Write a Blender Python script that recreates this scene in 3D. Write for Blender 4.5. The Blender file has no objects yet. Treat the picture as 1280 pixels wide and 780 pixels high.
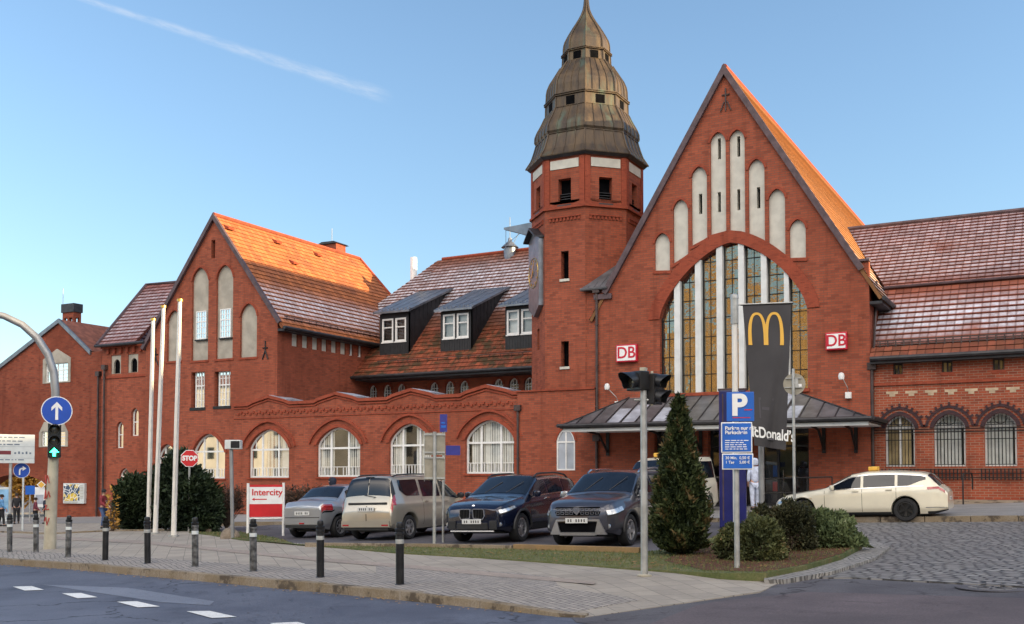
SKY_AIR, SKY_DUST, SKY_OZ, SKY_STR, SKY_SAT, SKY_TRAIL, SKY_FILL_CLOUD = 1.0, .0, 2.2, .110, .98, 3.4, 14.0
SUN_STR, EXPO = 5.0, 1.5
import bpy, bmesh, math, random
import numpy as np
from mathutils import Vector, Matrix, geometry
rnd = random.Random(7)
S = bpy.context.scene
COL = S.collection
rad = math.radians
# ------------------------------------------------------------------ camera
TH, PI_, FPX = rad(28.6), rad(2.0), 1309.0
CX, HOR, ZC = 640.0, 597.0, 1.65
CY = HOR - FPX*math.tan(PI_)
sT, cT = math.sin(TH), math.cos(TH)
R_ = Vector((cT, sT, 0)); F0 = Vector((-sT, cT, 0)); U0 = Vector((0, 0, 1))
F_ = F0*math.cos(PI_)+U0*math.sin(PI_); U_ = U0*math.cos(PI_)-F0*math.sin(PI_)
CAM = Vector((0, 0, ZC))
def ray(x, y): return R_*((x-CX)/FPX)+U_*((CY-y)/FPX)+F_
def aty(x, y, Y): d = ray(x, y); return CAM+d*(Y/d.y)
def atx(x, y, X): d = ray(x, y); return CAM+d*(X/d.x)
def atd(x, y, D): d = ray(x, y); return CAM+d*(D/d.dot(F0))
def G(x, y):
    x = min(max(x, -72), 12); y = min(max(y, -9), 45)
    return -0.095+0.01671*x+0.02651*y+0.000323*x*y
def gat(px, py, off=0.0):
    d = ray(px, py); t = 5.0; prev = None
    a, b = 2.0, 200.0
    for _ in range(60):
        m = (a+b)/2; p = CAM+d*m
        if p.z > G(p.x, p.y)+off: a = m
        else: b = m
    p = CAM+d*a
    return Vector((p.x, p.y, G(p.x, p.y)+off))
cam = bpy.data.cameras.new('camera'); co = bpy.data.objects.new('camera', cam); COL.objects.link(co)
co.location = CAM; co.rotation_euler = (math.pi/2+PI_, 0, TH)
cam.sensor_width = 36; cam.lens = FPX/1280*36; cam.shift_y = (CY-390)/1280; cam.clip_end = 3000; cam.clip_start = .1
S.camera = co
# ------------------------------------------------------------------ materials
def new_mat(name):
    m = bpy.data.materials.new(name); m.use_nodes = True
    nt = m.node_tree; nt.nodes.clear()
    out = nt.nodes.new('ShaderNodeOutputMaterial'); b = nt.nodes.new('ShaderNodeBsdfPrincipled')
    nt.links.new(b.outputs[0], out.inputs[0])
    return m, nt, b
def N(nt, t, **k):
    n = nt.nodes.new(t)
    for a, v in k.items(): setattr(n, a, v)
    return n
def setin(n, **k):
    for a, v in k.items(): n.inputs[a.replace('_', ' ')].default_value = v
def c4(c): return (c[0], c[1], c[2], 1)
def mixc(nt, fac, a, b, mode='MIX'):
    n = nt.nodes.new('ShaderNodeMix'); n.data_type = 'RGBA'; n.blend_type = mode
    for i, v in ((0, fac), (6, a), (7, b)):
        if isinstance(v, (int, float)): n.inputs[i].default_value = v
        elif isinstance(v, tuple): n.inputs[i].default_value = c4(v)
        else: nt.links.new(v, n.inputs[i])
    return n.outputs[2]
def mth(nt, op, a, b=None, c=None, clamp=False):
    n = nt.nodes.new('ShaderNodeMath'); n.operation = op; n.use_clamp = clamp
    for i, v in enumerate((a, b, c)):
        if v is None: continue
        if isinstance(v, (int, float)): n.inputs[i].default_value = v
        else: nt.links.new(v, n.inputs[i])
    return n.outputs[0]
def noise(nt, vec, scale, detail=4, rough=.55):
    n = nt.nodes.new('ShaderNodeTexNoise'); n.inputs['Scale'].default_value = scale
    n.inputs['Detail'].default_value = detail; n.inputs['Roughness'].default_value = rough
    if vec is not None: nt.links.new(vec, n.inputs['Vector'])
    return n.outputs['Fac']
def ramp(nt, v, a, b):
    n = nt.nodes.new('ShaderNodeMapRange'); n.interpolation_type = 'SMOOTHSTEP'
    n.inputs['From Min'].default_value = a; n.inputs['From Max'].default_value = b
    nt.links.new(v, n.inputs['Value']); return n.outputs['Result']
def bump(nt, b, h, strength=.3, dist=.02):
    n = nt.nodes.new('ShaderNodeBump'); n.inputs['Strength'].default_value = strength
    n.inputs['Distance'].default_value = dist
    nt.links.new(h, n.inputs['Height']); nt.links.new(n.outputs[0], b.inputs['Normal'])
def pos(nt, obj=False):
    if obj:
        return nt.nodes.new('ShaderNodeTexCoord').outputs['Object']
    return nt.nodes.new('ShaderNodeNewGeometry').outputs['Position']
def plain(name, c, rough=.6, metal=0, var=.12, scale=6, spec=.5, coat=0, bmp=0, obj=False, emit=None):
    m, nt, b = new_mat(name)
    p = pos(nt, obj)
    n = noise(nt, p, scale)
    d = tuple(x*(1-var) for x in c); l = tuple(min(1, x*(1+var)) for x in c)
    nt.links.new(mixc(nt, ramp(nt, n, .3, .7), d, l), b.inputs['Base Color'])
    nr = noise(nt, p, scale*2.3)
    nt.links.new(mth(nt, 'MULTIPLY_ADD', nr, .25*rough, rough*.87), b.inputs['Roughness'])
    setin(b, Metallic=metal); b.inputs['Specular IOR Level'].default_value = spec
    b.inputs['Coat Weight'].default_value = coat; b.inputs['Coat Roughness'].default_value = .04
    if bmp: bump(nt, b, noise(nt, p, scale*5), bmp, .01)
    if emit:
        b.inputs['Emission Color'].default_value = c4(emit[0]); b.inputs['Emission Strength'].default_value = emit[1]
    return m
def wallcoords(nt):
    g = nt.nodes.new('ShaderNodeNewGeometry')
    cr = N(nt, 'ShaderNodeVectorMath', operation='CROSS_PRODUCT'); cr.inputs[1].default_value = (0, 0, 1)
    nt.links.new(g.outputs['True Normal'], cr.inputs[0])
    nm = N(nt, 'ShaderNodeVectorMath', operation='NORMALIZE'); nt.links.new(cr.outputs[0], nm.inputs[0])
    dt = N(nt, 'ShaderNodeVectorMath', operation='DOT_PRODUCT')
    nt.links.new(nm.outputs[0], dt.inputs[0]); nt.links.new(g.outputs['Position'], dt.inputs[1])
    sx = N(nt, 'ShaderNodeSeparateXYZ'); nt.links.new(g.outputs['Position'], sx.inputs[0])
    cb = N(nt, 'ShaderNodeCombineXYZ'); nt.links.new(dt.outputs['Value'], cb.inputs[0]); nt.links.new(sx.outputs[2], cb.inputs[1])
    return cb.outputs[0], g.outputs['Position'], sx.outputs[2]
def brick_mat(name, c1, c2, mortar, dark=.5, scale=1.0, stain=.5):
    m, nt, b = new_mat(name)
    v, P, z = wallcoords(nt)
    t = nt.nodes.new('ShaderNodeTexBrick'); nt.links.new(v, t.inputs['Vector'])
    t.inputs['Color1'].default_value = c4(c1); t.inputs['Color2'].default_value = c4(c2); t.inputs['Mortar'].default_value = c4(mortar)
    t.inputs['Scale'].default_value = 1/scale
    t.inputs['Brick Width'].default_value = .26; t.inputs['Row Height'].default_value = .085
    t.inputs['Mortar Size'].default_value = .009; t.inputs['Mortar Smooth'].default_value = .2; t.inputs['Bias'].default_value = -.15
    w = nt.nodes.new('ShaderNodeTexBrick'); nt.links.new(v, w.inputs['Vector'])   # odd dark bricks
    w.inputs['Scale'].default_value = 1/scale; w.inputs['Brick Width'].default_value = .26; w.inputs['Row Height'].default_value = .085
    w.inputs['Color1'].default_value = (0, 0, 0, 1); w.inputs['Color2'].default_value = (1, 1, 1, 1); w.inputs['Mortar Size'].default_value = 0
    odd = ramp(nt, w.outputs['Color'], .80, .95)
    col = mixc(nt, mth(nt, 'MULTIPLY', odd, .22), t.outputs['Color'], tuple(x*.4 for x in c2))
    n1 = noise(nt, P, .35, 5, .6)
    col = mixc(nt, mth(nt, 'MULTIPLY', ramp(nt, n1, .42, .72), stain), col, tuple(x*dark for x in c1))
    n2 = noise(nt, P, 2.2, 5, .6)
    col = mixc(nt, mth(nt, 'MULTIPLY', ramp(nt, n2, .5, .78), .35), col, tuple(min(1, x*1.25+.01) for x in c1))
    # streaks running down
    mp = nt.nodes.new('ShaderNodeMapping'); mp.inputs['Scale'].default_value = (2.5, .22, 1); nt.links.new(v, mp.inputs[0])
    n3 = noise(nt, mp.outputs[0], 1.0, 4, .6)
    col = mixc(nt, mth(nt, 'MULTIPLY', ramp(nt, n3, .50, .75), .5), col, tuple(x*.35 for x in c1))
    nt.links.new(col, b.inputs['Base Color'])
    setin(b, Roughness=.85); b.inputs['Specular IOR Level'].default_value = .25
    bump(nt, b, t.outputs['Fac'], -.5, .012)
    return m
def tile_mat(name, base, dark, frost, zlo, zhi, moss=0.0, lim=.5):
    """tiles laid in courses (uv: metres along, course number); frost lies between heights"""
    m, nt, b = new_mat(name)
    uv = nt.nodes.new('ShaderNodeUVMap'); sp = N(nt, 'ShaderNodeSeparateXYZ'); nt.links.new(uv.outputs[0], sp.inputs[0])
    P = pos(nt); zz = N(nt, 'ShaderNodeSeparateXYZ'); nt.links.new(P, zz.inputs[0])
    v = mth(nt, 'FRACT', sp.outputs[1])
    row = mth(nt, 'FLOOR', sp.outputs[1])
    us = mth(nt, 'MULTIPLY', sp.outputs[0], 1/.27)
    u = mth(nt, 'FRACT', us)
    ui = mth(nt, 'FLOOR', us)
    cb = nt.nodes.new('ShaderNodeCombineXYZ'); nt.links.new(ui, cb.inputs[0]); nt.links.new(row, cb.inputs[1])
    wn = nt.nodes.new('ShaderNodeTexWhiteNoise'); nt.links.new(cb.outputs[0], wn.inputs['Vector'])
    tone = wn.outputs['Value']
    col = mixc(nt, tone, tuple(x*.72 for x in base), tuple(x*1.25 for x in base))
    nl = noise(nt, P, .8, 5, .65)
    col = mixc(nt, mth(nt, 'MULTIPLY', ramp(nt, nl, .42, .7), .6), col, dark)
    if moss:
        nm = noise(nt, P, 1.7, 6, .7)
        low = ramp(nt, zz.outputs[2], zlo+1.2, zlo-.8)
        col = mixc(nt, mth(nt, 'MULTIPLY', mth(nt, 'MULTIPLY', ramp(nt, nm, .42, .6), low), moss), col, (.035, .04, .018))
    edge = mth(nt, 'MULTIPLY', ramp(nt, u, .0, .10), ramp(nt, u, 1.0, .90))
    col = mixc(nt, mth(nt, 'MULTIPLY', mth(nt, 'SUBTRACT', 1.0, edge), .6), col, tuple(x*.3 for x in dark))
    if frost:
        nf = noise(nt, P, .45, 4, .6)
        fz = mth(nt, 'MULTIPLY', ramp(nt, zz.outputs[2], zlo-.3, zlo+.6), ramp(nt, zz.outputs[2], zhi+.6, zhi-.6))
        band = mth(nt, 'MULTIPLY', ramp(nt, v, .12, .3), ramp(nt, v, .98, .78))
        ed2 = mth(nt, 'MULTIPLY', ramp(nt, u, .05, .22), ramp(nt, u, .95, .78))
        nf2 = noise(nt, P, 5, 4, .7)
        k = mth(nt, 'MULTIPLY', mth(nt, 'MULTIPLY', fz, band), mth(nt, 'MULTIPLY_ADD', ed2, .45, .55))
        k = mth(nt, 'MULTIPLY', k, ramp(nt, nf, lim-.15, lim+.1))
        k = mth(nt, 'MULTIPLY', k, mth(nt, 'MULTIPLY_ADD', ramp(nt, nf2, .3, .7), .5, .5))
        k = mth(nt, 'MULTIPLY', k, mth(nt, 'MULTIPLY_ADD', tone, .4, .6))
        k = mth(nt, 'MULTIPLY', k, frost, clamp=True)
        col = mixc(nt, k, col, (.66, .70, .78))
    nt.links.new(col, b.inputs['Base Color'])
    setin(b, Roughness=.8); b.inputs['Specular IOR Level'].default_value = .3
    h = mth(nt, 'MULTIPLY', edge, mth(nt, 'SUBTRACT', 1.2, mth(nt, 'MULTIPLY', v, .3)))
    h = mth(nt, 'ADD', h, mth(nt, 'MULTIPLY', tone, .3))
    bump(nt, b, h, .6, .02)
    return m
def glass_mat(name, tint=(.9, .93, .95), refl=.03, rough=.02, wav=0):
    m = bpy.data.materials.new(name); m.use_nodes = True; nt = m.node_tree; nt.nodes.clear()
    out = nt.nodes.new('ShaderNodeOutputMaterial'); mx = nt.nodes.new('ShaderNodeMixShader')
    tr = nt.nodes.new('ShaderNodeBsdfTransparent'); tr.inputs[0].default_value = c4(tint)
    gl = nt.nodes.new('ShaderNodeBsdfGlossy'); gl.inputs['Roughness'].default_value = rough
    fr = nt.nodes.new('ShaderNodeFresnel'); fr.inputs[0].default_value = 1.5
    f = mth(nt, 'ADD', fr.outputs[0], refl, clamp=True)
    nt.links.new(f, mx.inputs[0]); nt.links.new(tr.outputs[0], mx.inputs[1]); nt.links.new(gl.outputs[0], mx.inputs[2])
    if wav:
        bp = nt.nodes.new('ShaderNodeBump'); bp.inputs['Strength'].default_value = wav; bp.inputs['Distance'].default_value = .05
        nt.links.new(noise(nt, pos(nt), 1.5, 2), bp.inputs['Height']); nt.links.new(bp.outputs[0], gl.inputs['Normal'])
    nt.links.new(mx.outputs[0], out.inputs[0]); return m
def leaded_mat():
    """old leaded panes: each quarry tilted a little, dark lead between"""
    m, nt, b = new_mat('leaded_glass')
    v, P, z = wallcoords(nt)
    t = nt.nodes.new('ShaderNodeTexBrick'); nt.links.new(v, t.inputs['Vector']); t.offset = 0
    t.inputs['Scale'].default_value = 1; t.inputs['Brick Width'].default_value = .33; t.inputs['Row Height'].default_value = .55
    t.inputs['Mortar Size'].default_value = .006
    t.inputs['Color1'].default_value = (0, 0, 0, 1); t.inputs['Color2'].default_value = (1, 1, 1, 1)
    base = mixc(nt, t.outputs['Fac'], (.03, .033, .035), (.02, .02, .02))
    nt.links.new(base, b.inputs['Base Color'])
    b.inputs['Metallic'].default_value = .0; b.inputs['IOR'].default_value = 2.6
    b.inputs['Specular IOR Level'].default_value = 1.0; b.inputs['Specular Tint'].default_value = (1, .84, .58, 1)
    nt.links.new(mth(nt, 'MULTIPLY_ADD', t.outputs['Fac'], .5, .05), b.inputs['Roughness'])
    n = noise(nt, P, 2.6, 3, .6)
    cb = nt.nodes.new('ShaderNodeTexWhiteNoise')
    sn = N(nt, 'ShaderNodeVectorMath', operation='SNAP'); sn.inputs[1].default_value = (.33, .55, 1); nt.links.new(v, sn.inputs[0])
    nt.links.new(sn.outputs[0], cb.inputs['Vector'])
    sub = N(nt, 'ShaderNodeVectorMath', operation='SUBTRACT'); nt.links.new(v, sub.inputs[0]); nt.links.new(sn.outputs[0], sub.inputs[1])
    sx = N(nt, 'ShaderNodeSeparateXYZ'); nt.links.new(sub.outputs[0], sx.inputs[0])
    cs = N(nt, 'ShaderNodeSeparateXYZ'); nt.links.new(cb.outputs['Color'], cs.inputs[0])
    tilt = mth(nt, 'ADD', mth(nt, 'MULTIPLY', sx.outputs[0], mth(nt, 'SUBTRACT', cs.outputs[0], .5)), mth(nt, 'MULTIPLY', sx.outputs[1], mth(nt, 'SUBTRACT', cs.outputs[1], .5)))
    h = mth(nt, 'ADD', mth(nt, 'MULTIPLY', tilt, .9), mth(nt, 'MULTIPLY', n, .25))
    bump(nt, b, h, 1.0, .06)
    return m
def copper_mat():
    m, nt, b = new_mat('weathered_copper')
    P = pos(nt); z = N(nt, 'ShaderNodeSeparateXYZ'); nt.links.new(P, z.inputs[0])
    mp = nt.nodes.new('ShaderNodeMapping'); mp.inputs['Scale'].default_value = (2.2, 2.2, .5); nt.links.new(P, mp.inputs[0])
    n = noise(nt, mp.outputs[0], 1.3, 6, .65)
    col = mixc(nt, ramp(nt, n, .35, .65), (.058, .042, .031), (.115, .077, .044))
    n2 = noise(nt, mp.outputs[0], .8, 5, .6)
    col = mixc(nt, mth(nt, 'MULTIPLY', ramp(nt, n2, .55, .75), .55), col, (.10, .17, .13))
    nt.links.new(col, b.inputs['Base Color']); setin(b, Metallic=.5, Roughness=.5)
    nt.links.new(mth(nt, 'MULTIPLY_ADD', n, .3, .35), b.inputs['Roughness'])
    bump(nt, b, noise(nt, P, 5, 3), .3, .02); return m
def foliage_mat(name, c1, c2, c3=None):
    m, nt, b = new_mat(name)
    P = pos(nt)
    g = nt.nodes.new('ShaderNodeObjectInfo')
    at = nt.nodes.new('ShaderNodeAttribute'); at.attribute_name = 'tone'
    n = noise(nt, P, 3.0, 3)
    f = mth(nt, 'ADD', mth(nt, 'MULTIPLY', at.outputs['Fac'], .6), mth(nt, 'MULTIPLY', n, .4))
    col = mixc(nt, ramp(nt, f, .25, .75), c1, c2)
    if c3: col = mixc(nt, ramp(nt, at.outputs['Fac'], .9, .95), col, c3)
    nt.links.new(col, b.inputs['Base Color']); setin(b, Roughness=.6)
    b.inputs['Specular IOR Level'].default_value = .3
    b.inputs['Transmission Weight'].default_value = 0
    return m
def ground_mat(name, c1, c2, rough=.9, sc=1.2, fine=40, spots=None, bmp=.3, spec=.3, crack=0):
    m, nt, b = new_mat(name)
    P = pos(nt)
    n = noise(nt, P, sc, 6, .65); n2 = noise(nt, P, fine, 3, .7)
    col = mixc(nt, ramp(nt, n, .3, .7), c1, c2)
    col = mixc(nt, mth(nt, 'MULTIPLY', ramp(nt, n2, .35, .65), .5), col, tuple(x*.6 for x in c1))
    nL = noise(nt, P, .18, 4, .6)
    col = mixc(nt, mth(nt, 'MULTIPLY', ramp(nt, nL, .45, .7), .35), col, tuple(min(1, x*1.4) for x in c2))
    if spots:
        n3 = noise(nt, P, spots[1], 5, .7)
        col = mixc(nt, ramp(nt, n3, spots[2], spots[2]+.08), col, spots[0])
    if crack:
        vo = nt.nodes.new('ShaderNodeTexVoronoi'); vo.feature = 'DISTANCE_TO_EDGE'; vo.inputs['Scale'].default_value = .33
        wv = N(nt, 'ShaderNodeVectorMath', operation='MULTIPLY_ADD'); nzz = nt.nodes.new('ShaderNodeTexNoise'); nzz.inputs['Scale'].default_value = 2.5; nzz.inputs['Detail'].default_value = 5
        nt.links.new(P, nzz.inputs['Vector']); nt.links.new(nzz.outputs['Color'], wv.inputs[0]); wv.inputs[1].default_value = (.9, .9, 0); nt.links.new(P, wv.inputs[2]); nt.links.new(wv.outputs[0], vo.inputs['Vector'])
        ck = mth(nt, 'MULTIPLY', ramp(nt, vo.outputs['Distance'], .010, .002), ramp(nt, nL, .47, .55))
        col = mixc(nt, mth(nt, 'MULTIPLY', ck, crack), col, tuple(x*.25 for x in c1))
        st = noise(nt, P, .9, 6, .7)
        col = mixc(nt, mth(nt, 'MULTIPLY', ramp(nt, st, .56, .66), .45), col, tuple(x*.5 for x in c1))
    nt.links.new(col, b.inputs['Base Color']); setin(b, Roughness=rough); b.inputs['Specular IOR Level'].default_value = spec
    bump(nt, b, n2, bmp, .008)
    return m
def paver_mat(name, c1, c2, mortar, w, h, msize, rot=0, bmp=.6, wob=.02, offs=.5, rough=.85, spec=.3, dirt=.4, frost=0):
    m, nt, b = new_mat(name)
    P = pos(nt)
    nz = nt.nodes.new('ShaderNodeTexNoise'); nz.inputs['Scale'].default_value = 1.1; nt.links.new(P, nz.inputs['Vector'])
    wob_ = N(nt, 'ShaderNodeVectorMath', operation='SCALE'); wob_.inputs['Scale'].default_value = wob*10; nt.links.new(nz.outputs['Color'], wob_.inputs[0])
    ad = N(nt, 'ShaderNodeVectorMath', operation='ADD'); nt.links.new(P, ad.inputs[0]); nt.links.new(wob_.outputs[0], ad.inputs[1])
    mp = nt.nodes.new('ShaderNodeMapping'); mp.inputs['Rotation'].default_value = (0, 0, rot); nt.links.new(ad.outputs[0], mp.inputs[0])
    t = nt.nodes.new('ShaderNodeTexBrick'); nt.links.new(mp.outputs[0], t.inputs['Vector']); t.offset = offs
    t.inputs['Scale'].default_value = 1; t.inputs['Brick Width'].default_value = w; t.inputs['Row Height'].default_value = h
    t.inputs['Mortar Size'].default_value = msize; t.inputs['Mortar Smooth'].default_value = .6; t.inputs['Bias'].default_value = 0
    t.inputs['Color1'].default_value = c4(c1); t.inputs['Color2'].default_value = c4(c2); t.inputs['Mortar'].default_value = c4(mortar)
    n = noise(nt, P, .5, 6, .65)
    col = mixc(nt, mth(nt, 'MULTIPLY', ramp(nt, n, .4, .7), dirt), t.outputs['Color'], tuple(x*.45 for x in c1))
    n2 = noise(nt, P, 9, 4, .7)
    col = mixc(nt, mth(nt, 'MULTIPLY', ramp(nt, n2, .5, .75), .3), col, tuple(min(1, x*1.5) for x in c2))
    nt.links.new(col, b.inputs['Base Color']); setin(b, Roughness=rough); b.inputs['Specular IOR Level'].default_value = spec
    hh = mth(nt, 'ADD', mth(nt, 'MULTIPLY', t.outputs['Fac'], -1.0), mth(nt, 'MULTIPLY', n2, .35))
    bump(nt, b, hh, bmp, .03)
    return m
BR = (.40, .085, .035)
M = {}
M['brick'] = brick_mat('red_brick', (.37, .089, .044), (.255, .061, .034), (.16, .085, .06))
M['brick_dark'] = brick_mat('old_red_brick', (.30, .065, .03), (.20, .04, .02), (.15, .085, .06), .5, 1, .7)
M['brick_pale'] = brick_mat('red_brick_pale_joints', (.34, .074, .034), (.23, .050, .027), (.30, .21, .15), .5, 1, .5)
M['brick_trim'] = brick_mat('shaped_red_brick', (.35, .068, .032), (.27, .05, .026), (.18, .07, .045), .6, .55, .3)
M['brick_glazed'] = brick_mat('dark_glazed_brick', (.05, .03, .035), (.10, .04, .04), (.03, .02, .02), .6, .8, .3)
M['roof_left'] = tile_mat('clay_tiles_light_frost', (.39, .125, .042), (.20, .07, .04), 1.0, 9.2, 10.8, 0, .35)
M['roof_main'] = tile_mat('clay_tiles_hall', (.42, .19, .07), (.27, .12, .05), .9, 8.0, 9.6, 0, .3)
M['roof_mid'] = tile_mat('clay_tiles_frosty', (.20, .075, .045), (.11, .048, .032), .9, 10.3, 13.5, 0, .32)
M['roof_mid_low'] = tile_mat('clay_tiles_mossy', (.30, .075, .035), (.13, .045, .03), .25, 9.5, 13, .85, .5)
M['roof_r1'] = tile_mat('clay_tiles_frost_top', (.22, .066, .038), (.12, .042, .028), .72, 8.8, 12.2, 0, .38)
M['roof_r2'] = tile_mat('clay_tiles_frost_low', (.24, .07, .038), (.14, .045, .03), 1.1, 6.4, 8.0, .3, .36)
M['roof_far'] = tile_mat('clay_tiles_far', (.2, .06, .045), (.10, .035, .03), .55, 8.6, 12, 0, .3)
M['render'] = plain('pale_render', (.56, .53, .46), .85, var=.1, scale=2.5, bmp=.1)
M['render_grey'] = plain('grey_render', (.38, .34, .28), .9, var=.15, scale=2, bmp=.15)
M['stone'] = plain('beige_stone', (.48, .36, .24), .85, var=.2, scale=5, bmp=.2)
M['pier'] = plain('white_painted_pier', (.66, .66, .64), .6, var=.08, scale=3)
M['white'] = plain('white_window_paint', (.78, .77, .74), .45, var=.06, scale=8)
M['dkmetal'] = plain('dark_sheet_metal', (.035, .033, .036), .5, .3, .3, 4)
M['rake'] = plain('purple_grey_verge_metal', (.10, .065, .07), .6, .3, .25, 3)
M['zinc'] = plain('grey_zinc_sheet', (.20, .21, .23), .42, .7, .2, 2.2)
M['zincf'] = plain('frosty_zinc_sheet', (.40, .42, .47), .55, .3, .25, 2.2)
M['slate'] = plain('dark_seamed_roof', (.13, .132, .14), .42, .35, .35, 1.5)
M['boards'] = plain('black_boarding', (.018, .018, .02), .6, 0, .3, 3)
M['pipe'] = plain('brown_drainpipe', (.07, .045, .04), .5, .3, .3, 3)
M['copper'] = copper_mat()
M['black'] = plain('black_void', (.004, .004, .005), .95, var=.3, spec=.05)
M['iron'] = plain('black_iron', (.02, .018, .018), .5, .4, .3, 5)
M['glass'] = glass_mat('window_glass')
M['leaded'] = leaded_mat()
M['curtain'] = plain('cream_blind', (.74, .71, .64), .9, var=.1, scale=3)
M['curtain_y'] = plain('yellowish_curtain', (.55, .40, .20), .9, var=.35, scale=1.6)
M['room'] = plain('dim_room', (.05, .04, .03), .9, var=.5, scale=1.2)
M['steel'] = plain('galvanised_steel', (.42, .42, .40), .5, .6, .18, 6)
M['signback'] = plain('bare_sign_back', (.33, .30, .24), .5, .5, .15, 5)
M['signgrey'] = plain('grey_sign_sheet', (.60, .63, .62), .5, .1, .06, 4)
M['signwhite'] = plain('white_sign_sheet', (.82, .82, .80), .45, 0, .04, 5)
M['blue'] = plain('traffic_sign_blue', (.012, .07, .42), .35, 0, .08, 3)
M['blue_p'] = plain('parking_board_blue', (.015, .12, .50), .35, 0, .08, 3)
M['blue_dk'] = plain('dark_blue_panel', (.014, .016, .12), .3, 0, .15, 3, coat=.3)
M['red'] = plain('sign_red', (.58, .015, .02), .4, 0, .08, 3)
M['dbred'] = plain('crimson_sign_paint', (.55, .012, .035), .35, 0, .05, 3)
M['sigblack'] = plain('matt_black_plastic', (.012, .012, .014), .35, 0, .3, 5)
M['lens_off'] = plain('dark_signal_lens', (.05, .045, .03), .15, 0, .2, 20, coat=1)
M['green_lit'] = plain('lit_green_lens', (.02, .5, .3), .3, emit=((.03, 1.0, .45), 5.0))
M['cream_pole'] = plain('pale_mast_paint', (.42, .38, .29), .6, .1, .15, 3, bmp=.1)
M['mast_grey'] = plain('grey_mast_steel', (.30, .30, .30), .45, .5, .12, 3)
M['flagpole'] = plain('white_flagpole', (.72, .68, .62), .35, .1, .06, 3)
M['gold'] = plain('gold_trim', (.65, .42, .10), .35, .8, .1, 5)
M['yellow'] = plain('yellow_lettering', (.75, .42, .06), .6, 0, .04, 3)
M['banner'] = plain('charcoal_banner_cloth', (.045, .042, .045), .75, 0, .12, 1.2)
M['banner2'] = plain('banner_print_grey', (.075, .07, .08), .75, 0, .1, 2)
M['tyre'] = plain('tyre_rubber', (.014, .014, .015), .75, 0, .2, 9, obj=True)
M['rim'] = plain('alloy_rim', (.50, .50, .52), .3, .85, .08, 9, obj=True)
M['rim_dk'] = plain('black_rim', (.03, .03, .03), .35, .5, .2, 9, obj=True)
M['carglass'] = plain('tinted_car_glass', (.008, .011, .018), .03, 0, .2, 2, spec=.55, coat=0, obj=True)
M['plastic'] = plain('black_trim_plastic', (.02, .02, .021), .5, 0, .2, 6, obj=True)
M['chrome'] = plain('chrome', (.65, .65, .66), .15, 1, .05, 6, obj=True)
M['plate'] = plain('number_plate', (.62, .62, .60), .4, 0, .05, 6, obj=True)
M['lamp_clear'] = plain('clear_headlamp', (.42, .44, .46), .1, .5, .25, 14, coat=1, obj=True)
M['lamp_red'] = plain('red_tail_lamp', (.32, .012, .015), .15, 0, .2, 14, coat=1, obj=True)
M['lamp_amber'] = plain('amber_lamp', (.65, .22, .04), .2, 0, .2, 14, coat=1, obj=True)
def paint(name, c, metal=.35, rough=.3): return plain(name, c, rough, metal, .06, 1.5, coat=.9, obj=True)
M['p_silver'] = paint('silver_paint', (.42, .43, .45), .7)
M['p_champagne'] = paint('champagne_paint', (.44, .40, .33), .6)
M['p_navy'] = paint('navy_paint', (.006, .009, .028), .4, .2)
M['p_slate'] = paint('slate_grey_paint', (.055, .057, .075), .5)
M['p_cream'] = paint('cream_taxi_paint', (.74, .68, .53), .0)
M['seatdark'] = plain('dark_cabin', (.01, .01, .012), .8)
M['road'] = ground_mat('bluish_asphalt', (.075, .085, .12), (.13, .145, .19), .8, .5, 45, ((.03, .033, .045), 3.5, .68), .5, crack=.8)
M['asphalt'] = ground_mat('dark_asphalt', (.075, .07, .08), (.13, .125, .135), .85, .6, 40, None, .4, crack=.8)
M['asphalt_red'] = ground_mat('reddish_worn_asphalt', (.095, .080, .086), (.15, .122, .130), .85, .6, 40, None, .4, crack=.8)
M['patch'] = ground_mat('repaired_asphalt_patch', (.15, .17, .22), (.19, .21, .26), .8, 1.5, 40, None, .3)
M['paving'] = paver_mat('grey_pavement_setts', (.38, .34, .30), (.27, .245, .23), (.12, .11, .10), .11, .10, .012, .6, .35, .02, .5, .9, .25, .35)
M['slabs'] = paver_mat('pavement_slabs', (.37, .325, .27), (.30, .265, .225), (.15, .135, .12), .35, .35, .008, .785, .25, .004, 0, .85, .3, .35)
M['cycle'] = paver_mat('reddish_cycle_slabs', (.36, .295, .25), (.30, .25, .215), (.17, .14, .12), .2, .1, .006, .1, .2, .004, .5, .85, .3, .4)
M['cobble'] = paver_mat('large_worn_cobbles', (.30, .285, .265), (.17, .16, .155), (.03, .028, .026), .25, .17, .032, .35, 1.0, .06, .5, .6, .5, .3)
M['cobble_s'] = paver_mat('small_pale_cobbles', (.36, .34, .31), (.25, .24, .23), (.10, .095, .09), .12, .10, .014, .9, .7, .05, .5, .8, .3, .25)
M['platform'] = ground_mat('station_pavement', (.22, .215, .21), (.30, .29, .28), .85, 1.5, 30, None, .3)
M['kerb'] = ground_mat('granite_kerb', (.22, .165, .10), (.30, .25, .19), .85, 1.6, 35, ((.09, .07, .05), 1.3, .52), .5)
M['grass'] = ground_mat('thin_winter_turf', (.07, .10, .03), (.16, .15, .07), .95, 2.5, 30, ((.16, .10, .05), 1.1, .58), .8)
M['soil'] = ground_mat('rust_brown_mulch', (.13, .045, .022), (.085, .05, .032), .95, 3, 25, None, 1.0)
M['markwhite'] = ground_mat('worn_road_paint', (.68, .68, .66), (.78, .78, .76), .7, 4, 30, ((.35, .36, .38), 8, .66), .2)
M['timber'] = ground_mat('ochre_kerb_beam', (.36, .22, .09), (.22, .15, .08), .9, 1.5, 20, None, .5)
M['rock'] = ground_mat('granite_boulder', (.20, .16, .12), (.33, .27, .21), .9, 3, 20, None, .6)
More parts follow.
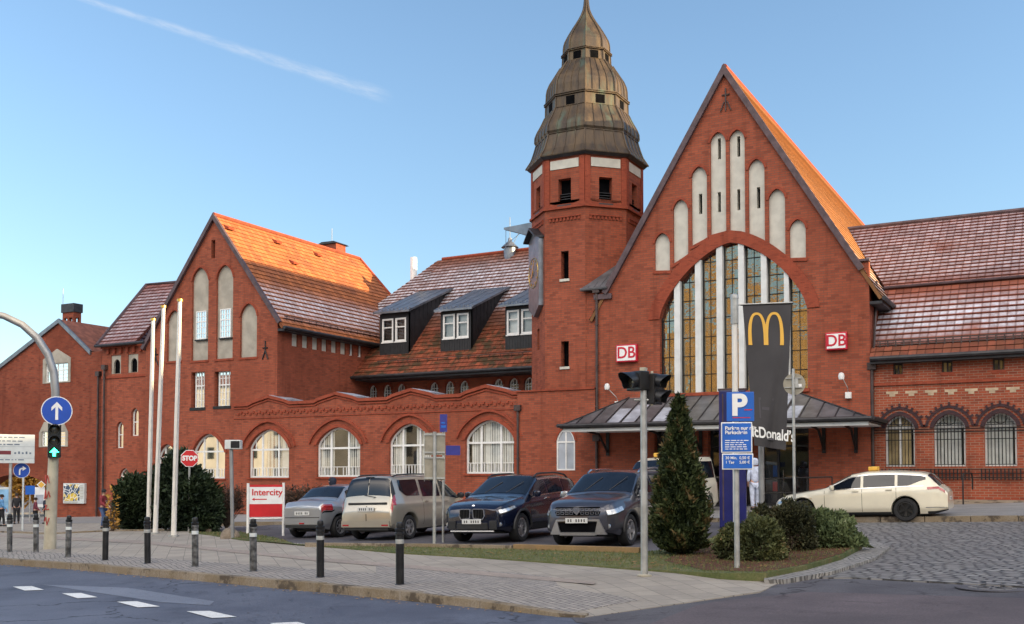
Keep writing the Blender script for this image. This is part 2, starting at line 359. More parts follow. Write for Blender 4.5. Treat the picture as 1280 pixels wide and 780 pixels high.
M['yew'] = foliage_mat('dark_yew_leaves', (.010, .020, .010), (.035, .055, .022))
M['cypress'] = foliage_mat('conifer_leaves', (.016, .028, .010), (.06, .078, .024), (.13, .09, .035))
M['shrub'] = foliage_mat('shrub_leaves', (.04, .05, .02), (.12, .13, .045), (.2, .14, .06))
M['shrub_g'] = foliage_mat('low_juniper_leaves', (.05, .075, .03), (.15, .19, .08), (.25, .27, .14))
M['shrub_d'] = foliage_mat('dark_shrub_leaves', (.02, .025, .012), (.06, .06, .025), (.10, .07, .03))
M['autumn'] = foliage_mat('golden_autumn_leaves', (.30, .15, .03), (.60, .34, .06))
M['twig'] = foliage_mat('bare_twigs', (.05, .03, .02), (.12, .07, .045), (.14, .05, .02))
M['bark'] = plain('bark', (.08, .055, .04), .9, var=.3, scale=8, bmp=.4)
M['bollard'] = plain('dark_bollard_paint', (.10, .10, .10), .55, .3, .75, 7, obj=True, bmp=.2)
M['bollard_b'] = plain('black_bollard_paint', (.018, .018, .02), .4, .3, .4, 5, obj=True)
M['paleglass'] = plain('frosted_pale_pane', (.42, .45, .50), .12, 0, .15, 1.5, coat=.6)
M['far_tiles'] = plain('weathered_red_tiles', (.20, .07, .045), .85, 0, .3, 3, bmp=.2)
M['skin'] = plain('skin', (.45, .25, .18), .6, var=.08, obj=True)
def cloth(n, c): return plain(n, c, .85, 0, .2, 9, obj=True)
# ------------------------------------------------------------------ mesh helpers
class MB:
    def __init__(s): s.v = []; s.f = []; s.mi = []; s.uv = {}; s.T = None
    def add(s, vs, fs, mi=0, T=None):
        n = len(s.v); T = T or s.T
        for p in vs:
            p = Vector(p)
            s.v.append(T @ p if T is not None else p)
        for f in fs: s.f.append([n+i for i in f]); s.mi.append(mi)
    def box(s, a, b, mi=0, T=None):
        x0, y0, z0 = a; x1, y1, z1 = b
        if x0 > x1: x0, x1 = x1, x0
        if y0 > y1: y0, y1 = y1, y0
        if z0 > z1: z0, z1 = z1, z0
        s.add([(x0, y0, z0), (x1, y0, z0), (x1, y1, z0), (x0, y1, z0), (x0, y0, z1), (x1, y0, z1), (x1, y1, z1), (x0, y1, z1)],
              [(0, 3, 2, 1), (4, 5, 6, 7), (0, 1, 5, 4), (1, 2, 6, 5), (2, 3, 7, 6), (3, 0, 4, 7)], mi, T)
    def prism(s, poly, fn, d0, d1, mi=0, caps=True):
        """poly of (s,z), fn(s,z,d)->world"""
        n = len(poly)
        vs = [fn(a, b, d0) for a, b in poly]+[fn(a, b, d1) for a, b in poly]
        fs = [(i, (i+1) % n, n+(i+1) % n, n+i) for i in range(n)]
        s.add(vs, fs, mi)
        if caps:
            tr = geometry.tessellate_polygon([[Vector((a, b, 0)) for a, b in poly]])
            s.add(vs, [t for t in tr]+[tuple(n+i for i in reversed(t)) for t in tr], mi)
    def tube(s, pts, r, n=10, mi=0, cap=True, T=None):
        pts = [Vector(p) for p in pts]; k = len(pts)
        rs = r if isinstance(r, (list, tuple)) else [r]*k
        rings = []
        prev = None
        for i, p in enumerate(pts):
            d = (pts[min(i+1, k-1)]-pts[max(i-1, 0)])
            if d.length < 1e-9: d = Vector((0, 0, 1))
            d.normalize()
            if prev is None:
                a = d.orthogonal().normalized()
            else:
                a = (prev-d*prev.dot(d)); a = a.normalized() if a.length > 1e-6 else d.orthogonal().normalized()
            prev = a; b = d.cross(a)
            rings.append([p+(a*math.cos(2*math.pi*j/n)+b*math.sin(2*math.pi*j/n))*rs[i] for j in range(n)])
        vs = [q for g in rings for q in g]; fs = []
        for i in range(k-1):
            for j in range(n): fs.append((i*n+j, i*n+(j+1) % n, (i+1)*n+(j+1) % n, (i+1)*n+j))
        if cap: fs.append(tuple(reversed(range(n)))); fs.append(tuple((k-1)*n+j for j in range(n)))
        s.add(vs, fs, mi, T)
    def lathe(s, prof, n=24, mi=0, T=None, c=(0, 0, 0), a0=0, cap=True):
        """prof of (r,z) about z"""
        k = len(prof); vs = []
        for r, z in prof:
            for j in range(n):
                a = a0+2*math.pi*j/n; vs.append((c[0]+r*math.cos(a), c[1]+r*math.sin(a), c[2]+z))
        fs = [(i*n+j, i*n+(j+1) % n, (i+1)*n+(j+1) % n, (i+1)*n+j) for i in range(k-1) for j in range(n)]
        if cap and prof[0][0] > 1e-6: fs.append(tuple(reversed(range(n))))
        if cap and prof[-1][0] > 1e-6: fs.append(tuple((k-1)*n+j for j in range(n)))
        s.add(vs, fs, mi, T)
    def build(s, name, mats, parent=None, world=False, smooth=False, bevel=0):
        me = bpy.data.meshes.new(name)
        off = Vector((0, 0, 0))
        if world and parent is not None:
            off = Vector(parent.location)
            if parent.parent: off = off+Vector(parent.parent.location)
        me.from_pydata([tuple(p-off) for p in s.v], [], s.f)
        if not isinstance(mats, (list, tuple)): mats = [mats]
        for m in mats: me.materials.append(m)
        me.polygons.foreach_set('material_index', s.mi)
        if s.uv:
            ul = me.uv_layers.new(name='UVMap')
            for fi, uvs in s.uv.items():
                for li, u in zip(me.polygons[fi].loop_indices, uvs): ul.data[li].uv = u
        me.update()
        bm = bmesh.new(); bm.from_mesh(me)
        if not s.uv: bmesh.ops.remove_doubles(bm, verts=bm.verts, dist=1e-5)
        if name not in ('foliage',): bmesh.ops.recalc_face_normals(bm, faces=bm.faces) if not s.uv else None
        if bevel:
            es = [e for e in bm.edges if len(e.link_faces) == 2 and e.calc_face_angle(0) > .6]
            try: bmesh.ops.bevel(bm, geom=es, offset=bevel, segments=2, affect='EDGES', profile=.6, clamp_overlap=True)
            except Exception: pass
        bm.to_mesh(me); bm.free()
        o = bpy.data.objects.new(name, me); COL.objects.link(o)
        if smooth:
            me.polygons.foreach_set('use_smooth', [True]*len(me.polygons))
            try: me.set_sharp_from_angle(angle=rad(smooth if smooth > 1 else 40))
            except Exception: pass
        if parent is not None: o.parent = parent
        return o
def thing(name, label, cat, loc=(0, 0, 0), rz=0, group=None):
    o = bpy.data.objects.new(name, None); o.empty_display_size = .3; COL.objects.link(o)
    o.location = loc; o.rotation_euler = (0, 0, rz); o['label'] = label; o['category'] = cat
    if group: o['group'] = group
    return o
def tag(o, label, cat, group=None, kind=None):
    o['label'] = label; o['category'] = cat
    if group: o['group'] = group
    if kind: o['kind'] = kind
    return o
def dup(root, loc=None, rz=None, label=None):
    r = root.copy(); COL.objects.link(r)
    if loc is not None: r.location = loc
    if rz is not None: r.rotation_euler = (0, 0, rz)
    if label: r['label'] = label
    for ch in list(root.children):
        c = ch.copy(); COL.objects.link(c); c.parent = r
        for g in ch.children:
            d = g.copy(); COL.objects.link(d); d.parent = c
    return r
def text_mb(txt, size, T, depth=.004, font_bold=0.0, align='CENTER', sx=1.0):
    cu = bpy.data.curves.new('t', 'FONT'); cu.body = txt; cu.size = size; cu.align_x = align; cu.align_y = 'CENTER'
    cu.extrude = depth/2; cu.offset = font_bold
    o = bpy.data.objects.new('t', cu); COL.objects.link(o)
    dg = bpy.context.evaluated_depsgraph_get(); dg.update()
    me = bpy.data.meshes.new_from_object(o.evaluated_get(dg))
    mb = MB()
    mb.add([(v.co.x*sx, v.co.y, v.co.z) for v in me.vertices], [tuple(p.vertices) for p in me.polygons], 0, T)
    bpy.data.objects.remove(o); bpy.data.meshes.remove(me)
    return mb
def faceT(origin, normal):
    """matrix: local x right, y up, z toward viewer (normal)"""
    n = Vector(normal).normalized(); up = Vector((0, 0, 1)); x = up.cross(n).normalized(); y = n.cross(x)
    m = Matrix(((x.x, y.x, n.x, origin[0]), (x.y, y.y, n.y, origin[1]), (x.z, y.z, n.z, origin[2]), (0, 0, 0, 1)))
    return m
# ------------------------------------------------------------------ arches, walls, windows
def arch_poly(s0, s1, z0, zs, zt, p=1.5, q=.7, n=14, zb=None):
    c = (s0+s1)/2; h = (s1-s0)/2
    pts = [(s0, z0), (s1, z0 if zb is None else zb)]
    for i in range(n*2+1):
        t = 1-i/n
        tt = math.copysign(abs(t)**.75, t)
        pts.append((c+h*tt, zs+(zt-zs)*max(0, 1-abs(tt)**p)**q))
    return pts
LANC = dict(p=1.55, q=.62)
def rect_poly(s0, s1, z0, z1): return [(s0, z0), (s1, z0), (s1, z1), (s0, z1)]
def yz(Y):
    return lambda s, z, d: Vector((s, Y+d, z))           # wall facing -Y
def xz(X):
    return lambda s, z, d: Vector((X-d, s, z))           # wall facing +X, s=Y
def wall(mb, outline, holes, fn, reveal=.25, thick=.3, mi=0, rmi=0):
    polys = [outline]+holes
    flat = [p for q in polys for p in q]
    tr = geometry.tessellate_polygon([[Vector((a, b, 0)) for a, b in q] for q in polys])
    mb.add([fn(a, b, 0) for a, b in flat], [t for t in tr], mi)
    for h in holes:
        n = len(h)
        mb.add([fn(a, b, 0) for a, b in h]+[fn(a, b, reveal) for a, b in h], [(i, n+i, n+(i+1) % n, (i+1) % n) for i in range(n)], rmi)
    n = len(outline)
    mb.add([fn(a, b, 0) for a, b in outline]+[fn(a, b, thick) for a, b in outline], [(i, (i+1) % n, n+(i+1) % n, n+i) for i in range(n)], mi)
def inset(poly, w):
    n = len(poly); out = []
    area = sum(poly[i][0]*poly[(i+1) % n][1]-poly[(i+1) % n][0]*poly[i][1] for i in range(n))
    sg = 1 if area > 0 else -1
    for i in range(n):
        p0 = Vector(poly[i-1]); p1 = Vector(poly[i]); p2 = Vector(poly[(i+1) % n])
        e1 = p1-p0; e2 = p2-p1
        if e1.length < 1e-6: e1 = e2
        if e2.length < 1e-6: e2 = e1
        n1 = Vector((-e1.y, e1.x)).normalized()*sg; n2 = Vector((-e2.y, e2.x)).normalized()*sg
        b = n1+n2
        if b.length < 1e-6: b = n1.copy()
        b.normalize(); k = w/max(.35, b.dot(n1)); out.append((p1.x+b.x*k, p1.y+b.y*k))
    return out
def span(poly, val, axis):
    """min/max along the other axis where poly crosses coordinate axis=val"""
    r = []
    n = len(poly)
    for i in range(n):
        a = poly[i]; b = poly[(i+1) % n]
        if (a[axis]-val)*(b[axis]-val) < 0:
            t = (val-a[axis])/(b[axis]-a[axis]); r.append(a[1-axis]+t*(b[1-axis]-a[1-axis]))
    return (min(r), max(r)) if len(r) >= 2 else None
def ring(mb, poly, w, fn, d0, d1, mi=0):
    q = inset(poly, w); n = len(poly)
    vs = [fn(a, b, d0) for a, b in poly]+[fn(a, b, d0) for a, b in q]+[fn(a, b, d1) for a, b in q]+[fn(a, b, d1) for a, b in poly]
    fs = []
    for i in range(n):
        j = (i+1) % n
        fs += [(i, j, n+j, n+i), (n+i, n+j, 2*n+j, 2*n+i), (3*n+j, 3*n+i, i, j)]
    mb.add(vs, fs, mi)
    return q
def window(parent, poly, fn, d, vs=(), hs=(), w=.06, bw=.05, frame=None, name='window', curtain='curtain', thin_v=(), thin_h=(), glass=None, back=True, world=True, strips=0):
    fm = frame or M['white']
    mb = MB(); q = ring(mb, poly, w, fn, d, d+.08)
    for s in vs:
        r = span(q, s, 0)
        if r: mb.prism([(s-bw/2, r[0]), (s+bw/2, r[0]), (s+bw/2, r[1]), (s-bw/2, r[1])], fn, d+.004, d+.07)
    for z in hs:
        r = span(q, z, 1)
        if r: mb.prism([(r[0], z-bw/2), (r[1], z-bw/2), (r[1], z+bw/2), (r[0], z+bw/2)], fn, d+.008, d+.066)
    for s, a, b in thin_v:
        r = span(q, s, 0)
        if r:
            a_ = max(a, r[0]); b_ = min(b, r[1])
            if b_ > a_: mb.prism([(s-.013, a_), (s+.013, a_), (s+.013, b_), (s-.013, b_)], fn, d+.012, d+.06)
    for z in thin_h:
        r = span(q, z, 1)
        if r: mb.prism([(r[0], z-.013), (r[1], z-.013), (r[1], z+.013), (r[0], z+.013)], fn, d+.014, d+.058)
    fr = mb.build(name, fm, parent, world)
    g = MB(); tr = geometry.tessellate_polygon([[Vector((a, b, 0)) for a, b in q]])
    g.add([fn(a, b, d+.035) for a, b in q], tr)
    go = g.build('pane', glass or M['glass'], None); reparent(go, fr, parent)
    if back:
        g = MB(); g.add([fn(a, b, d+.5) for a, b in poly], geometry.tessellate_polygon([[Vector((a, b, 0)) for a, b in poly]]))
        n = len(poly)
        g.add([fn(a, b, d+.081) for a, b in poly]+[fn(a, b, d+.5) for a, b in poly], [(i, (i+1) % n, n+(i+1) % n, n+i) for i in range(n)])
        go = g.build('room_lining', M['room'], None); reparent(go, fr, parent)
        if curtain:
            g = MB(); x0 = min(a for a, b in q); x1 = max(a for a, b in q); zb = min(b for a, b in q)
            sw = .11; k = int((x1-x0)/sw); rr = random.Random(int(x0*100))
            for i in range(k):
                a = x0+i*sw+.006; b = a+sw*.86
                m = (a+b)/2
                r = span(q, m, 0)
                if not r: continue
                if strips == 0 and rr.random() < .12: continue
                if strips == 2 and abs(m-(x0+x1)/2) < (x1-x0)*.16 and rr.random() < .8: continue
                ta = rr.uniform(-.02, .02)
                g.add([fn(a, r[0], d+.12+ta), fn(b, r[0], d+.12-ta), fn(b, r[1], d+.12-ta), fn(a, r[1], d+.12+ta)], [(0, 1, 2, 3)])
            if g.v:
                go = g.build('blind', M[curtain], None); reparent(go, fr, parent)
    return fr
def reparent(o, fr, root):
    """o was built in world coordinates; fr's mesh is relative to root"""
    if root is not None:
        o.data.transform(Matrix.Translation(-Vector(root.location)))
    o.parent = fr
def sill(mb, s0, s1, z, fn, w=.12, h=.09, mi=0): mb.prism([(s0-.06, z-h), (s1+.06, z-h), (s1+.06, z), (s0-.06, z)], fn, -w, .22, mi)
def tiled(parent, quad, course, mat, name='roof', thick=.12, lift=.035, world=True):
    """quad: bottom-left, bottom-right, top-right, top-left. courses of tiles, each lapping the one below"""
    bl, br, tr, tl = [Vector(p) for p in quad]
    nrm = (br-bl).cross(tl-bl).normalized()
    if nrm.z < 0: nrm = -nrm
    L = max((tl-bl).length, (tr-br).length); n = max(2, int(round(L/course)))
    ax = (br-bl).normalized(); mb = MB()
    for i in range(n):
        a = i/n; b = (i+1)/n
        p0 = bl.lerp(tl, a)+nrm*lift; p1 = br.lerp(tr, a)+nrm*lift
        q0 = bl.lerp(tl, b); q1 = br.lerp(tr, b)
        r0 = bl.lerp(tl, a)-nrm*.01; r1 = br.lerp(tr, a)-nrm*.01
        k = len(mb.f)
        mb.add([p0, p1, q1, q0], [(0, 1, 2, 3)]); mb.uv[k] = [(p.dot(ax), i+t) for p, t in ((p0, .001), (p1, .001), (q1, .999), (q0, .999))]
        mb.add([r0, r1, p1, p0], [(0, 1, 2, 3)]); mb.uv[k+1] = [(0, i+.02)]*4
    k = len(mb.f); d = -nrm*thick
    mb.add([bl, br, tr, tl, bl+d, br+d, tr+d, tl+d], [(4, 7, 6, 5), (0, 4, 5, 1), (1, 5, 6, 2), (2, 6, 7, 3), (3, 7, 4, 0)])
    for j in range(5): mb.uv[k+j] = [(0, .02)]*4
    return mb.build(name, mat, parent, world)
YM = 37.5
def A(px, py, Y=YM): p = aty(px, py, Y); return (p.x, p.z)
def rectA(x0, x1, y0, y1, Y=YM):
    a = A(x0, y0, Y); b = A(x1, y1, Y); return rect_poly(a[0], b[0], b[1], a[1])
GP = 'parts of the brick station'
# =================================================================== station hall (great gable)
hall = thing('station_hall', 'tall red brick station hall with steep gable and huge pointed arch window above the canopy', 'station building', (-11.45, YM, G(-11.45, YM)))
XR, XL, AX, AZ, EZ = -6.39, -16.62, -11.45, 16.8, 9.12
SL = (AZ-EZ)/(AX+16.13)
fn = yz(YM)
a0, a1 = A(825, 487)[0], A(1010, 487)[0]
zb_arch = A(915, 489)[1]; zs_arch = A(915, 392)[1]; zt_arch = A(915, 303)[1]
main_arch = arch_poly(a0, a1, zb_arch, zs_arch, zt_arch, 1.5, .7, 20)
def zoomA(x, y): return A(740+x/2.229, 70+y/2.229)
blinds = []
for (x0, x1, yt, bl_, br_) in ((175, 217, 493, 598, 598), (227, 268, 400, 582, 551), (278, 321, 308, 532, 505), (331, 374, 212, 500, 487), (384, 427, 205, 487, 493), (437, 482, 287, 497, 523), (493, 539, 370, 535, 560), (551, 596, 455, 563, 562)):
    l = zoomA(x0, bl_); r = zoomA(x1, br_); t = zoomA((x0+x1)/2, yt)
    l2 = zoomA(x0, yt+30); 
    h = (r[0]-l[0])
    blinds.append(arch_poly(l[0], r[0], l[1], t[1]-h*.62, t[1], n=8, zb=r[1], **LANC))
slits = [None, None, [(295, 305, 383, 438)], [(348, 357, 228, 285), (348, 357, 378, 433)], [(402, 411, 222, 278), (402, 411, 370, 427)], [(457, 467, 364, 422)], None, None]
doors = []
for (x0, x1) in ((818, 869), (885, 941), (950, 1011)):
    s0, s1 = A(x0, 560)[0], A(x1, 560)[0]
    doors.append(rect_poly(s0, s1, G(s0, YM)-.3, 3.55))
wl = A(747, 480)[0]
outline = [(XL, -1), (XR, -.5), (XR, EZ+.02), (-6.80, EZ+.02), (AX, AZ), (-16.13, EZ-.02), (XL, EZ-.05)]
mb = MB(); wall(mb, outline, [main_arch]+blinds, fn, .32, .5) if False else None
# the wall opening of the doors starts at the bottom edge, so the wall is cut above and beside them
top_out = [(XL, 3.55), (XR, 3.55), (XR, EZ), (-6.80, EZ), (AX, AZ), (-16.13, EZ-.02), (XL, EZ-.02)]
wall(mb, top_out, [main_arch]+blinds, fn, .32, .22)
segs = [XL]+[v for d in doors for v in (d[0][0], d[1][0])]+[XR]
for i in range(0, len(segs), 2):
    mb.prism(rect_poly(segs[i], segs[i+1], -1.2, 3.55), fn, 0, .5)
# side wall facing +X and back
mb.prism(rect_poly(YM+.22, 66, -1, EZ-.75), xz(XR), 0, .3)
mb.box((XL, 65.7, -1), (XR-.3, 66, EZ))
mb.box((XL, YM+.5, -1), (XL+.3, 65.7, EZ))
mb.build('wall', M['brick'], hall, True)
# blind panels
mb = MB()
for b, sl in zip(blinds, slits):
    hs = []
    if sl:
        for (x0, x1, y0, y1) in sl:
            p = zoomA(x0, y0); q = zoomA(x1, y1); hs.append(rect_poly(p[0], q[0], q[1], p[1]))
    wall(mb, [(s, z) for s, z in b], hs, lambda s, z, d: Vector((s, YM+.10+d, z)), .3, .05)
mb.build('render_panel', M['render'], hall, True)
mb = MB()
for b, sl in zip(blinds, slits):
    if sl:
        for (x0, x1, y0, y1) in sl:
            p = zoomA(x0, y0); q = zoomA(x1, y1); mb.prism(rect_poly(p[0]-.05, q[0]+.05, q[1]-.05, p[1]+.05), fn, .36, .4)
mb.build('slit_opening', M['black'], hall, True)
# brick edging of the arch and blind arches
mb = MB()
arc = main_arch[2:]
full = [(a1, zs_arch)]+arc+[(a0, zs_arch)]
def band(mb, pts, w, fn, d0, d1):
    """strip outside an open polyline of arch points"""
    n = len(pts); cen = Vector((sum(p[0] for p in pts)/n, min(p[1] for p in pts)))
    outp = []
    for i in range(n):
        a = Vector(pts[max(0, i-1)]); b = Vector(pts[min(n-1, i+1)]); t = (b-a).normalized(); nn = Vector((t.y, -t.x))
        if nn.dot(Vector(pts[i])-cen) < 0: nn = -nn
        if i == 0: nn = Vector((1 if pts[0][0] > cen.x else -1, 0))
        if i == n-1: nn = Vector((1 if pts[-1][0] > cen.x else -1, 0))
        outp.append(Vector(pts[i])+nn*w)
    vs = []
    for d in (d0, d1):
        vs += [fn(p[0], p[1], d) for p in pts]+[fn(p[0], p[1], d) for p in outp]
    fs = []
    for i in range(n-1):
        fs += [(i, i+1, n+i+1, n+i), (n+i, n+i+1, 3*n+i+1, 3*n+i), (i, i+1, 2*n+i+1, 2*n+i)]
    fs += [(0, n, 3*n, 2*n), (n-1, 2*n-1, 4*n-1, 3*n-1)]
    mb.add(vs, fs)
band(mb, arc, .45, fn, -.05, .05)
for b in blinds: band(mb, b[2:], .09, fn, -.035, .05)
for b in blinds: mb.prism([(b[0][0]-.06, b[0][1]-.12), (b[1][0]+.06, b[1][1]-.12), (b[1][0]+.06, b[1][1]), (b[0][0]-.06, b[0][1])], fn, -.04, .12)
mb.build('arch_edging', M['brick_trim'], hall, True)
# the great window: piers, panes, iron bars
pw = MB(); zm = [(158, 172), (250, 266), (348, 362), (443, 457), (545, 558), (648, 660)]
pcs = []
for x0, x1 in ((152, 178), (245, 271), (340, 367), (437, 463), (538, 564), (640, 662)):
    s0 = A(800+x0/3.546, 440)[0]; s1 = A(800+x1/3.546, 440)[0]; pcs.append((s0, s1))
win = MB()
fr = thing('tmp', 'x', 'x'); bpy.data.objects.remove(fr)
g = MB(); g.add([fn(a, b, .28) for a, b in main_arch], geometry.tessellate_polygon([[Vector((a, b, 0)) for a, b in main_arch]]))
gw = g.build('arch_window', M['leaded'], hall, True)
for s0, s1 in pcs:
    r0 = span(main_arch, s0, 0); r1 = span(main_arch, s1, 0)
    pw = MB(); pw.prism([(s0, zb_arch), (s1, zb_arch), (s1, r1[1]), (s0, r0[1])], fn, -.0, .34)
    o = pw.build('pier', M['pier'], None, False, bevel=.01); reparent(o, gw, hall)
ir = MB()
for z in np.arange(zb_arch+.70, zt_arch, .70):
    r = span(main_arch, float(z), 1)
    if r: ir.prism(rect_poly(r[0], r[1], z-.012, z+.012), fn, .235, .27)
xs = [a0]+[v for p in pcs for v in p]+[a1]
for i in range(0, len(xs), 2):
    m_ = xs[i]; e_ = xs[i+1]
    for s in (m_+.02, e_-.02):
        r = span(main_arch, s, 0)
        if r: ir.prism(rect_poly(s-.018, s+.018, zb_arch, r[1]), fn, .22, .275)
    s = (m_+e_)/2; r = span(main_arch, s, 0)
    if r: ir.prism(rect_poly(s-.007, s+.007, zb_arch, r[1]), fn, .24, .275)
o = ir.build('glazing_bars', M['iron'], None); reparent(o, gw, hall)
mb = MB(); sill(mb, a0, a1, zb_arch, fn, .1, .12); mb.build('window_sill', M['brick_trim'], hall, True)
# roofs of the hall
OV = .16; EVR = (-6.05, EZ-.55)
ridge_z = AZ+.05
def slope_pt(x, y): return Vector((x, y, AZ+.06-abs(x-AX)*SL))
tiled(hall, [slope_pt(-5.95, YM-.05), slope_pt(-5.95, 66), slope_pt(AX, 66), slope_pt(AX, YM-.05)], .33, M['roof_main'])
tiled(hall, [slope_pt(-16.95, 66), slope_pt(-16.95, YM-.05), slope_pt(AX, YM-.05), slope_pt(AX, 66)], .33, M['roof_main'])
mb = MB(); mb.tube([(AX, YM-.05, AZ+.1), (AX, 66, AZ+.1)], .11, 8); mb.build('ridge_tiles', M['roof_main'] if False else M['brick_trim'], hall, True)
mb = MB()
for sg, xe in ((1, -6.62), (-1, -16.3)):
    p0 = Vector((xe, 0, AZ-abs(xe-AX)*SL)); p1 = Vector((AX, 0, AZ))
    t = (p1-p0).normalized(); nn = Vector((t.z, 0, -t.x)); nn = nn if nn.z > 0 else -nn
    q = [p0-nn*.11, p1+Vector((0, 0, -.11/nn.z)), p1+Vector((0, 0, .10/nn.z)), p0+nn*.10]
    mb.prism([(v.x, v.z) for v in q], fn, -.14, .0)
mb.build('verge_board', M['rake'], hall, True)
# kneelers, string under the right eave, iron cross at the top, drainpipe
mb = MB(); mb.box((-6.9, YM-.1, EZ+.022), (-6.36, YM+.2, EZ+.10)); mb.box((-16.75, YM-.1, EZ-.5), (-16.0, YM+.3, EZ-.3))
mb.build('kneeler', M['rake'], hall, True)
mb = MB(); cx_ = zoomA(373, 120)
for dx in (-.2, 0, .2): mb.tube([(cx_[0]+dx*.3, YM-.04, cx_[1]-.1), (cx_[0]+dx, YM-.04, cx_[1]-.45)], .025, 6)
mb.tube([(cx_[0], YM-.04, cx_[1]+.4), (cx_[0], YM-.04, cx_[1]-.1)], .03, 6); mb.tube([(cx_[0]-.15, YM-.04, cx_[1]+.15), (cx_[0]+.15, YM-.04, cx_[1]+.15)], .025, 6)
mb.build('wall_anchor', M['pipe'], hall, True)
def pipe(parent, x, y, z0, z1, m='pipe', r=.055, head=True):
    mb = MB(); mb.tube([(x, y, z0), (x, y, z1)], r, 8)
    z = z0+.8
    while z < z1-.3: mb.tube([(x, y, z), (x, y, z+.05)], r*1.35, 8); z += 1.6
    if head: mb.box((x-.14, y-.1, z1-.02), (x+.14, y+.12, z1+.22))
    return mb.build('drainpipe', M[m], parent, True)
pipe(hall, A(747, 400)[0], YM-.08, 3.6, A(747, 366)[1])
pipe(hall, A(747, 400)[0]-.02, YM-.08, 0, 3.1, head=True)
# canopy
cn = MB(); CYf = 35.0; cz0 = 3.56; cz1 = 4.72
cL, cR = -17.05, -5.95; tL, tR = -15.3, -9.0
def quad(mb, a, b, c, d, mi=0): mb.add([a, b, c, d], [(0, 1, 2, 3)], mi)
f0 = Vector((cL, CYf, cz0)); f1 = Vector((cR, CYf, cz0)); w0 = Vector((cL, YM, cz0)); w1 = Vector((cR, YM, cz0)); t0 = Vector((tL, YM, cz1)); t1 = Vector((tR, YM, cz1))
quad(cn, f0, f1, t1, t0); cn.add([w0, f0, t0], [(0, 1, 2)]); cn.add([f1, w1, t1], [(0, 1, 2)])
dn = Vector((0, 0, -.06))
canopy = cn.build('canopy_roof', M['slate'], hall, True)
sm = MB()
nS = 19
for i in range(nS+1):
    x = cL+(cR-cL)*i/nS
    if x < tL:  f = (x-cL)/(tL-cL); p1 = Vector((x, CYf+(YM-CYf)*f, cz0+(cz1-cz0)*f))
    elif x > tR: f = (cR-x)/(cR-tR); p1 = Vector((x, CYf+(YM-CYf)*f, cz0+(cz1-cz0)*f))
    else: p1 = Vector((x, YM, cz1))
    if i in (0, nS): continue
    sm.tube([(x, CYf, cz0+.02), p1+Vector((0, 0, .02))], .022, 4)
sm.tube([f0, t0], .04, 5); sm.tube([f1, t1], .04, 5)
o = sm.build('standing_seam', M['dkmetal'], None); reparent(o, canopy, hall)
fr_ = MB()
for i in range(nS):
    x = cL+(cR-cL)*(i+.5)/nS; fmax = 1 if tL < x < tR else ((x-cL)/(tL-cL) if x <= tL else (cR-x)/(cR-tR))
    if fmax < .5: continue
    w_ = (cR-cL)/nS*.40; rr = rnd.random()
    if rr < .45: continue
    nrmv = Vector((0, -(cz1-cz0), YM-CYf)).normalized()*.006
    a = .06; b = fmax*(.55+.4*rnd.random()) if fmax > .9 else fmax*.55
    pts = [Vector((x-w_, CYf+(YM-CYf)*a, cz0+(cz1-cz0)*a)), Vector((x+w_, CYf+(YM-CYf)*a, cz0+(cz1-cz0)*a)), Vector((x+w_, CYf+(YM-CYf)*b, cz0+(cz1-cz0)*b)), Vector((x-w_, CYf+(YM-CYf)*b, cz0+(cz1-cz0)*b))]
    quad(fr_, *[p+nrmv for p in pts])
o = fr_.build('frosty_sheet', M['zincf'], None); reparent(o, canopy, hall)
mb = MB(); mb.box((cL, CYf-.02, cz0-.1), (cR, CYf+.12, cz0+.02)); mb.box((cL, CYf+.12, cz0-.1), (cL+.12, YM, cz0+.02)); mb.box((cR-.12, CYf+.12, cz0-.1), (cR, YM, cz0+.02))
mb.tube([(cL-.04, CYf-.08, cz0+.01), (cR+.04, CYf-.08, cz0-.0)], .075, 8); mb.tube([(cL-.06, CYf-.08, cz0+.01), (cL-.06, YM, cz0+.01)], .07, 8); mb.tube([(cR+.06, CYf-.08, cz0+.01), (cR+.06, YM, cz0+.01)], .07, 8)
o = mb.build('gutter', M['dkmetal'], None); reparent(o, canopy, hall)
mb = MB(); mb.box((cL+.1, CYf+.05, cz0-.22), (cR-.1, CYf+.2, cz0-.10)); mb.box((cL+.1, CYf+.2, cz0-.17), (cR-.1, YM-.01, cz0-.12))
o = mb.build('fascia', M['pier'], None); reparent(o, canopy, hall)
mb = MB()
for px in (760, 832, 876, 1030, 1070):
    x = A(px, 540)[0]; mb.tube([(x, YM, 2.6), (x, YM-.9, 3.3), (x, YM-1.9, 3.38)], .05, 6); mb.box((x-.06, YM-.07, 2.5), (x+.06, YM, 3.4))
o = mb.build('bracket', M['iron'], None); reparent(o, canopy, hall)
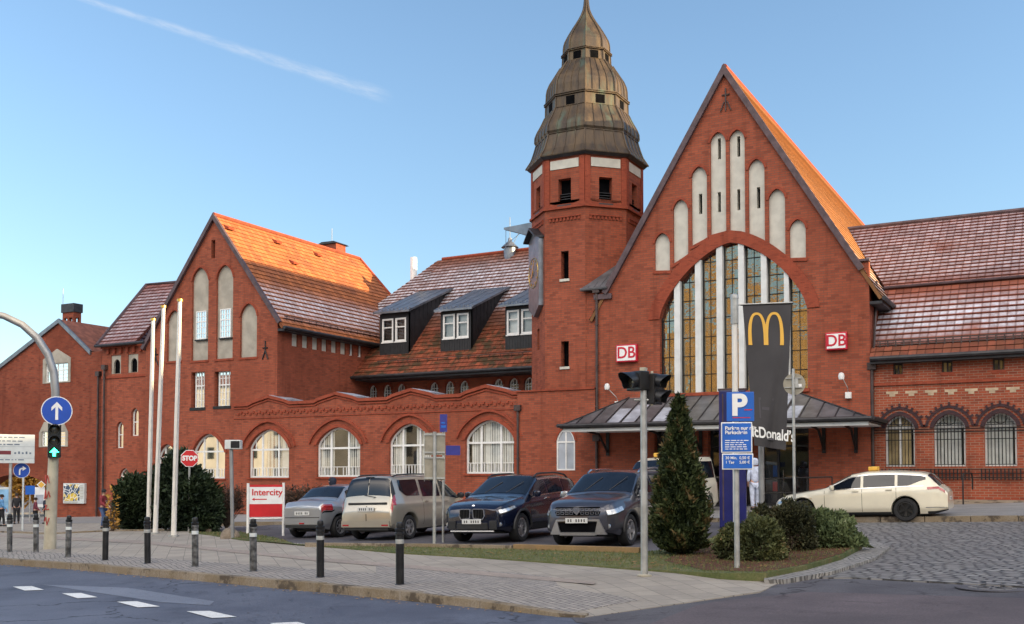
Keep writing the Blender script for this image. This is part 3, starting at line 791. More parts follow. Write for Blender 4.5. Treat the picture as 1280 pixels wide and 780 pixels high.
# doors under the canopy
for k, d in enumerate(doors):
    s0, s1 = d[0][0], d[1][0]; g0 = G(s0, YM)+.02
    mb = MB(); P = rect_poly(s0+.002, s1-.002, g0, 3.54)
    q = ring(mb, P, .09, fn, .3, .38)
    for j in range(1, 3): s = s0+(s1-s0)*j/3; mb.prism(rect_poly(s-.04, s+.04, g0+.09, 3.45), fn, .305, .375)
    mb.prism(rect_poly(s0+.09, s1-.09, 2.75, 2.83), fn, .31, .372)
    dr = mb.build('entrance_door', M['boards'], hall, True)
    g = MB(); g.add([fn(a, b, .34) for a, b in q], [(0, 1, 2, 3)]); o = g.build('pane', M['glass'], None); reparent(o, dr, hall)
    g = MB(); g.add([fn(a, b, 1.6) for a, b in P]+[fn(a, b, .39) for a, b in P], [(0, 1, 2, 3), (0, 1, 5, 4), (1, 2, 6, 5), (2, 3, 7, 6), (3, 0, 4, 7)]); o = g.build('lobby_wall', M['room'], None); reparent(o, dr, hall)
    g = MB(); g.tube([((s0+s1)/2-.1, YM+.27, g0+.9), ((s0+s1)/2-.1, YM+.27, g0+1.3)], .015, 6); o = g.build('door_handle', M['chrome'], None); reparent(o, dr, hall)
# =================================================================== signs on the hall
def db_sign(px0, px1, py0, py1, label):
    a = A(px0, py0); b = A(px1, py1); w = b[0]-a[0]; h = a[1]-b[1]
    t = thing('railway_sign', label, 'sign', ((a[0]+b[0])/2, YM-.14, (a[1]+b[1])/2), 0, 'railway signs on the gable')
    mb = MB(); mb.box((-w/2, -.04, -h/2), (w/2, .14, h/2)); mb.build('sign_box', M['dbred'], t, bevel=.02)
    m = .05
    mb = MB(); mb.box((-w/2+m, -.052, -h/2+m), (w/2-m, -.041, h/2-m)); mb.build('white_face', M['signwhite'], t)
    T = faceT((0, -.058, 0), (0, -1, 0))
    tb = text_mb('DB', h*.92, T, .008, .008, sx=.95); o = tb.build('lettering', M['dbred'], t)
    return t
db_sign(772, 798, 432, 452, 'red framed DB sign on the brick gable left of the great arch window')
db_sign(1033, 1060, 417, 437, 'red framed DB sign on the brick gable right of the great arch window')
def wall_lamp(px, py, px2, py2, label):
    a = A(px, py); b = A(px2, py2)
    t = thing('security_lamp', label, 'wall lamp', (b[0], YM, b[1]), 0, 'small lamps on the gable wall')
    mb = MB(); mb.box((-.1, -.14, -.12), (.1, 0, .1)); mb.build('control_box', M['white'], t, bevel=.01)
    mb = MB(); mb.tube([(0, -.07, .1), (0, -.2, .25), (a[0]-b[0]+.05, -.3, a[1]-b[1]-.1)], .015, 6); mb.build('arm', M['steel'], t)
    mb = MB(); mb.lathe([(0, -.14), (.09, -.12), (.11, 0), (.08, .1), (0, .13)], 12, c=(a[0]-b[0], -.32, a[1]-b[1])); mb.build('lamp_head', M['white'], t, smooth=True)
wall_lamp(763, 484, 773, 505, 'small white lamp and box on the gable wall left of the great arch')
wall_lamp(1054, 471, 1061, 494, 'small white lamp and box on the gable wall near its right edge')
# =================================================================== clock tower
TS = 1.77; TAP = TS*(1+math.sqrt(2))/2; TR_ = TS/(2*math.sin(rad(22.5)))
TC = Vector((-18.045, YM+TAP, 0)); DT = TC.dot(F0)
def zt(y): return atd(740, y, DT-2.0).z      # on the faces toward the viewer
def zc(y): return atd(740, y, DT).z          # on the silhouette
z_eave = zc(210)
tower = thing('clock_tower', 'octagonal red brick clock tower with swelling copper spire beside the hall gable', 'tower', (TC.x, TC.y, G(TC.x, TC.y)))
def octring(r, z, n=8): return [Vector((TC.x+r*math.cos(rad(22.5+45*i)), TC.y+r*math.sin(rad(22.5+45*i)), z)) for i in range(8)]
def octfn(k, R=TR_):
    """face k: local s from 0..side, z, depth inward. face k between vertices; k: 0=-Y front,1=+X-Y,2=+X,7=-X-Y"""
    ang = rad(-90+45*k); n = Vector((math.cos(ang), math.sin(ang), 0)); t = Vector((-n.y, n.x, 0)); ap = R*math.cos(rad(22.5))
    return lambda s, z, d: Vector((TC.x, TC.y, 0))+n*(ap-d)+t*s+Vector((0, 0, z))
z_c = zt(247); z_b1 = zt(258); z_top = z_eave-.3; hs_ = TS/2
mb = MB()
wz0 = zt(255); wz1 = zt(222)
for k in range(8):
    f_ = octfn(k); hol = []
    hol.append(rect_poly(-.28, .28, wz0, wz1))
    wall(mb, rect_poly(-hs_, hs_, zt(250), z_top+.3), hol, f_, .3, .05)
    low = []
    if k == 0: low = [rect_poly(-.17, .17, zt(348), zt(313)), rect_poly(-.17, .17, zt(458), zt(426))]
    if k == 7: low = [rect_poly(-.15, .15, zt(432), zt(405))]
    wall(mb, rect_poly(-hs_, hs_, -1.5, zt(250)), low, f_, .3, .05)
mb.build('shaft', M['brick'], tower, True)
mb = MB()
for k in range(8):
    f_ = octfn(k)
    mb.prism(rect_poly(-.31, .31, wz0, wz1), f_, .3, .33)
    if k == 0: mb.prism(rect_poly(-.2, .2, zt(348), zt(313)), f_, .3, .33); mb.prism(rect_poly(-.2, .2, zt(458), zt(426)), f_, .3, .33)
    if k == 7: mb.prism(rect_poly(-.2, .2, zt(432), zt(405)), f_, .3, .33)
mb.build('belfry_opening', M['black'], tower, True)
for k in (0, 1, 2, 7):
    f_ = octfn(k); mb = MB()
    for i in range(5): z = wz0+.05+i*.1; mb.prism([(-.28, z), (.28, z), (.28, z+.02), (-.28, z+.02)], f_, .12, .28)
    mb.prism(rect_poly(-.3, .3, wz0-.07, wz0), f_, -.06, .3)
    mb.build('louvre', M['dkmetal'], tower, True)
mb = MB()
def octband(mb, z0, z1, r0, r1=None):
    r1 = r1 or r0
    a = octring(r0, z0); b = octring(r1, z1); mb.add(a+b, [(i, (i+1) % 8, 8+(i+1) % 8, 8+i) for i in range(8)]+[tuple(range(8))[::-1], tuple(range(8, 16))])
octband(mb, zt(260), zt(257), TR_+.10); octband(mb, zt(257), zt(254), TR_+.04)
octband(mb, z_eave-.14, z_eave-.002, TR_+.06, TR_+.14)
for k in range(8):   # corbel table under the belfry and corner strips
    f_ = octfn(k)
    for i in range(9):
        s = -hs_*.72+i*hs_*.18; mb.prism(rect_poly(s-.045, s+.045, zt(275), zt(271)), f_, -.05, 0)
    mb.prism(rect_poly(-hs_*.78, hs_*.78, zt(271), zt(269.0)), f_, -.07, 0)
    mb.prism(rect_poly(-hs_, -hs_+.22, zt(254), z_eave-.15), f_, -.04, 0); mb.prism(rect_poly(hs_-.22, hs_, zt(254), z_eave-.15), f_, -.04, 0)
mb.build('brick_cornice', M['brick_trim'], tower, True)
for k in range(8):
    f_ = octfn(k); mb = MB(); mb.prism(rect_poly(-hs_+.26, hs_-.26, zt(209.5), zt(198.5)), f_, -.03, .02); mb.build('white_panel', M['render'], tower, True)
mb = MB(); f_ = octfn(0); sill(mb, -.15, .15, zt(348), f_, .05, .1); sill(mb, -.15, .15, zt(458), f_, .05, .1); mb.build('slit_sill', M['render'], tower, True)
# spire profile: (zoom y, half width px in zoom)
prof = [(748, 271), (744, 272), (730, 262), (712, 250), (695, 243), (675, 236), (655, 230), (641, 226), (637, 228), (628, 232), (608, 231), (590, 224), (575, 216), (560, 207), (545, 199), (530, 192), (522, 188), (518, 184), (472, 183), (469, 190), (462, 190), (460, 182), (440, 180), (415, 179), (395, 175), (370, 164), (350, 150), (330, 137), (312, 125), (300, 117), (297, 108), (256, 106), (253, 113), (247, 112), (245, 103), (215, 102), (200, 100), (185, 95), (165, 84), (145, 72), (125, 59), (105, 45), (85, 32), (65, 21), (45, 13), (25, 9), (5, 7), (-15, 5), (-35, 3.5)]
IX = {y: i for i, (y, w) in enumerate(prof)}
mpx = 1309/DT
R = [(w/3.546/mpx, zc(y/3.546)) for y, w in prof]
mb = MB()
rings = [octring(r, z) for r, z in R]
vs = [p for g_ in rings for p in g_]
mb.add(vs, [(i*8+j, i*8+(j+1) % 8, (i+1)*8+(j+1) % 8, (i+1)*8+j) for i in range(len(R)-1) for j in range(8)]+[tuple(range(8))[::-1]])
sp = mb.build('spire', M['copper'], tower, True)
mb = MB()
def fpt(k, u, r, z):  # point on face k at parameter u in -1..1
    a = octring(r, z); i = (k-3) % 8
    ang0 = rad(-90+45*k-22.5); ang1 = rad(-90+45*k+22.5)
    p = Vector((TC.x+r*math.cos(ang0), TC.y+r*math.sin(ang0), z)); q = Vector((TC.x+r*math.cos(ang1), TC.y+r*math.sin(ang1), z))
    return p.lerp(q, (u+1)/2)
for k in range(8):
    for u in (-1, -.5, 0, .5):
        for (i0, i1) in ((0, IX[641]), (IX[637], IX[518]), (IX[460], IX[300]), (IX[245], len(R)-2)):
            if u != -1 and i0 == IX[245]: continue
            pts = [fpt(k, u, R[i][0]+.012, R[i][1]) for i in range(i0, i1+1)]
            mb.tube(pts, .022 if u != -1 else .035, 5)
        if u == -1:
            for (i0, i1) in ((IX[518], IX[469]), (IX[297], IX[253])): mb.tube([fpt(k, u, R[i][0]+.012, R[i][1]) for i in range(i0, i1+1)], .03, 5)
for i in (IX[641], IX[518], IX[462], IX[297], IX[247]):
    for k in range(8): mb.tube([fpt(k, -1, R[i][0]+.01, R[i][1]), fpt(k, 1, R[i][0]+.01, R[i][1])], .03, 5)
o = mb.build('standing_seam', M['copper'], None); reparent(o, sp, tower)
mb = MB()
for k in range(8):
    for (i0, i1, us, hw) in ((IX[518], IX[472], (0,), .11), (IX[297], IX[256], (0,), .10)):
        r = (R[i0][0]+R[i1][0])/2; z = (R[i0][1]+R[i1][1])/2; f_ = octfn(k, r+.01); h = abs(R[i1][1]-R[i0][1])*.40
        mb.prism(rect_poly(-hw*1.7, hw*1.7, z-h, z+h), f_, -.01, .1)
o = mb.build('vent_opening', M['black'], None); reparent(o, sp, tower)
mb = MB(); mb.lathe([(0.02, 0), (.05, .1), (.02, .25), (.015, 1.2), (0, 1.25)], 8, c=(TC.x, TC.y, R[-1][1]-.1)); o = mb.build('finial', M['copper'], None, smooth=True); reparent(o, sp, tower)
octb = MB(); octband(octb, R[0][1]-.10, R[0][1], TR_+.1, R[0][0]-.01); octb.build('eave_lining', M['dkmetal'], tower, True)
# clock on the left diagonal face
f7 = octfn(7); cz0_, cz1_ = zc(398), zc(293)
mb = MB(); hw = .68
mb.prism([(-hw, cz0_+.35), (0, cz0_-.05), (hw, cz0_+.35), (hw, cz1_-.42), (0, cz1_), (-hw, cz1_-.42)], f7, -.2, 0)
ck = mb.build('clock', M['zinc'], tower, True)
mb = MB(); mb.prism([(-hw-.08, cz1_-.42), (0, cz1_+.02), (hw+.08, cz1_-.42), (hw+.08, cz1_-.36), (0, cz1_+.10), (-hw-.08, cz1_-.36)], f7, -.42, 0); o = mb.build('clock_hood', M['dkmetal'], None); reparent(o, ck, tower)
zc_ = (cz0_+cz1_)/2
n_ = Vector((-1, -1, 0)).normalized(); Tc = faceT(f7(0, zc_, -.21), n_)
mb = MB(); mb.lathe([(.60, 0), (.615, .015), (.63, 0)], 32, T=Tc, cap=False)
for i in range(12):
    a = i*math.pi/6; T2 = Tc @ Matrix.Rotation(a, 4, 'Z'); mb.box((-.02, .46, .0), (.02, .55, .015), T=T2)
mb.box((-.03, -.1, .02), (.03, .3, .04), T=Tc @ Matrix.Rotation(2.2, 4, 'Z')); mb.box((-.025, -.12, .04), (.025, .45, .06), T=Tc @ Matrix.Rotation(-.5, 4, 'Z'))
o = mb.build('clock_face', M['gold'], None); reparent(o, ck, tower)
# hoist arm sticking out to the left
f6 = octfn(6)
mb = MB(); p0 = f6(-.3, zc(272), 0); 
zb_ = zc(274)
secs = [(-.1, .55, .75), (.5, .45, .55), (1.25, .25, .28), (1.95, .12, .08)]
vs = []
for l, hh, dd in secs:
    for (a, b) in ((-1, 1), (1, 1), (1, -1), (-1, -1)):
        vs.append(Vector((p0.x-l, p0.y+a*hh*.8, zb_+(.16 if b > 0 else .16-dd*1.1))))
mb.add(vs, [(i*4+j, i*4+(j+1) % 4, (i+1)*4+(j+1) % 4, (i+1)*4+j) for i in range(3) for j in range(4)]+[(0, 1, 2, 3), (12, 15, 14, 13)])
mb.tube([(p0.x-1.9, p0.y, zb_+.1), (p0.x-1.9, p0.y, zb_-1.0)], .012, 5); mb.tube([(p0.x-1.9, p0.y, zb_-.6), (p0.x-1.1, p0.y, zb_-.1)], .01, 5)
mb.build('hoist_arm', M['zinc'], tower, True)
# seamed roof between tower and gable, and the link wall below it
link = thing('link_bay', 'narrow red brick bay with dark seamed roof between clock tower and hall gable', 'building wing', (-16.9, YM+1, G(-16.9, YM)))
mb = MB(); mb.box((-17.9, YM+.06, -1.2), (XL, YM+3.5, A(747, 357, YM)[1]-.25)); mb.build('wall', M['brick'], link, True)
mb = MB(); ze = A(747, 358)[1]; a = Vector((-17.25, YM-.12, ze-.05)); b = Vector((-16.2, YM-.12, ze-.05)); c = Vector((-15.6, YM+2.2, ze+2.2)); d = Vector((-17.2, YM+2.2, ze+1.7))
mb.add([a, b, c, d, a-Vector((0, 0, .12)), b-Vector((0, 0, .12)), c-Vector((0, 0, .12)), d-Vector((0, 0, .12))], [(0, 1, 2, 3), (4, 7, 6, 5), (0, 4, 5, 1), (1, 5, 6, 2), (2, 6, 7, 3), (3, 7, 4, 0)])
for i in range(1, 4): t = i/4; mb.tube([a.lerp(b, t)+Vector((0, 0, .02)), d.lerp(c, t)+Vector((0, 0, .02))], .02, 4)
mb.tube([a+Vector((-.03, -.05, -.05)), b+Vector((.05, -.05, -.05))], .06, 6)
mb.build('roof', M['slate'], link, True)
# =================================================================== arcade wing
arc_w = thing('arcade_wing', 'low red brick arcade wing with four wide arched white windows and little gabled parapet', 'building wing', (-27.5, YM, G(-27.5, YM)))
WX0, WX1 = A(292, 560)[0], A(648, 560)[0]
def Z4(x, y): return A(280+x/3.2, 460+y/3.2)
zflat = Z4(600, 122)[1]
peaks = [(180, 108), (450, 93), (750, 78), (1050, 62)]
top = []
dzp = []
pk = [Z4(*p) for p in peaks]
zflat = 5.13; zpk = 5.47
outl = [(WX0, -1.5), (WX1, -1), (WX1, zflat)]
for p in reversed(pk):
    outl += [(p[0]+1.25, zflat), (p[0]+.95, zflat+.12), (p[0], zpk), (p[0]-.95, zflat+.12), (p[0]-1.25, zflat)]
outl += [(WX0, zflat)]
wpx = [(310.5, 361, 597, 560, 536.6), (395.5, 450, 596, 556, 534), (486, 539, 594, 553, 529.5), (581.5, 643, 592, 549, 525)]
wins = []
for (x0, x1, yb, ys, yt) in wpx:
    a = A(x0, yb); b = A(x1, yb); c = A((x0+x1)/2, yt); s = A((x0+x1)/2, ys)
    wins.append(arch_poly(a[0], b[0], (a[1]+b[1])/2, s[1], c[1], 1.7, .75, 14))
mb = MB(); wall(mb, outl, wins, yz(YM), .28, .45); mb.box((WX0, YM+.45, -1.5), (WX0+.3, 44.9, zflat-.05)); mb.box((WX0+.3, 44.6, -1.5), (WX1+1.2, 44.9, 4.9))
mb.build('wall', M['brick'], arc_w, True)
mb = MB()
f = yz(YM)
for w_ in wins: band(mb, [p for p in w_[2:]], .16, f, -.06, .04); band(mb, [(p[0], p[1]) for p in inset(w_[2:]+[w_[0], w_[1]], -.34)[:len(w_)-2]], .09, f, -.11, .04)
for w_ in wins: sill(mb, w_[0][0], w_[1][0], w_[0][1], f, .07, .08)
# coping following the little gables, and dentils below
up = outl[2:]
for i in range(len(up)-1):
    a, b = up[i], up[i+1]
    mb.prism([(a[0], a[1]-.10), (a[0], a[1]+.04), (b[0], b[1]+.04), (b[0], b[1]-.10)], f, -.10, .0)
    mb.prism([(a[0], a[1]-.22), (a[0], a[1]-.16), (b[0], b[1]-.16), (b[0], b[1]-.22)], f, -.05, .0)
s = WX0+.3
i = 0
while s < WX1-.2:
    mb.prism(rect_poly(s-.05, s+.05, zflat-.52+(.08 if i % 2 else 0), zflat-.42+(.08 if i % 2 else 0)), f, -.06, 0); s += .19; i += 1
mb.prism(rect_poly(WX0, WX1, zflat-.70, zflat-.64), f, -.035, 0)
mb.prism(rect_poly(WX1-.16, WX1, -1, zflat-.7), f, -.08, 0)
mb.build('brick_moulding', M['brick_trim'], arc_w, True)
for p in pk:
    mb = MB(); a = Vector((p[0], YM+.02, zpk+.05)); b = Vector((p[0]+1.0, YM+.02, zflat+.17)); L_ = Vector((0, 1.3, 0))
    mb.add([a, b, b+L_, a+L_, a-Vector((0, 0, .07)), b-Vector((0, 0, .07)), b+L_-Vector((0, 0, .07)), a+L_-Vector((0, 0, .07))], [(0, 1, 2, 3), (4, 7, 6, 5), (0, 4, 5, 1), (1, 5, 6, 2), (2, 6, 7, 3), (3, 7, 4, 0)])
    a2 = a; c = Vector((p[0]-1.0, YM+.02, zflat+.17))
    mb.add([a2, c, c+L_, a2+L_], [(0, 1, 2, 3)])
    mb.build('gable_coping', M['zincf'], arc_w, True)
mb = MB(); mb.box((WX0+.3, YM+.45, 4.6), (WX1+1.2, 44.6, 4.75)); mb.build('flat_roof', M['zinc'], arc_w, True)
for w_, st in zip(wins, (2, 2, 2, 0)):
    x0, x1, z0 = w_[0][0], w_[1][0], w_[0][1]; W_ = x1-x0; zt_ = max(p[1] for p in w_)
    h = zt_-z0; zh = z0+h*.58
    tv = []
    nb = 14
    for i in range(1, nb): tv.append((x0+W_*i/nb, z0, z0+h*.19))
    tv += [(x0+W_*.13, zh, zt_), (x0+W_*.87, zh, zt_)]
    window(arc_w, w_, f, .14, vs=(x0+W_*.30, x0+W_*.70), hs=(zh,), w=.075, bw=.085, thin_v=tv, thin_h=(z0+h*.20,), strips=st)
pipe(arc_w, WX1+.05, YM-.14, 0, zflat-.75, 'brick_trim' if False else 'pipe', .05)
# return section between arcade and tower with the narrow tall window
ret = thing('tower_side_bay', 'plain red brick wall bay left of the tower foot with one tall narrow arched window', 'building wing', (-18.8, YM, G(-18.8, YM)))
rx0, rx1 = WX1+.001, A(745, 520)[0]
wn = [A(697, 588), A(720, 588), A(708, 536), A(708, 551)]
wpoly = arch_poly(wn[0][0], wn[1][0], wn[0][1], wn[3][1], wn[2][1], 1.9, .7, 8)
ztop_ret = A(665, 488)[1]
mb = MB(); wall(mb, rect_poly(rx0, rx1, -1.3, ztop_ret), [wpoly], yz(YM-.09), .085, .088)
mb.box((rx0, YM, 3.5), (-19.3, YM+3, ztop_ret))
mb.build('wall', M['brick'], ret, True)
mb = MB(); mb.prism([(rx0-.03, ztop_ret-.06), (rx1, ztop_ret-.06), (rx1, ztop_ret), (rx0-.03, ztop_ret)], yz(YM-.09), -.06, .08); band(mb, wpoly[2:], .1, yz(YM-.09), -.04, .03)
mb.build('brick_moulding', M['brick_trim'], ret, True)
window(ret, wpoly, yz(YM-.09), .012, back=False, glass=M['paleglass'], vs=((wpoly[0][0]+wpoly[1][0])/2,), hs=(wn[3][1]-.05,), w=.06, bw=.06, strips=1)
# =================================================================== left gabled house
gab = thing('gabled_house', 'red brick gabled house with four pale blind arches and sunlit orange tiled roof', 'house', (-36.96, 37.8, G(-37, 37.8)))
YG = 37.78; fg = yz(YG)
def Z3(x, y): return A(180+x/2.784, 240+y/2.784, YG)
gap = A(268.5, 271, YG); gr = A(347, 397, YG); gx0 = A(182, 470, YG)[0]; gx1 = gr[0]
sl2 = (gap[1]-gr[1])/(gr[0]-gap[0]); gz0 = gap[1]-sl2*(gap[0]-gx0)
def bl3(x0, x1, yt, yb):
    l = Z3(x0, yb); r = Z3(x1, yb); t = Z3((x0+x1)/2, yt); w = r[0]-l[0]
    return arch_poly(l[0], r[0], (l[1]+r[1])/2, t[1]-w*.6, t[1], n=8, **LANC)
gb = [bl3(80, 130, 412, 588), bl3(165, 222, 263, 586), bl3(250, 308, 254, 580), bl3(334, 392, 388, 575)]
low = [rect_poly(*[v for v in (A(239, 465, YG)[0], A(256, 465, YG)[0], A(247, 510, YG)[1], A(247, 465, YG)[1])]), rect_poly(A(268, 465, YG)[0], A(288, 465, YG)[0], A(277, 508, YG)[1], A(277, 464, YG)[1])]
bay0 = (lambda a, b, c, s: arch_poly(a[0], b[0], a[1], s[1], c[1], 1.7, .75, 14))(A(240, 598, YG), A(281, 597.5, YG), A(261, 542, YG), A(261, 566, YG))
bay00 = (lambda a, b, c, s: arch_poly(a[0], b[0], a[1], s[1], c[1], 1.7, .75, 14))(A(196, 599, YG), A(222, 598, YG), A(209, 555, YG), A(209, 572, YG))
slit = rect_poly(A(264, 310, YG)[0], A(269, 310, YG)[0], A(266, 323, YG)[1], A(266, 300, YG)[1])
mb = MB(); wall(mb, [(gx0, -1.8), (gx1, -1.5), (gx1, gr[1]), (gap[0], gap[1]), (gx0, gz0)], gb+low+[bay0, bay00, slit], fg, .3, .45)
XS = gx1; fs = xz(XS)
# side wall with its row of small windows
def S3(x, y): p = atx(180+x/2.784, 240+y/2.784, XS); return (p.y, p.z)
sw = []
for (x0, x1, yt, yb) in ((515, 536, 470, 538), (551, 571, 476, 545), (586, 606, 483, 550), (619, 638, 489, 555), (652, 671, 495, 561), (684, 703, 502, 566), (714, 728, 509, 569), (744, 758, 514, 571)):
    a = S3(x0, yt); b = S3(x1, yb); sw.append([a[0], b[0], 0, 0]); 
zsT = S3(525, 469)[1]; zsB = S3(525, 537)[1]
sw = [rect_poly(a[0], a[1], zsB, zsT) for a in sw]
YB = 50.5
wall(mb, rect_poly(YG+.45, YB, -1.5, gr[1]), sw, fs, .22, .4)
mb.box((gx0, YG+.45, -1.5), (gx0+.3, YB, gz0)); mb.box((gx0, YB-.3, -1.5), (gx1-.4, YB, gz0))
mb.build('wall', M['brick'], gab, True)
mb = MB()
for b in gb: wall(mb, b, [], lambda s, z, d: Vector((s, YG+.11+d, z)), .02, .05)
gpan = mb.build('render_panel', M['render_grey'], gab, True)
mb = MB()
for k, w_ in enumerate(sw[:6]): mb.prism(w_, fs, .1, .16)
mb.build('side_panel', M['render'], gab, True)
for w_ in sw[6:]: window(gab, w_, fs, .1, w=.05, curtain=None)
mb = MB(); band(mb, bay0[2:], .16, fg, -.06, .04); band(mb, bay00[2:], .16, fg, -.06, .04)
for b in gb: band(mb, b[2:], .09, fg, -.035, .05); sill(mb, b[0][0], b[1][0], b[0][1], fg, .04, .1)
for b in (bay0, bay00): sill(mb, b[0][0], b[1][0], b[0][1], fg, .06, .08)
for k in range(30): z = -1+k*.3; 
mb.build('arch_edging', M['brick_trim'], gab, True)
mb = MB()
for w_ in low: sill(mb, w_[0][0], w_[1][0], w_[0][1]+.02, fg, .03, .14)
mb.prism(inset(slit, -.02), fg, .28, .3)
mb.build('dark_sill', M['iron'], gab, True)
def casement(parent, poly, f_, d, rows=3, split=.62, curtain=None, w=.05, nv=2):
    x0, x1, z0, z1 = poly[0][0], poly[1][0], poly[0][1], poly[2][1]; W_ = x1-x0; H_ = z1-z0
    tv = []; 
    for i in range(1, nv+1):
        pass
    xs_ = [x0+W_*.27, x0+W_*.73]
    tv = [(x, z0, z1) for x in xs_]
    th = [z0+H_*split*i/rows for i in range(1, rows)]+[z0+H_*(split+(1-split)*.5)]
    return window(parent, poly, f_, d, vs=((x0+x1)/2,), hs=(z0+H_*split,), w=w, bw=.06, thin_v=tv, thin_h=th, curtain=curtain)
for (x0, x1, y0, y1) in ((180, 215, 416, 511), (264, 300, 408, 505)):
    a = Z3(x0, y0); b = Z3(x1, y1); P = rect_poly(a[0], b[0], b[1], a[1])
    mbx = MB(); mbx.prism(inset(P, -.02), fg, .095, .11); 
    casement(gab, P, lambda s, z, d: Vector((s, YG+.02+d, z)), 0, w=.05)
    mbx = MB(); sill(mbx, P[0][0], P[1][0], P[0][1], lambda s, z, d: Vector((s, YG+.1+d, z)), .1, .07); mbx.build('window_sill', M['iron'], gab, True)
for w_ in low: casement(gab, [(p[0]+(.14 if i in (0, 3) else 0), p[1]) for i, p in enumerate(w_)], fg, .16)
for w_, st in ((bay0, 2), (bay00, 2)):
    x0, x1, z0 = w_[0][0], w_[1][0], w_[0][1]; W_ = x1-x0; h = max(p[1] for p in w_)-z0
    window(gab, w_, fg, .14, vs=(x0+W_*.30, x0+W_*.70), hs=(z0+h*.60,), w=.075, bw=.08, thin_v=[(x0+W_*i/12, z0, z0+h*.2) for i in range(1, 12)], thin_h=(z0+h*.21,), strips=st)
# anchors
for (px, py) in ((332, 438), (195, 446)):
    a = A(px, py, YG); mb = MB(); x, z = a
    mb.tube([(x, YG-.03, z+.45), (x, YG-.03, z-.1)], .03, 6); mb.tube([(x, YG-.03, z), (x-.17, YG-.03, z-.42)], .03, 6); mb.tube([(x, YG-.03, z), (x+.17, YG-.03, z-.42)], .03, 6); mb.tube([(x-.15, YG-.03, z+.12), (x+.15, YG-.03, z+.12)], .03, 6)
    mb.build('wall_anchor', M['iron'], gab, True)
# roof with hipped back end
def gs(x, y): return Vector((x, y, gap[1]+.07-abs(x-gap[0])*sl2))
YH = atx(449, 326, gap[0]).y
xe = gx1+.42; xw = gx0-.2
tiled(gab, [gs(xe, YG-.1), gs(xe, YB+1.0), gs(gap[0], YH), gs(gap[0], YG-.1)], .31, M['roof_left'])
tiled(gab, [gs(xw, YB+1.0), gs(xw, YG-.1), gs(gap[0], YG-.1), gs(gap[0], YH)], .31, M['roof_left'])
tiled(gab, [gs(xe, YB+1.0), gs(xw, YB+1.0), gs(gap[0], YH)+Vector((-.01, 0, 0)), gs(gap[0], YH)+Vector((.01, 0, 0))], .31, M['roof_left'])
mb = MB(); mb.tube([gs(gap[0], YG-.1)+Vector((0, 0, .04)), gs(gap[0], YH)+Vector((0, 0, .04)), gs(xe, YB+1)+Vector((0, 0, .04))], .1, 8); mb.build('ridge_tiles', M['roof_far'] if False else M['brick_trim'], gab, True)
mb = MB()
for xe_ in (gx1+.2, gx0-.15):
    p0 = Vector((xe_, 0, gap[1]-abs(xe_-gap[0])*sl2)); p1 = Vector((gap[0], 0, gap[1])); t = (p1-p0).normalized(); nn = Vector((t.z, 0, -t.x)); nn = nn if nn.z > 0 else -nn
    q = [p0-nn*.09, p1+Vector((0, 0, -.09/nn.z)), p1+Vector((0, 0, .10/nn.z)), p0+nn*.10]
    mb.prism([(v.x, v.z) for v in q], fg, -.16, 0)
mb.build('verge_board', M['rake'], gab, True)
mb = MB(); ez = gs(xe, 40).z; mb.tube([(xe+.07, YG-.1, ez-.02), (xe+.07, YB, ez-.02)], .085, 8); mb.box((gx1+.003, YG, ez-.16), (xe, YB, ez-.05))
mb.build('gutter', M['dkmetal'], gab, True)
mb = MB()   # snow guard and roof hatches
for y in np.arange(YG+.5, YB, .55):
    p = gs(gx1+.12, y); mb.tube([p, p+Vector((.02, 0, .22))], .015, 4)
p = gs(gx1+.12, YG+.3)+Vector((.02, 0, .2)); p2 = gs(gx1+.12, YB)+Vector((.02, 0, .2)); mb.tube([p, p2], .02, 5); mb.tube([p-Vector((0, 0, .1)), p2-Vector((0, 0, .1))], .015, 5)
mb.build('snow_guard', M['pipe'], gab, True)
mb = MB()
for (px, py) in ((286, 287), (346, 304), (367, 330), (397, 320)):
    d = ray(px, py); # intersect slope plane z = c - (x-gx)*sl2
    t = (gap[1]+.1+gap[0]*sl2-CAM.z-CAM.x*sl2)/(d.z+d.x*sl2); p = CAM+d*t
    mb.add([p+Vector((-.22, -.2, .0)), p+Vector((.15, -.2, -.02)), p+Vector((.15, .2, -.02)), p+Vector((-.22, .2, .0)), p+Vector((-.2, -.18, .24)), p+Vector((.2, -.2, .06)), p+Vector((.2, .2, .06)), p+Vector((-.2, .18, .24))], [(4, 5, 6, 7), (0, 1, 5, 4), (1, 2, 6, 5), (2, 3, 7, 6), (3, 0, 4, 7)])
mb.build('vent_tile', M['roof_far'] if False else M['brick_trim'], gab, True)
# chimney at the ridge end
cp = aty(410, 312, YH-.6); 
mb = MB(); X_ = atx(410, 310, gap[0]+.1); cx0, cx1 = aty(399, 310, YH-1.2).x, aty(420, 310, YH-1.2).x; zc0 = aty(410, 330, YH-1.2).z; zc1 = aty(410, 305, YH-1.2).z
mb.box((cx0, YH-1.2, zc0-1.5), (cx1, YH-.3, zc1)); ch = mb.build('chimney', M['brick_dark'], gab, True)
mb = MB(); mb.prism([(cx0-.12, zc1), (cx1+.12, zc1), (cx1-.1, zc1+.12), (cx0+.25, zc1+.14)], yz(YH-1.3), 0, 1.2)
mb.prism([(cx0-.1, zc1+.05), (cx0+.25, zc1+.0), (cx0+.25, zc1+.12)], yz(YH-1.25), 0, 1.1)
o = mb.build('chimney_cap', M['dkmetal'], None); reparent(o, ch, gab)
mb = MB(); mb.tube([((cx0+cx1)/2, YH-.8, zc1), ((cx0+cx1)/2, YH-.8, zc1+1.0)], .02, 5); o = mb.build('rod', M['steel'], None); reparent(o, ch, gab)
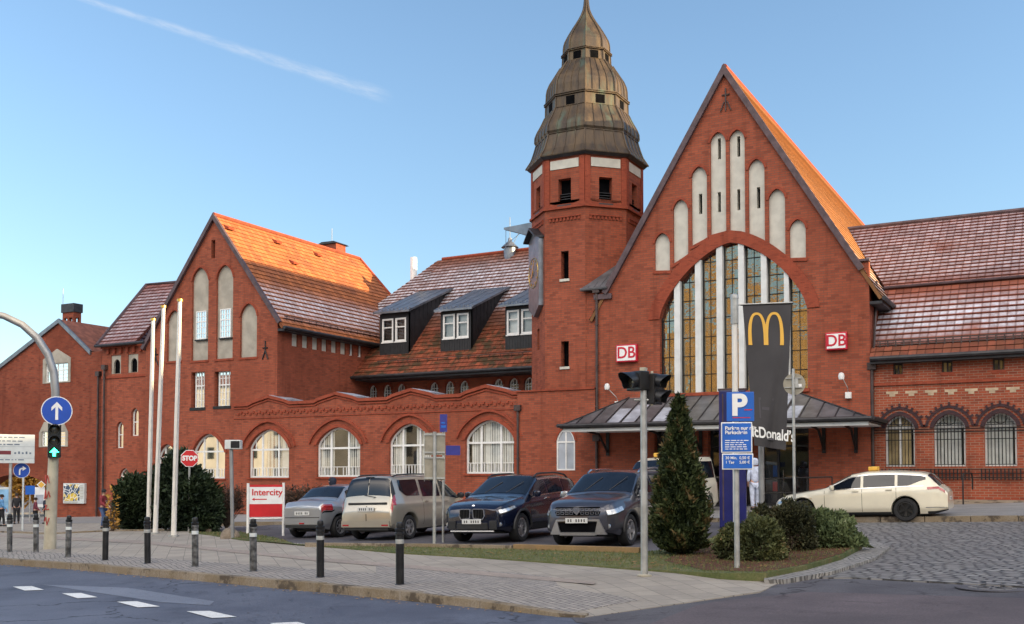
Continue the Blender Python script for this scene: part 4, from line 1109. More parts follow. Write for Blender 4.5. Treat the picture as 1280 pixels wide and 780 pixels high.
# =================================================================== hip-roofed annex left of the gable
ann = thing('hip_roofed_annex', 'red brick annex with frosty hipped tile roof, left of the gabled house', 'building wing', (-43.3, 38, G(-43, 38)))
YA = 38.0; fa = yz(YA); ax0 = A(127, 500, YA)[0]; ax1 = gx0-.001
ae = A(150, 431, YA)[1]
aw = []
for (x0, x1, y0, y1) in ((138.5, 151, 444.6, 467.7), (159.7, 172.5, 443, 466)):
    aw.append(rect_poly(A(x0, y1, YA)[0], A(x1, y1, YA)[0], A(x0, y1, YA)[1], A(x0, y0, YA)[1]))
def ap(x0, x1, y0, y1):
    a = A(x0, y1, YA); b = A(x1, y1, YA); t = A(x0, y0, YA); w = b[0]-a[0]; return arch_poly(a[0], b[0], a[1], t[1]-w*.55, t[1], n=6, **LANC)
aa = [ap(145, 154, 527, 560), ap(163.5, 173, 510, 545), ap(148, 163, 585, 606)]
mb = MB(); wall(mb, rect_poly(ax0, ax1, -1.8, ae), aw+aa, fa, .28, .4); mb.box((ax0, YA+.4, -1.8), (ax0+.3, 44, ae)); mb.build('wall', M['brick'], ann, True)
mb = MB()
for w_ in aw: 
    x0, x1, z0, z1 = w_[0][0], w_[1][0], w_[0][1], w_[2][1]; h = arch_poly(x0+.17, x1-.12, z0+.02, z1-.42, z1-.2, n=5, **LANC)
    wall(mb, w_, [h], lambda s, z, d: Vector((s, YA+.05+d, z)), .1, .03)
mb.build('stone_surround', M['render_grey'], ann, True)
mb = MB()
for w_ in aw: mb.prism(w_, fa, .16, .2)
mb.build('slit_opening', M['black'], ann, True)
for w_ in aa: window(ann, w_, fa, .14, w=.05, hs=((w_[0][1]*.5+max(p[1] for p in w_)*.5),), curtain=None)
mb = MB(); zst = A(150, 469.5, YA)[1]; mb.prism(rect_poly(ax0, ax1, zst-.12, zst), fa, -.05, 0)
for i in range(7):
    s = ax0+.5+i*(ax1-ax0-.6)/6; mb.prism(rect_poly(s-.08, s+.08, ae-.45, ae-.15), fa, -.1, 0)
mb.prism(rect_poly(ax0, ax1, ae-.15, ae), fa, -.12, 0)
mb.build('brick_moulding', M['brick_trim'], ann, True)
r0 = A(122, 433, YA-.25); r1 = A(183, 428, YA-.25)
e0 = Vector((r0[0], YA-.3, ae)); e1 = Vector((ax1+.05, YA-.3, ae))
# slope up to the ridge seen at (183..213, 355)
k = 1.0
def slp(px, py, kk=1.0):
    d = ray(px, py); t = (ae-CAM.z+kk*(CAM.y-(YA-.3)))/(d.z-kk*d.y); return CAM+d*t
tl = slp(183, 357); tr = slp(213, 355)
tiled(ann, [e0, Vector((tr.x+1.5, YA-.3, ae)), Vector((tr.x+1.5, tr.y, tr.z)), tl], .31, M['roof_far'])
tiled(ann, [Vector((e0.x, tl.y+6, ae)), e0, tl, tl+Vector((.02, 1, 0))], .31, M['roof_far'])
mb = MB(); mb.tube([e0+Vector((-.05, -.07, -.03)), e1+Vector((0, -.07, -.03))], .08, 8); mb.build('gutter', M['dkmetal'], ann, True)
mb = MB(); mb.tube([e0+Vector((0, 0, .05)), tl+Vector((0, 0, .05)), tr+Vector((1, 0, .05))], .09, 6); mb.build('ridge_tiles', M['roof_far'] if False else M['rake'], ann, True)
# =================================================================== far left gabled building with passage
farb = thing('passage_building', 'dark red brick gabled building at the far left with wide arched passage and chimney', 'building', (-49, 38.2, G(-49, 38.2)))
YF = 38.3; ff = yz(YF)
fa_, fl_, frr = A(75, 402, YF), A(0, 460, YF), A(112, 438, YF)
sll = (fa_[1]-fl_[1])/(fa_[0]-fl_[0]); fx0 = -62; fxl = fa_[1]-sll*(fa_[0]-fx0)
fx1 = A(126, 560, YF)[0]
pL, pR = A(-22, 640, YF)[0], A(64, 640, YF)[0]
pt = A(26, 593, YF)[1]; ps = A(26, 608, YF)[1]
passage = arch_poly(pL, pR, -2, ps-.4, pt, 2.0, .6, 12)
def FZ(x, y): return A(x/4.877, 370+y/4.877, YF)
w1 = [FZ(262, 535), FZ(430, 535), FZ(430, 375), FZ(350, 322), FZ(268, 375)]
w1 = [(w1[0][0], w1[0][1]), (w1[1][0], w1[0][1]), (w1[1][0], w1[2][1]), (w1[3][0], w1[3][1]), (w1[0][0], w1[2][1])]
b0 = A(49, 559, YF); b1 = A(85, 559, YF); b2 = A(85, 540, YF); b3 = A(67, 527, YF)
w2 = [b0, (b1[0], b0[1]), (b1[0], b2[1]), (b1[0]-.4, b3[1]), (b0[0]+.4, b3[1]), (b0[0], b2[1])]
def sub(poly, m): return inset(poly, m)
mb = MB(); wall(mb, [(fx0, -2), (pL, -2)]+passage[2:][::-1]+[(pR, -2), (fx1, -2), (fx1, frr[1]-.1), (frr[0], frr[1]-.1), fa_, (fx0, fxl)], [w1, w2], ff, .3, .5)
# deepen the passage
q = passage[2:]
mb.add([ff(a, b, .5) for a, b in q]+[ff(a, b, .8) for a, b in q], [(i, i+1, len(q)+i+1, len(q)+i) for i in range(len(q)-1)])
mb.box((pR, YF+.5, -2), (pR+.3, YF+.8, 3.0)); mb.box((pL-.3, YF+.5, -2), (pL, YF+.8, 3.0))
mb.build('wall', M['brick_dark'], farb, True)
for w_, dd in ((w1, 0), (w2, 0)):
    x0, x1 = min(p[0] for p in w_), max(p[0] for p in w_); z0 = min(p[1] for p in w_); z1 = max(p[1] for p in w_)
    if w_ is w1: hole = rect_poly(x0+.22, x1-.2, z0+.05, z0+(z1-z0)*.58)
    else: hole = rect_poly(x0+.2, x1-.2, z0+.05, z0+(z1-z0)*.62)
    mb = MB(); wall(mb, w_, [hole], lambda s, z, d: Vector((s, YF-.03+d, z)), .15, .1); mb.build('stone_surround', M['render_grey'], farb, True)
    casement(farb, hole, ff, .05, curtain=None)
mb = MB()
for p0_, sg in (((fx0, fxl), -1), ((frr[0]+.15, frr[1]-.12), 1)):
    mb.prism([(p0_[0], p0_[1]-.12), (fa_[0], fa_[1]-.08), (fa_[0], fa_[1]+.16), (p0_[0], p0_[1]+.12)], ff, -.12, .0)
mb.build('verge_board', M['zinc'], farb, True)
mb = MB(); mb.add([ff(fx0, fxl+.1, -.1), ff(fa_[0], fa_[1]+.12, -.1), ff(fa_[0], fa_[1]+.12, 9), ff(fx0, fxl+.1, 9)], [(0, 1, 2, 3)]); mb.add([ff(frr[0]+.15, frr[1]-.05, -.1), ff(fa_[0], fa_[1]+.12, -.1), ff(fa_[0], fa_[1]+.12, 9), ff(frr[0]+.15, frr[1]-.05, 9)], [(0, 1, 2, 3)])
mb.build('roof_side', M['far_tiles'], farb, True)
rt0 = aty(85, 404, YF+4.2); rt1 = aty(140, 407, YF+4.2); rz_ = rt0.z
rb = frr[1]-.1
tiled(farb, [Vector((fa_[0]+.3, YF+.05, fa_[1]-2.0)), Vector((rt1.x+2, YF+.05, fa_[1]-2.0)), Vector((rt1.x+2, YF+4.2, rz_)), Vector((fa_[0]+.3, YF+4.2, rz_))], .31, M['roof_far'])
mb = MB(); c0 = A(78, 405, YF+1.2); c1 = A(92, 405, YF+1.2); zt0 = A(87, 405, YF+1.2)[1]; zh = A(87, 388, YF+1.2)[1]; zt1 = A(87, 379.5, YF+1.2)[1]
yc = YF+1.2
zmid = A(87, 397, YF+1.2)[1]; zlow = A(87, 403.5, YF+1.2)[1]
for x in (c0[0], (c0[0]+c1[0])/2-.07, c1[0]-.14):
    for y in (yc, yc+.36): mb.box((x, y, zlow-.02), (x+.14, y+.14, zmid))
mb.box((c0[0], yc, zmid), (c1[0], yc+.5, zh-.1)); mb.box((c0[0], yc, zt0-2), (c1[0], yc+.5, zlow))
ch = mb.build('chimney', M['brick_dark'], farb, True)
mb = MB(); mb.box((c0[0]-.06, yc-.06, zh-.1), (c1[0]+.06, yc+.56, zt1)); o = mb.build('chimney_cap', M['dkmetal'], None); reparent(o, ch, farb)
mb = MB(); mb.tube([(c0[0]+.02, yc, zh), (c0[0]+.02, yc, zh+1.3)], .018, 5); o = mb.build('rod', M['steel'], None); reparent(o, ch, farb)
pipe(farb, A(122, 560, YF-.1)[0], YF-.12, -.4, A(122, 470, YF)[1]); pipe(farb, A(129.5, 560, YA-.1)[0], YA-.12, -.4, A(129, 462, YA)[1])
mb = MB(); aT = A(82, 617, YF)  # framed town map
a = A(82, 604, YF); b = A(108, 629.5, YF)
mp_ = thing('town_map_board', 'framed town map board with yellow and blue print on the dark brick wall', 'notice board', ((a[0]+b[0])/2, YF-.12, (a[1]+b[1])/2))
w_, h_ = b[0]-a[0], a[1]-b[1]
mb = MB(); mb.box((-w_/2, -.03, -h_/2), (w_/2, .12, h_/2)); mb.build('frame', M['signgrey'], mp_, bevel=.01)
def mapmat():
    m, nt, b = new_mat('printed_town_map')
    tc = nt.nodes.new('ShaderNodeTexCoord'); v = tc.outputs['Object']
    vo = nt.nodes.new('ShaderNodeTexVoronoi'); vo.feature = 'DISTANCE_TO_EDGE'; vo.inputs['Scale'].default_value = 3.2; nt.links.new(v, vo.inputs['Vector'])
    e = ramp(nt, vo.outputs['Distance'], .03, .06)
    n = noise(nt, v, 1.6, 2); col = mixc(nt, ramp(nt, n, .50, .53), (.03, .06, .12), (.65, .45, .05))
    nt.links.new(mixc(nt, e, (.8, .8, .78), col), b.inputs['Base Color']); setin(b, Roughness=.3); return m
mb = MB(); mb.box((-w_/2+.05, -.04, -h_/2+.14), (w_*.28, -.031, h_/2-.06)); mb.build('map_sheet', mapmat(), mp_)
mb = MB()
for i in range(9): mb.box((w_*.31, -.04, h_/2-.12-i*h_*.075), (w_/2-.06, -.031, h_/2-.15-i*h_*.075))
for i in range(2): mb.box((-w_/2+.08, -.04, -h_/2+.05+i*.035), (w_*.2, -.031, -h_/2+.062+i*.035))
mb.build('legend_lines', M['render_grey'], mp_)
# =================================================================== dormered house behind the arcade
mid = thing('dormered_house', 'brick house with frosty tiled roof and three black shed dormers behind the arcade', 'house', (-26, 45, G(-26, 45)))
YMd = 45.0; fm_ = yz(YMd); EY = 43.5; EZm = 6.85; KM = 1.0
def msl(px, py):
    d = ray(px, py); t = (EZm-CAM.z+KM*(CAM.y-EY))/(d.z-KM*d.y); return CAM+d*t
mx0 = gx1-.3; mx1 = -17.5
rl = msl(555, 322); rr_ = msl(668, 314.5); rzm = (rl.z+rr_.z)/2; ry = (rl.y+rr_.y)/2
hl = msl(490, 360)
yk = EY+1.9; zk = EZm+1.9*KM
P_ = lambda x, y: Vector((x, y, EZm+(y-EY)*KM))
small = []
for (xc) in ((466, 484, 501.5), (542.5, 562, 580), (623, 642, 661)):
    for px in xc: small.append(px)
sp_ = []
zsb = A(560, 494, YMd)[1]-.25; zst_ = A(562, 476.5, YMd)[1]
for px in small:
    c = A(px, 485, YMd)[0]; sp_.append(arch_poly(c-.27, c+.27, zsb, zst_-.3, zst_, 1.9, .6, 6))
mb = MB(); wall(mb, rect_poly(mx0, mx1, -1, EZm+1.2), sp_, fm_, .3, .4); mb.build('wall', M['brick_dark'] if False else M['brick'], mid, True)
mb = MB()
for w_ in sp_: band(mb, w_[2:], .1, fm_, -.04, .03)
mb.build('arch_edging', M['brick_trim'], mid, True)
for w_ in sp_: x0, x1 = w_[0][0], w_[1][0]; window(mid, w_, fm_, .12, w=.055, vs=(x0+.18, x1-.18), hs=(zsb+.5, zst_-.32), bw=.03, curtain=None)
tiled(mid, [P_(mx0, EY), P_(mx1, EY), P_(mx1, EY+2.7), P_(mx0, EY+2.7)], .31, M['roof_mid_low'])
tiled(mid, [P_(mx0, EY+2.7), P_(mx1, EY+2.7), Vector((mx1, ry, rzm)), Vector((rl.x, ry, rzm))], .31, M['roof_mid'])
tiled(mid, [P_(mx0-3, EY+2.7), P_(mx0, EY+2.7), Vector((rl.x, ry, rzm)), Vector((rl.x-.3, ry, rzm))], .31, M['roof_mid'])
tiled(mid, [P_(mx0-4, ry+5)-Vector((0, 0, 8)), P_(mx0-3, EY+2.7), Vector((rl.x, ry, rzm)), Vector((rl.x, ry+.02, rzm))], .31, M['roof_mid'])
mb = MB(); mb.tube([(mx0, EY-.08, EZm-.03), (mx1, EY-.08, EZm-.03)], .08, 8); mb.box((mx0+.5, EY, EZm-.2), (mx1, YMd, EZm-.1))
mb.build('gutter', M['dkmetal'], mid, True)
mb = MB(); mb.tube([(mx1, ry, rzm+.05), (rl.x, ry, rzm+.05)], .1, 8); mb.build('ridge_tiles', M['brick_trim'], mid, True)
mb = MB()
for x in np.arange(mx0+1.6, mx1, .6):
    p = P_(float(x), EY+.6); mb.tube([p, p+Vector((0, -.05, .22))], .015, 4)
mb.tube([P_(mx0+1.5, EY+.6)+Vector((0, -.05, .2)), P_(mx1, EY+.6)+Vector((0, -.05, .2))], .02, 5)
mb.build('snow_guard', M['pipe'], mid, True)
def Z5(x, y): return (430+x/3.25, 280+y/3.25)
# dormers: bottom-left and bottom-right of the front stand on the slope
dor = [((145, 537), (262, 355, 478), (125, 275, 355), (155, 200, 208, 252, 383, 478)), ((392, 522), (516, 345, 512), (385, 530, 340), (402, 450, 458, 506, 364, 463)), ((655, 512), (775, 325, 508), (640, 790, 325), (661, 711, 720, 770, 347, 447))]
dgs = []
bk_ = msl(579, 361.5)
for k, (bl_, fr3, eav, wn_) in enumerate(dor):
    px, py = Z5(*bl_); p = msl(px, py); Yd = p.y
    x0 = p.x; x1 = aty(*Z5(fr3[0], fr3[2]), Yd).x
    if k == 2: x1 = x0+dgs[0]
    dgs.append(x1-x0)
    zb2 = p.z; zt2 = aty(*Z5((bl_[0]+fr3[0])/2, fr3[1]+8), Yd).z
    fd = yz(Yd)
    # shed roof meets the slope further up
    if k == 0: KK = max(.3, min(.8, (bk_.z-zt2)/(bk_.y-Yd))); print('dormer slope', KK)
    kk = KK; yr = (zt2-EZm+EY*KM-kk*Yd)/(KM-kk); 
    d_ = MB()
    wa, wb, wc, wd = [aty(*Z5(v, (wn_[4]+wn_[5])/2), Yd).x for v in wn_[:4]]
    z1w = aty(*Z5((wn_[0]+wn_[3])/2, wn_[4]), Yd).z; z0w = aty(*Z5((wn_[0]+wn_[3])/2, wn_[5]), Yd).z
    hol = [rect_poly(wa, wb, z0w, z1w), rect_poly(wc, wd, z0w, z1w)]
    wall(d_, rect_poly(x0, x1, zb2-.1, zt2), hol, fd, .2, .15)
    for xx, sg in ((x0, 1), (x1, -1)):
        d_.add([Vector((xx, Yd, zb2-.1)), Vector((xx, Yd, zt2)), Vector((xx, yr, zt2+kk*(yr-Yd))), Vector((xx+.1*sg, Yd+.15, zb2)), Vector((xx+.1*sg, Yd+.15, zt2)), Vector((xx+.1*sg, yr, zt2+kk*(yr-Yd)))], [(0, 1, 2), (3, 4, 5)])
    for i in range(12):
        s = x0+(x1-x0)*(i+.5)/12
        d_.prism(rect_poly(s-.012, s+.012, zb2, z0w-.02), fd, -.015, 0)
    for i in range(10):
        y = Yd+(yr-Yd)*(i+.5)/10; zl = EZm+(y-EY)*KM; d_.box((x1, y-.012, zl), (x1+.014, y+.012, zt2+kk*(y-Yd)))
    D = d_.build('dormer', M['boards'], mid, True)
    rf = MB(); ov = .22; e = Vector((0, 0, .1))
    a = Vector((x0-ov, Yd-.3, zt2-.02)); b = Vector((x1+ov, Yd-.3, zt2-.02)); yr2 = yr+.55; c = Vector((x1+ov, yr2, zt2+kk*(yr2-Yd)-.02)); d2 = Vector((x0-ov, yr2, zt2+kk*(yr2-Yd)-.02))
    rf.add([a, b, c, d2, a+e, b+e, c+e, d2+e], [(0, 3, 2, 1), (4, 5, 6, 7), (0, 1, 5, 4), (1, 2, 6, 5), (2, 3, 7, 6), (3, 0, 4, 7)])
    for i in range(5): t = i/4; rf.tube([(a+e).lerp(b+e, t), (d2+e).lerp(c+e, t)], .02, 4)
    for i in range(9): t = (i+.5)/9; q = (a+e).lerp(b+e, t)+Vector((0, .25, .08)); rf.box((q.x-.04, q.y, q.z-.02), (q.x+.04, q.y+.04, q.z+.08))
    o = rf.build('dormer_roof', M['zinc'], None); reparent(o, D, mid)
    for h_ in hol:
        m_ = MB(); qq = ring(m_, h_, .09, fd, .0, .08); zmid = h_[0][1]+(h_[2][1]-h_[0][1])*.62; m_.prism(rect_poly(qq[0][0], qq[1][0], zmid-.03, zmid+.03), fd, .01, .07)
        m_.prism(rect_poly(h_[0][0]-.03, h_[1][0]+.03, h_[0][1]-.06, h_[0][1]), fd, -.05, .06)
        g_ = MB(); g_.add([fd(x, z, .05) for x, z in qq], [(0, 1, 2, 3)])
        o = m_.build('dormer_window', M['white'], None); reparent(o, D, mid)
        g_.add([fd(x, z, .19) for x, z in qq], [(0, 1, 2, 3)]); 
        o2 = MB(); o2.add([fd(x, z, .05) for x, z in qq], [(0, 1, 2, 3)]); oo = o2.build('dormer_pane', M['glass'], None); reparent(oo, D, mid)
        o3 = MB(); o3.add([fd(x, z, .18) for x, z in qq], [(0, 1, 2, 3)]); oo = o3.build('dormer_lining', M['curtain'] if k else M['room'], None); reparent(oo, D, mid)
# vent cowl, white flue and aerials
vp = msl(638.5, 316)
mb = MB(); mb.lathe([(.35, -.5), (.35, .25), (.5, .27), (.12, .62), (.1, .8), (0, .85)], 10, c=(vp.x, vp.y-.1, vp.z)); v_ = mb.build('roof_vent', M['zinc'], mid, True, smooth=True)
mb = MB(); tp = atd(638.5, 272, vp.dot(F0)); mb.tube([(vp.x, vp.y-.1, vp.z+.8), (vp.x, vp.y-.1, tp.z)], .02, 5); b_ = atd(655, 290, vp.dot(F0)); mb.tube([(vp.x+.1, vp.y-.1, vp.z+.3), (b_.x, vp.y-.1, b_.z)], .015, 5); mb.build('aerial', M['steel'], mid, True)
fp = atd(517, 345, vp.dot(F0)+3); ft = atd(517, 322, vp.dot(F0)+3)
mb = MB(); mb.tube([(fp.x, fp.y, fp.z-3), (fp.x, fp.y, ft.z)], .2, 12); mb.build('white_flue', M['white'], mid, True, smooth=True)
# =================================================================== right wing
rw = thing('right_wing', 'long red brick station wing on the right with frosty tiled roofs and arched barred windows', 'building wing', (0, 37.7, G(-3, 37.7)))
YR = 37.62; frw = yz(YR); RX1 = 14.0
def Z6(x, y): return A(1040+x/3.0, 440+y/3.0, YR)
rwin = []
for (x0, x1, yt, ys) in ((201, 312, 236, 285), (384, 502, 235, 283), (574, 695, 224, 280)):
    a = Z6(x0, 430); b = Z6(x1, 430); rwin.append((a[0], b[0]))
zw0 = Z6(440, 429)[1]; zwt = Z6(440, 232)[1]; zws = Z6(440, 282)[1]
dxw = (rwin[2][0]-rwin[0][0])/2
for i in range(3, 9): rwin.append((rwin[0][0]+dxw*i, rwin[0][1]+dxw*i))
wps = [arch_poly(a, b, zw0, zws, zwt, n=10, **LANC) for a, b in rwin]
srw = []
for (x0, x1) in ((229, 265), (411, 452), (603, 647)): srw.append((Z6(x0, 60)[0], Z6(x1, 60)[0]))
for i in range(3, 9): srw.append((srw[0][0]+dxw*i, srw[0][1]+dxw*i))
zq1 = Z6(430, 32)[1]; zq0 = Z6(430, 78)[1]
sps = [rect_poly(a, b, zq0, zq1) for a, b in srw]
eaz = 5.72
mb = MB(); wall(mb, rect_poly(XR+.001, RX1, -.5, eaz), wps+sps, frw, .25, .4); mb.box((RX1-.3, YR+.4, -.5), (RX1, 47, eaz)); mb.build('wall', M['brick_pale'], rw, True)
mb = MB()
for w_ in wps: band(mb, w_[2:]+[w_[0]] if False else w_[2:], .13, frw, -.07, .04); band(mb, [(p[0], p[1]) for p in inset(w_, -.2)[2:]], .09, frw, -.035, .03)
for w_ in wps:
    n = len(w_)-2
    for i in range(2, len(w_), 2):   # little bricks standing out round the arch
        p = Vector(w_[i]); c = Vector(((w_[0][0]+w_[1][0])/2, zws-.1)); d = (p-c).normalized(); q = p+d*.33; t = Vector((-d.y, d.x))*.035
        mb.prism([tuple(q-t-d*.05), tuple(q+t-d*.05), tuple(q+t+d*.06), tuple(q-t+d*.06)], frw, -.05, 0)
mb.build('glazed_arch_edging', M['brick_glazed'], rw, True)
mb = MB(); zs1 = Z6(440, 107)[1]; mb.prism(rect_poly(XR+.05, RX1, zs1-.09, zs1), frw, -.06, 0)
mb.prism(rect_poly(XR+.05, RX1, 0, .95), frw, -.05, 0)
for s_ in sps: sill(mb, s_[0][0], s_[1][0], s_[0][1]+.02, frw, .02, .1)
mb.build('brick_moulding', M['brick_trim'], rw, True)
mb = MB(); zt1 = Z6(440, 140)[1]; zt2_ = Z6(440, 150)[1]; zt3 = Z6(440, 160)[1]
st0 = Z6(203, 150)[0]; stw = Z6(248, 150)[0]-st0; std = Z6(275, 150)[0]-st0
s = st0
while s < RX1-1:
    mb.prism(rect_poly(s, s+stw, zt2_, zt1), frw, -.012, .02); mb.prism(rect_poly(s+stw*.27, s+stw*.73, zt3, zt2_), frw, -.012, .02); s += std
mb.build('stone_inlay', M['stone'], rw, True)
for w_, cu in zip(wps, ('curtain_y', 'curtain', 'curtain', 'curtain', 'curtain_y', 'curtain', 'curtain', 'curtain', 'curtain')):
    x0, x1 = w_[0][0], w_[1][0]; m_ = (x0+x1)/2
    W_ = window(rw, w_, frw, .15, vs=(m_,), hs=(zws+.02,), w=.06, bw=.08, curtain=cu, strips=1)
    mb = MB(); q = inset(w_, .02)
    for i in range(1, 9):
        s = x0+(x1-x0)*i/9; r = span(q, s, 0); mb.prism(rect_poly(s-.008, s+.008, r[0]-.05, r[1]), frw, .0, .022)
    for z in (zws+.06, zws+.13, zw0+.06, zw0+.9): r = span(q, z, 1); mb.prism(rect_poly(r[0], r[1], z-.012, z+.012), frw, -.005, .026) if r else None
    for j, rr2 in enumerate((.0,)): 
        cx2 = m_; cz2 = zws+.08
        pts = [(cx2+.2*math.cos(t*.52), YR+.0, cz2+.2+.2*math.sin(t*.52)) for t in range(13)]; mb.tube(pts, .012, 4)
    o = mb.build('iron_grille', M['iron'], None); reparent(o, W_, rw)
for s_ in sps: window(rw, s_, frw, .12, w=.05, vs=((s_[0][0]+s_[1][0])/2,), frame=M['pipe'], curtain='curtain_y', strips=1)
mb = MB(); zbar = Z6(350, 298)[1]
for z in (zbar-.03, zbar+.07): mb.tube([(XR+.1, YR-.09, z), (RX1, YR-.09, z)], .018, 6)
zb2 = Z6(350, 440)[1]
for z in (zb2-.0, zb2-.14, zb2-.28): mb.tube([(XR+.8, YR-.09, z), (RX1, YR-.09, z)], .015, 6)
for (a, b) in rwin:
    for i in range(11): s = a-.1+(b-a+.2)*i/10; mb.box((s-.02, YR-.1, zb2-.36), (s+.02, YR-.08, zb2+.02))
mb.build('iron_rail', M['iron'], rw, True)
# roofs
J = (40.5, 8.58)
y0r = 37.55-.28; z0r = eaz+.02
k1 = (J[1]-z0r)/(J[0]-y0r)
# upper ridge from the picture: end point lies on the hall's right slope
d = ray(1060, 288); t = (AZ-SL*(CAM.x-AX)-CAM.z)/(d.z+SL*d.x); pv = CAM+d*t
k2 = (pv.z-J[1])/(pv.y-J[0])
xj = -6.3
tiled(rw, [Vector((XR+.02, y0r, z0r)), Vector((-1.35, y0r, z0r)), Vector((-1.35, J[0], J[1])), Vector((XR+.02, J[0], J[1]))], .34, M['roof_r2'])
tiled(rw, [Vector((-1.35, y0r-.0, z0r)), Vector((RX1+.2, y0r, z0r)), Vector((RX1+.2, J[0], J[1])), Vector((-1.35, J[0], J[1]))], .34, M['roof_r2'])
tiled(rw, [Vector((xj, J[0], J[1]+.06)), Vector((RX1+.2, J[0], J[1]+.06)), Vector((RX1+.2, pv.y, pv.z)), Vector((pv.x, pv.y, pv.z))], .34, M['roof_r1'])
mb = MB(); mb.add([(XR, pv.y, pv.z), (RX1, pv.y, pv.z), (RX1, pv.y+8, pv.z-8), (XR, pv.y+8, pv.z-8)], [(0, 1, 2, 3)]); mb.build('rear_roof', M['rake'], rw, True)
mb = MB(); mb.tube([(XR+.05, y0r-.07, z0r-.04), (RX1, y0r-.07, z0r-.04)], .085, 8); mb.box((XR+.03, y0r-.02, z0r-.2), (RX1, YR, z0r-.1)); mb.build('gutter', M['dkmetal'], rw, True)
mb = MB(); mb.tube([(XR+.02, J[0]-.02, J[1]+.1), (RX1, J[0]-.02, J[1]+.1)], .05, 6); mb.tube([(pv.x, pv.y, pv.z+.05), (RX1, pv.y, pv.z+.05)], .1, 8)
mb.build('ridge_tiles', M['rake'], rw, True)
mb = MB(); pg = Vector((0, y0r+.45, z0r+.45*k1))
for x in np.arange(XR+.3, RX1, .26): mb.box((x-.02, pg.y-.02, pg.z), (x+.02, pg.y+.02, pg.z+.22))
for z in (.06, .14, .22): mb.tube([(XR+.2, pg.y, pg.z+z), (RX1, pg.y, pg.z+z)], .018, 5)
mb.build('snow_guard', M['pipe'], rw, True)
pipe(rw, A(1091, 500, YR)[0], YR-.1, .6, z0r-.35)
mb = MB(); mb.tube([A_(1) if False else (XR+.05, YM+1.2, EZ-.5), (XR+.1, YR-.1, z0r-.2)], .05, 6); mb.build('valley_pipe', M['pipe'], rw, True)
# sloping side eave lining of the hall
mb = MB(); p = slope_pt(-5.95, YM); mb.tube([(p.x+.06, YM-.05, p.z-.02), (p.x+.06, 45, p.z-.02)], .08, 8); mb.box((XR+.01, YM+.01, p.z-.2), (-5.97, 60, p.z-.1)); mb.build('gutter', M['dkmetal'], hall, True)
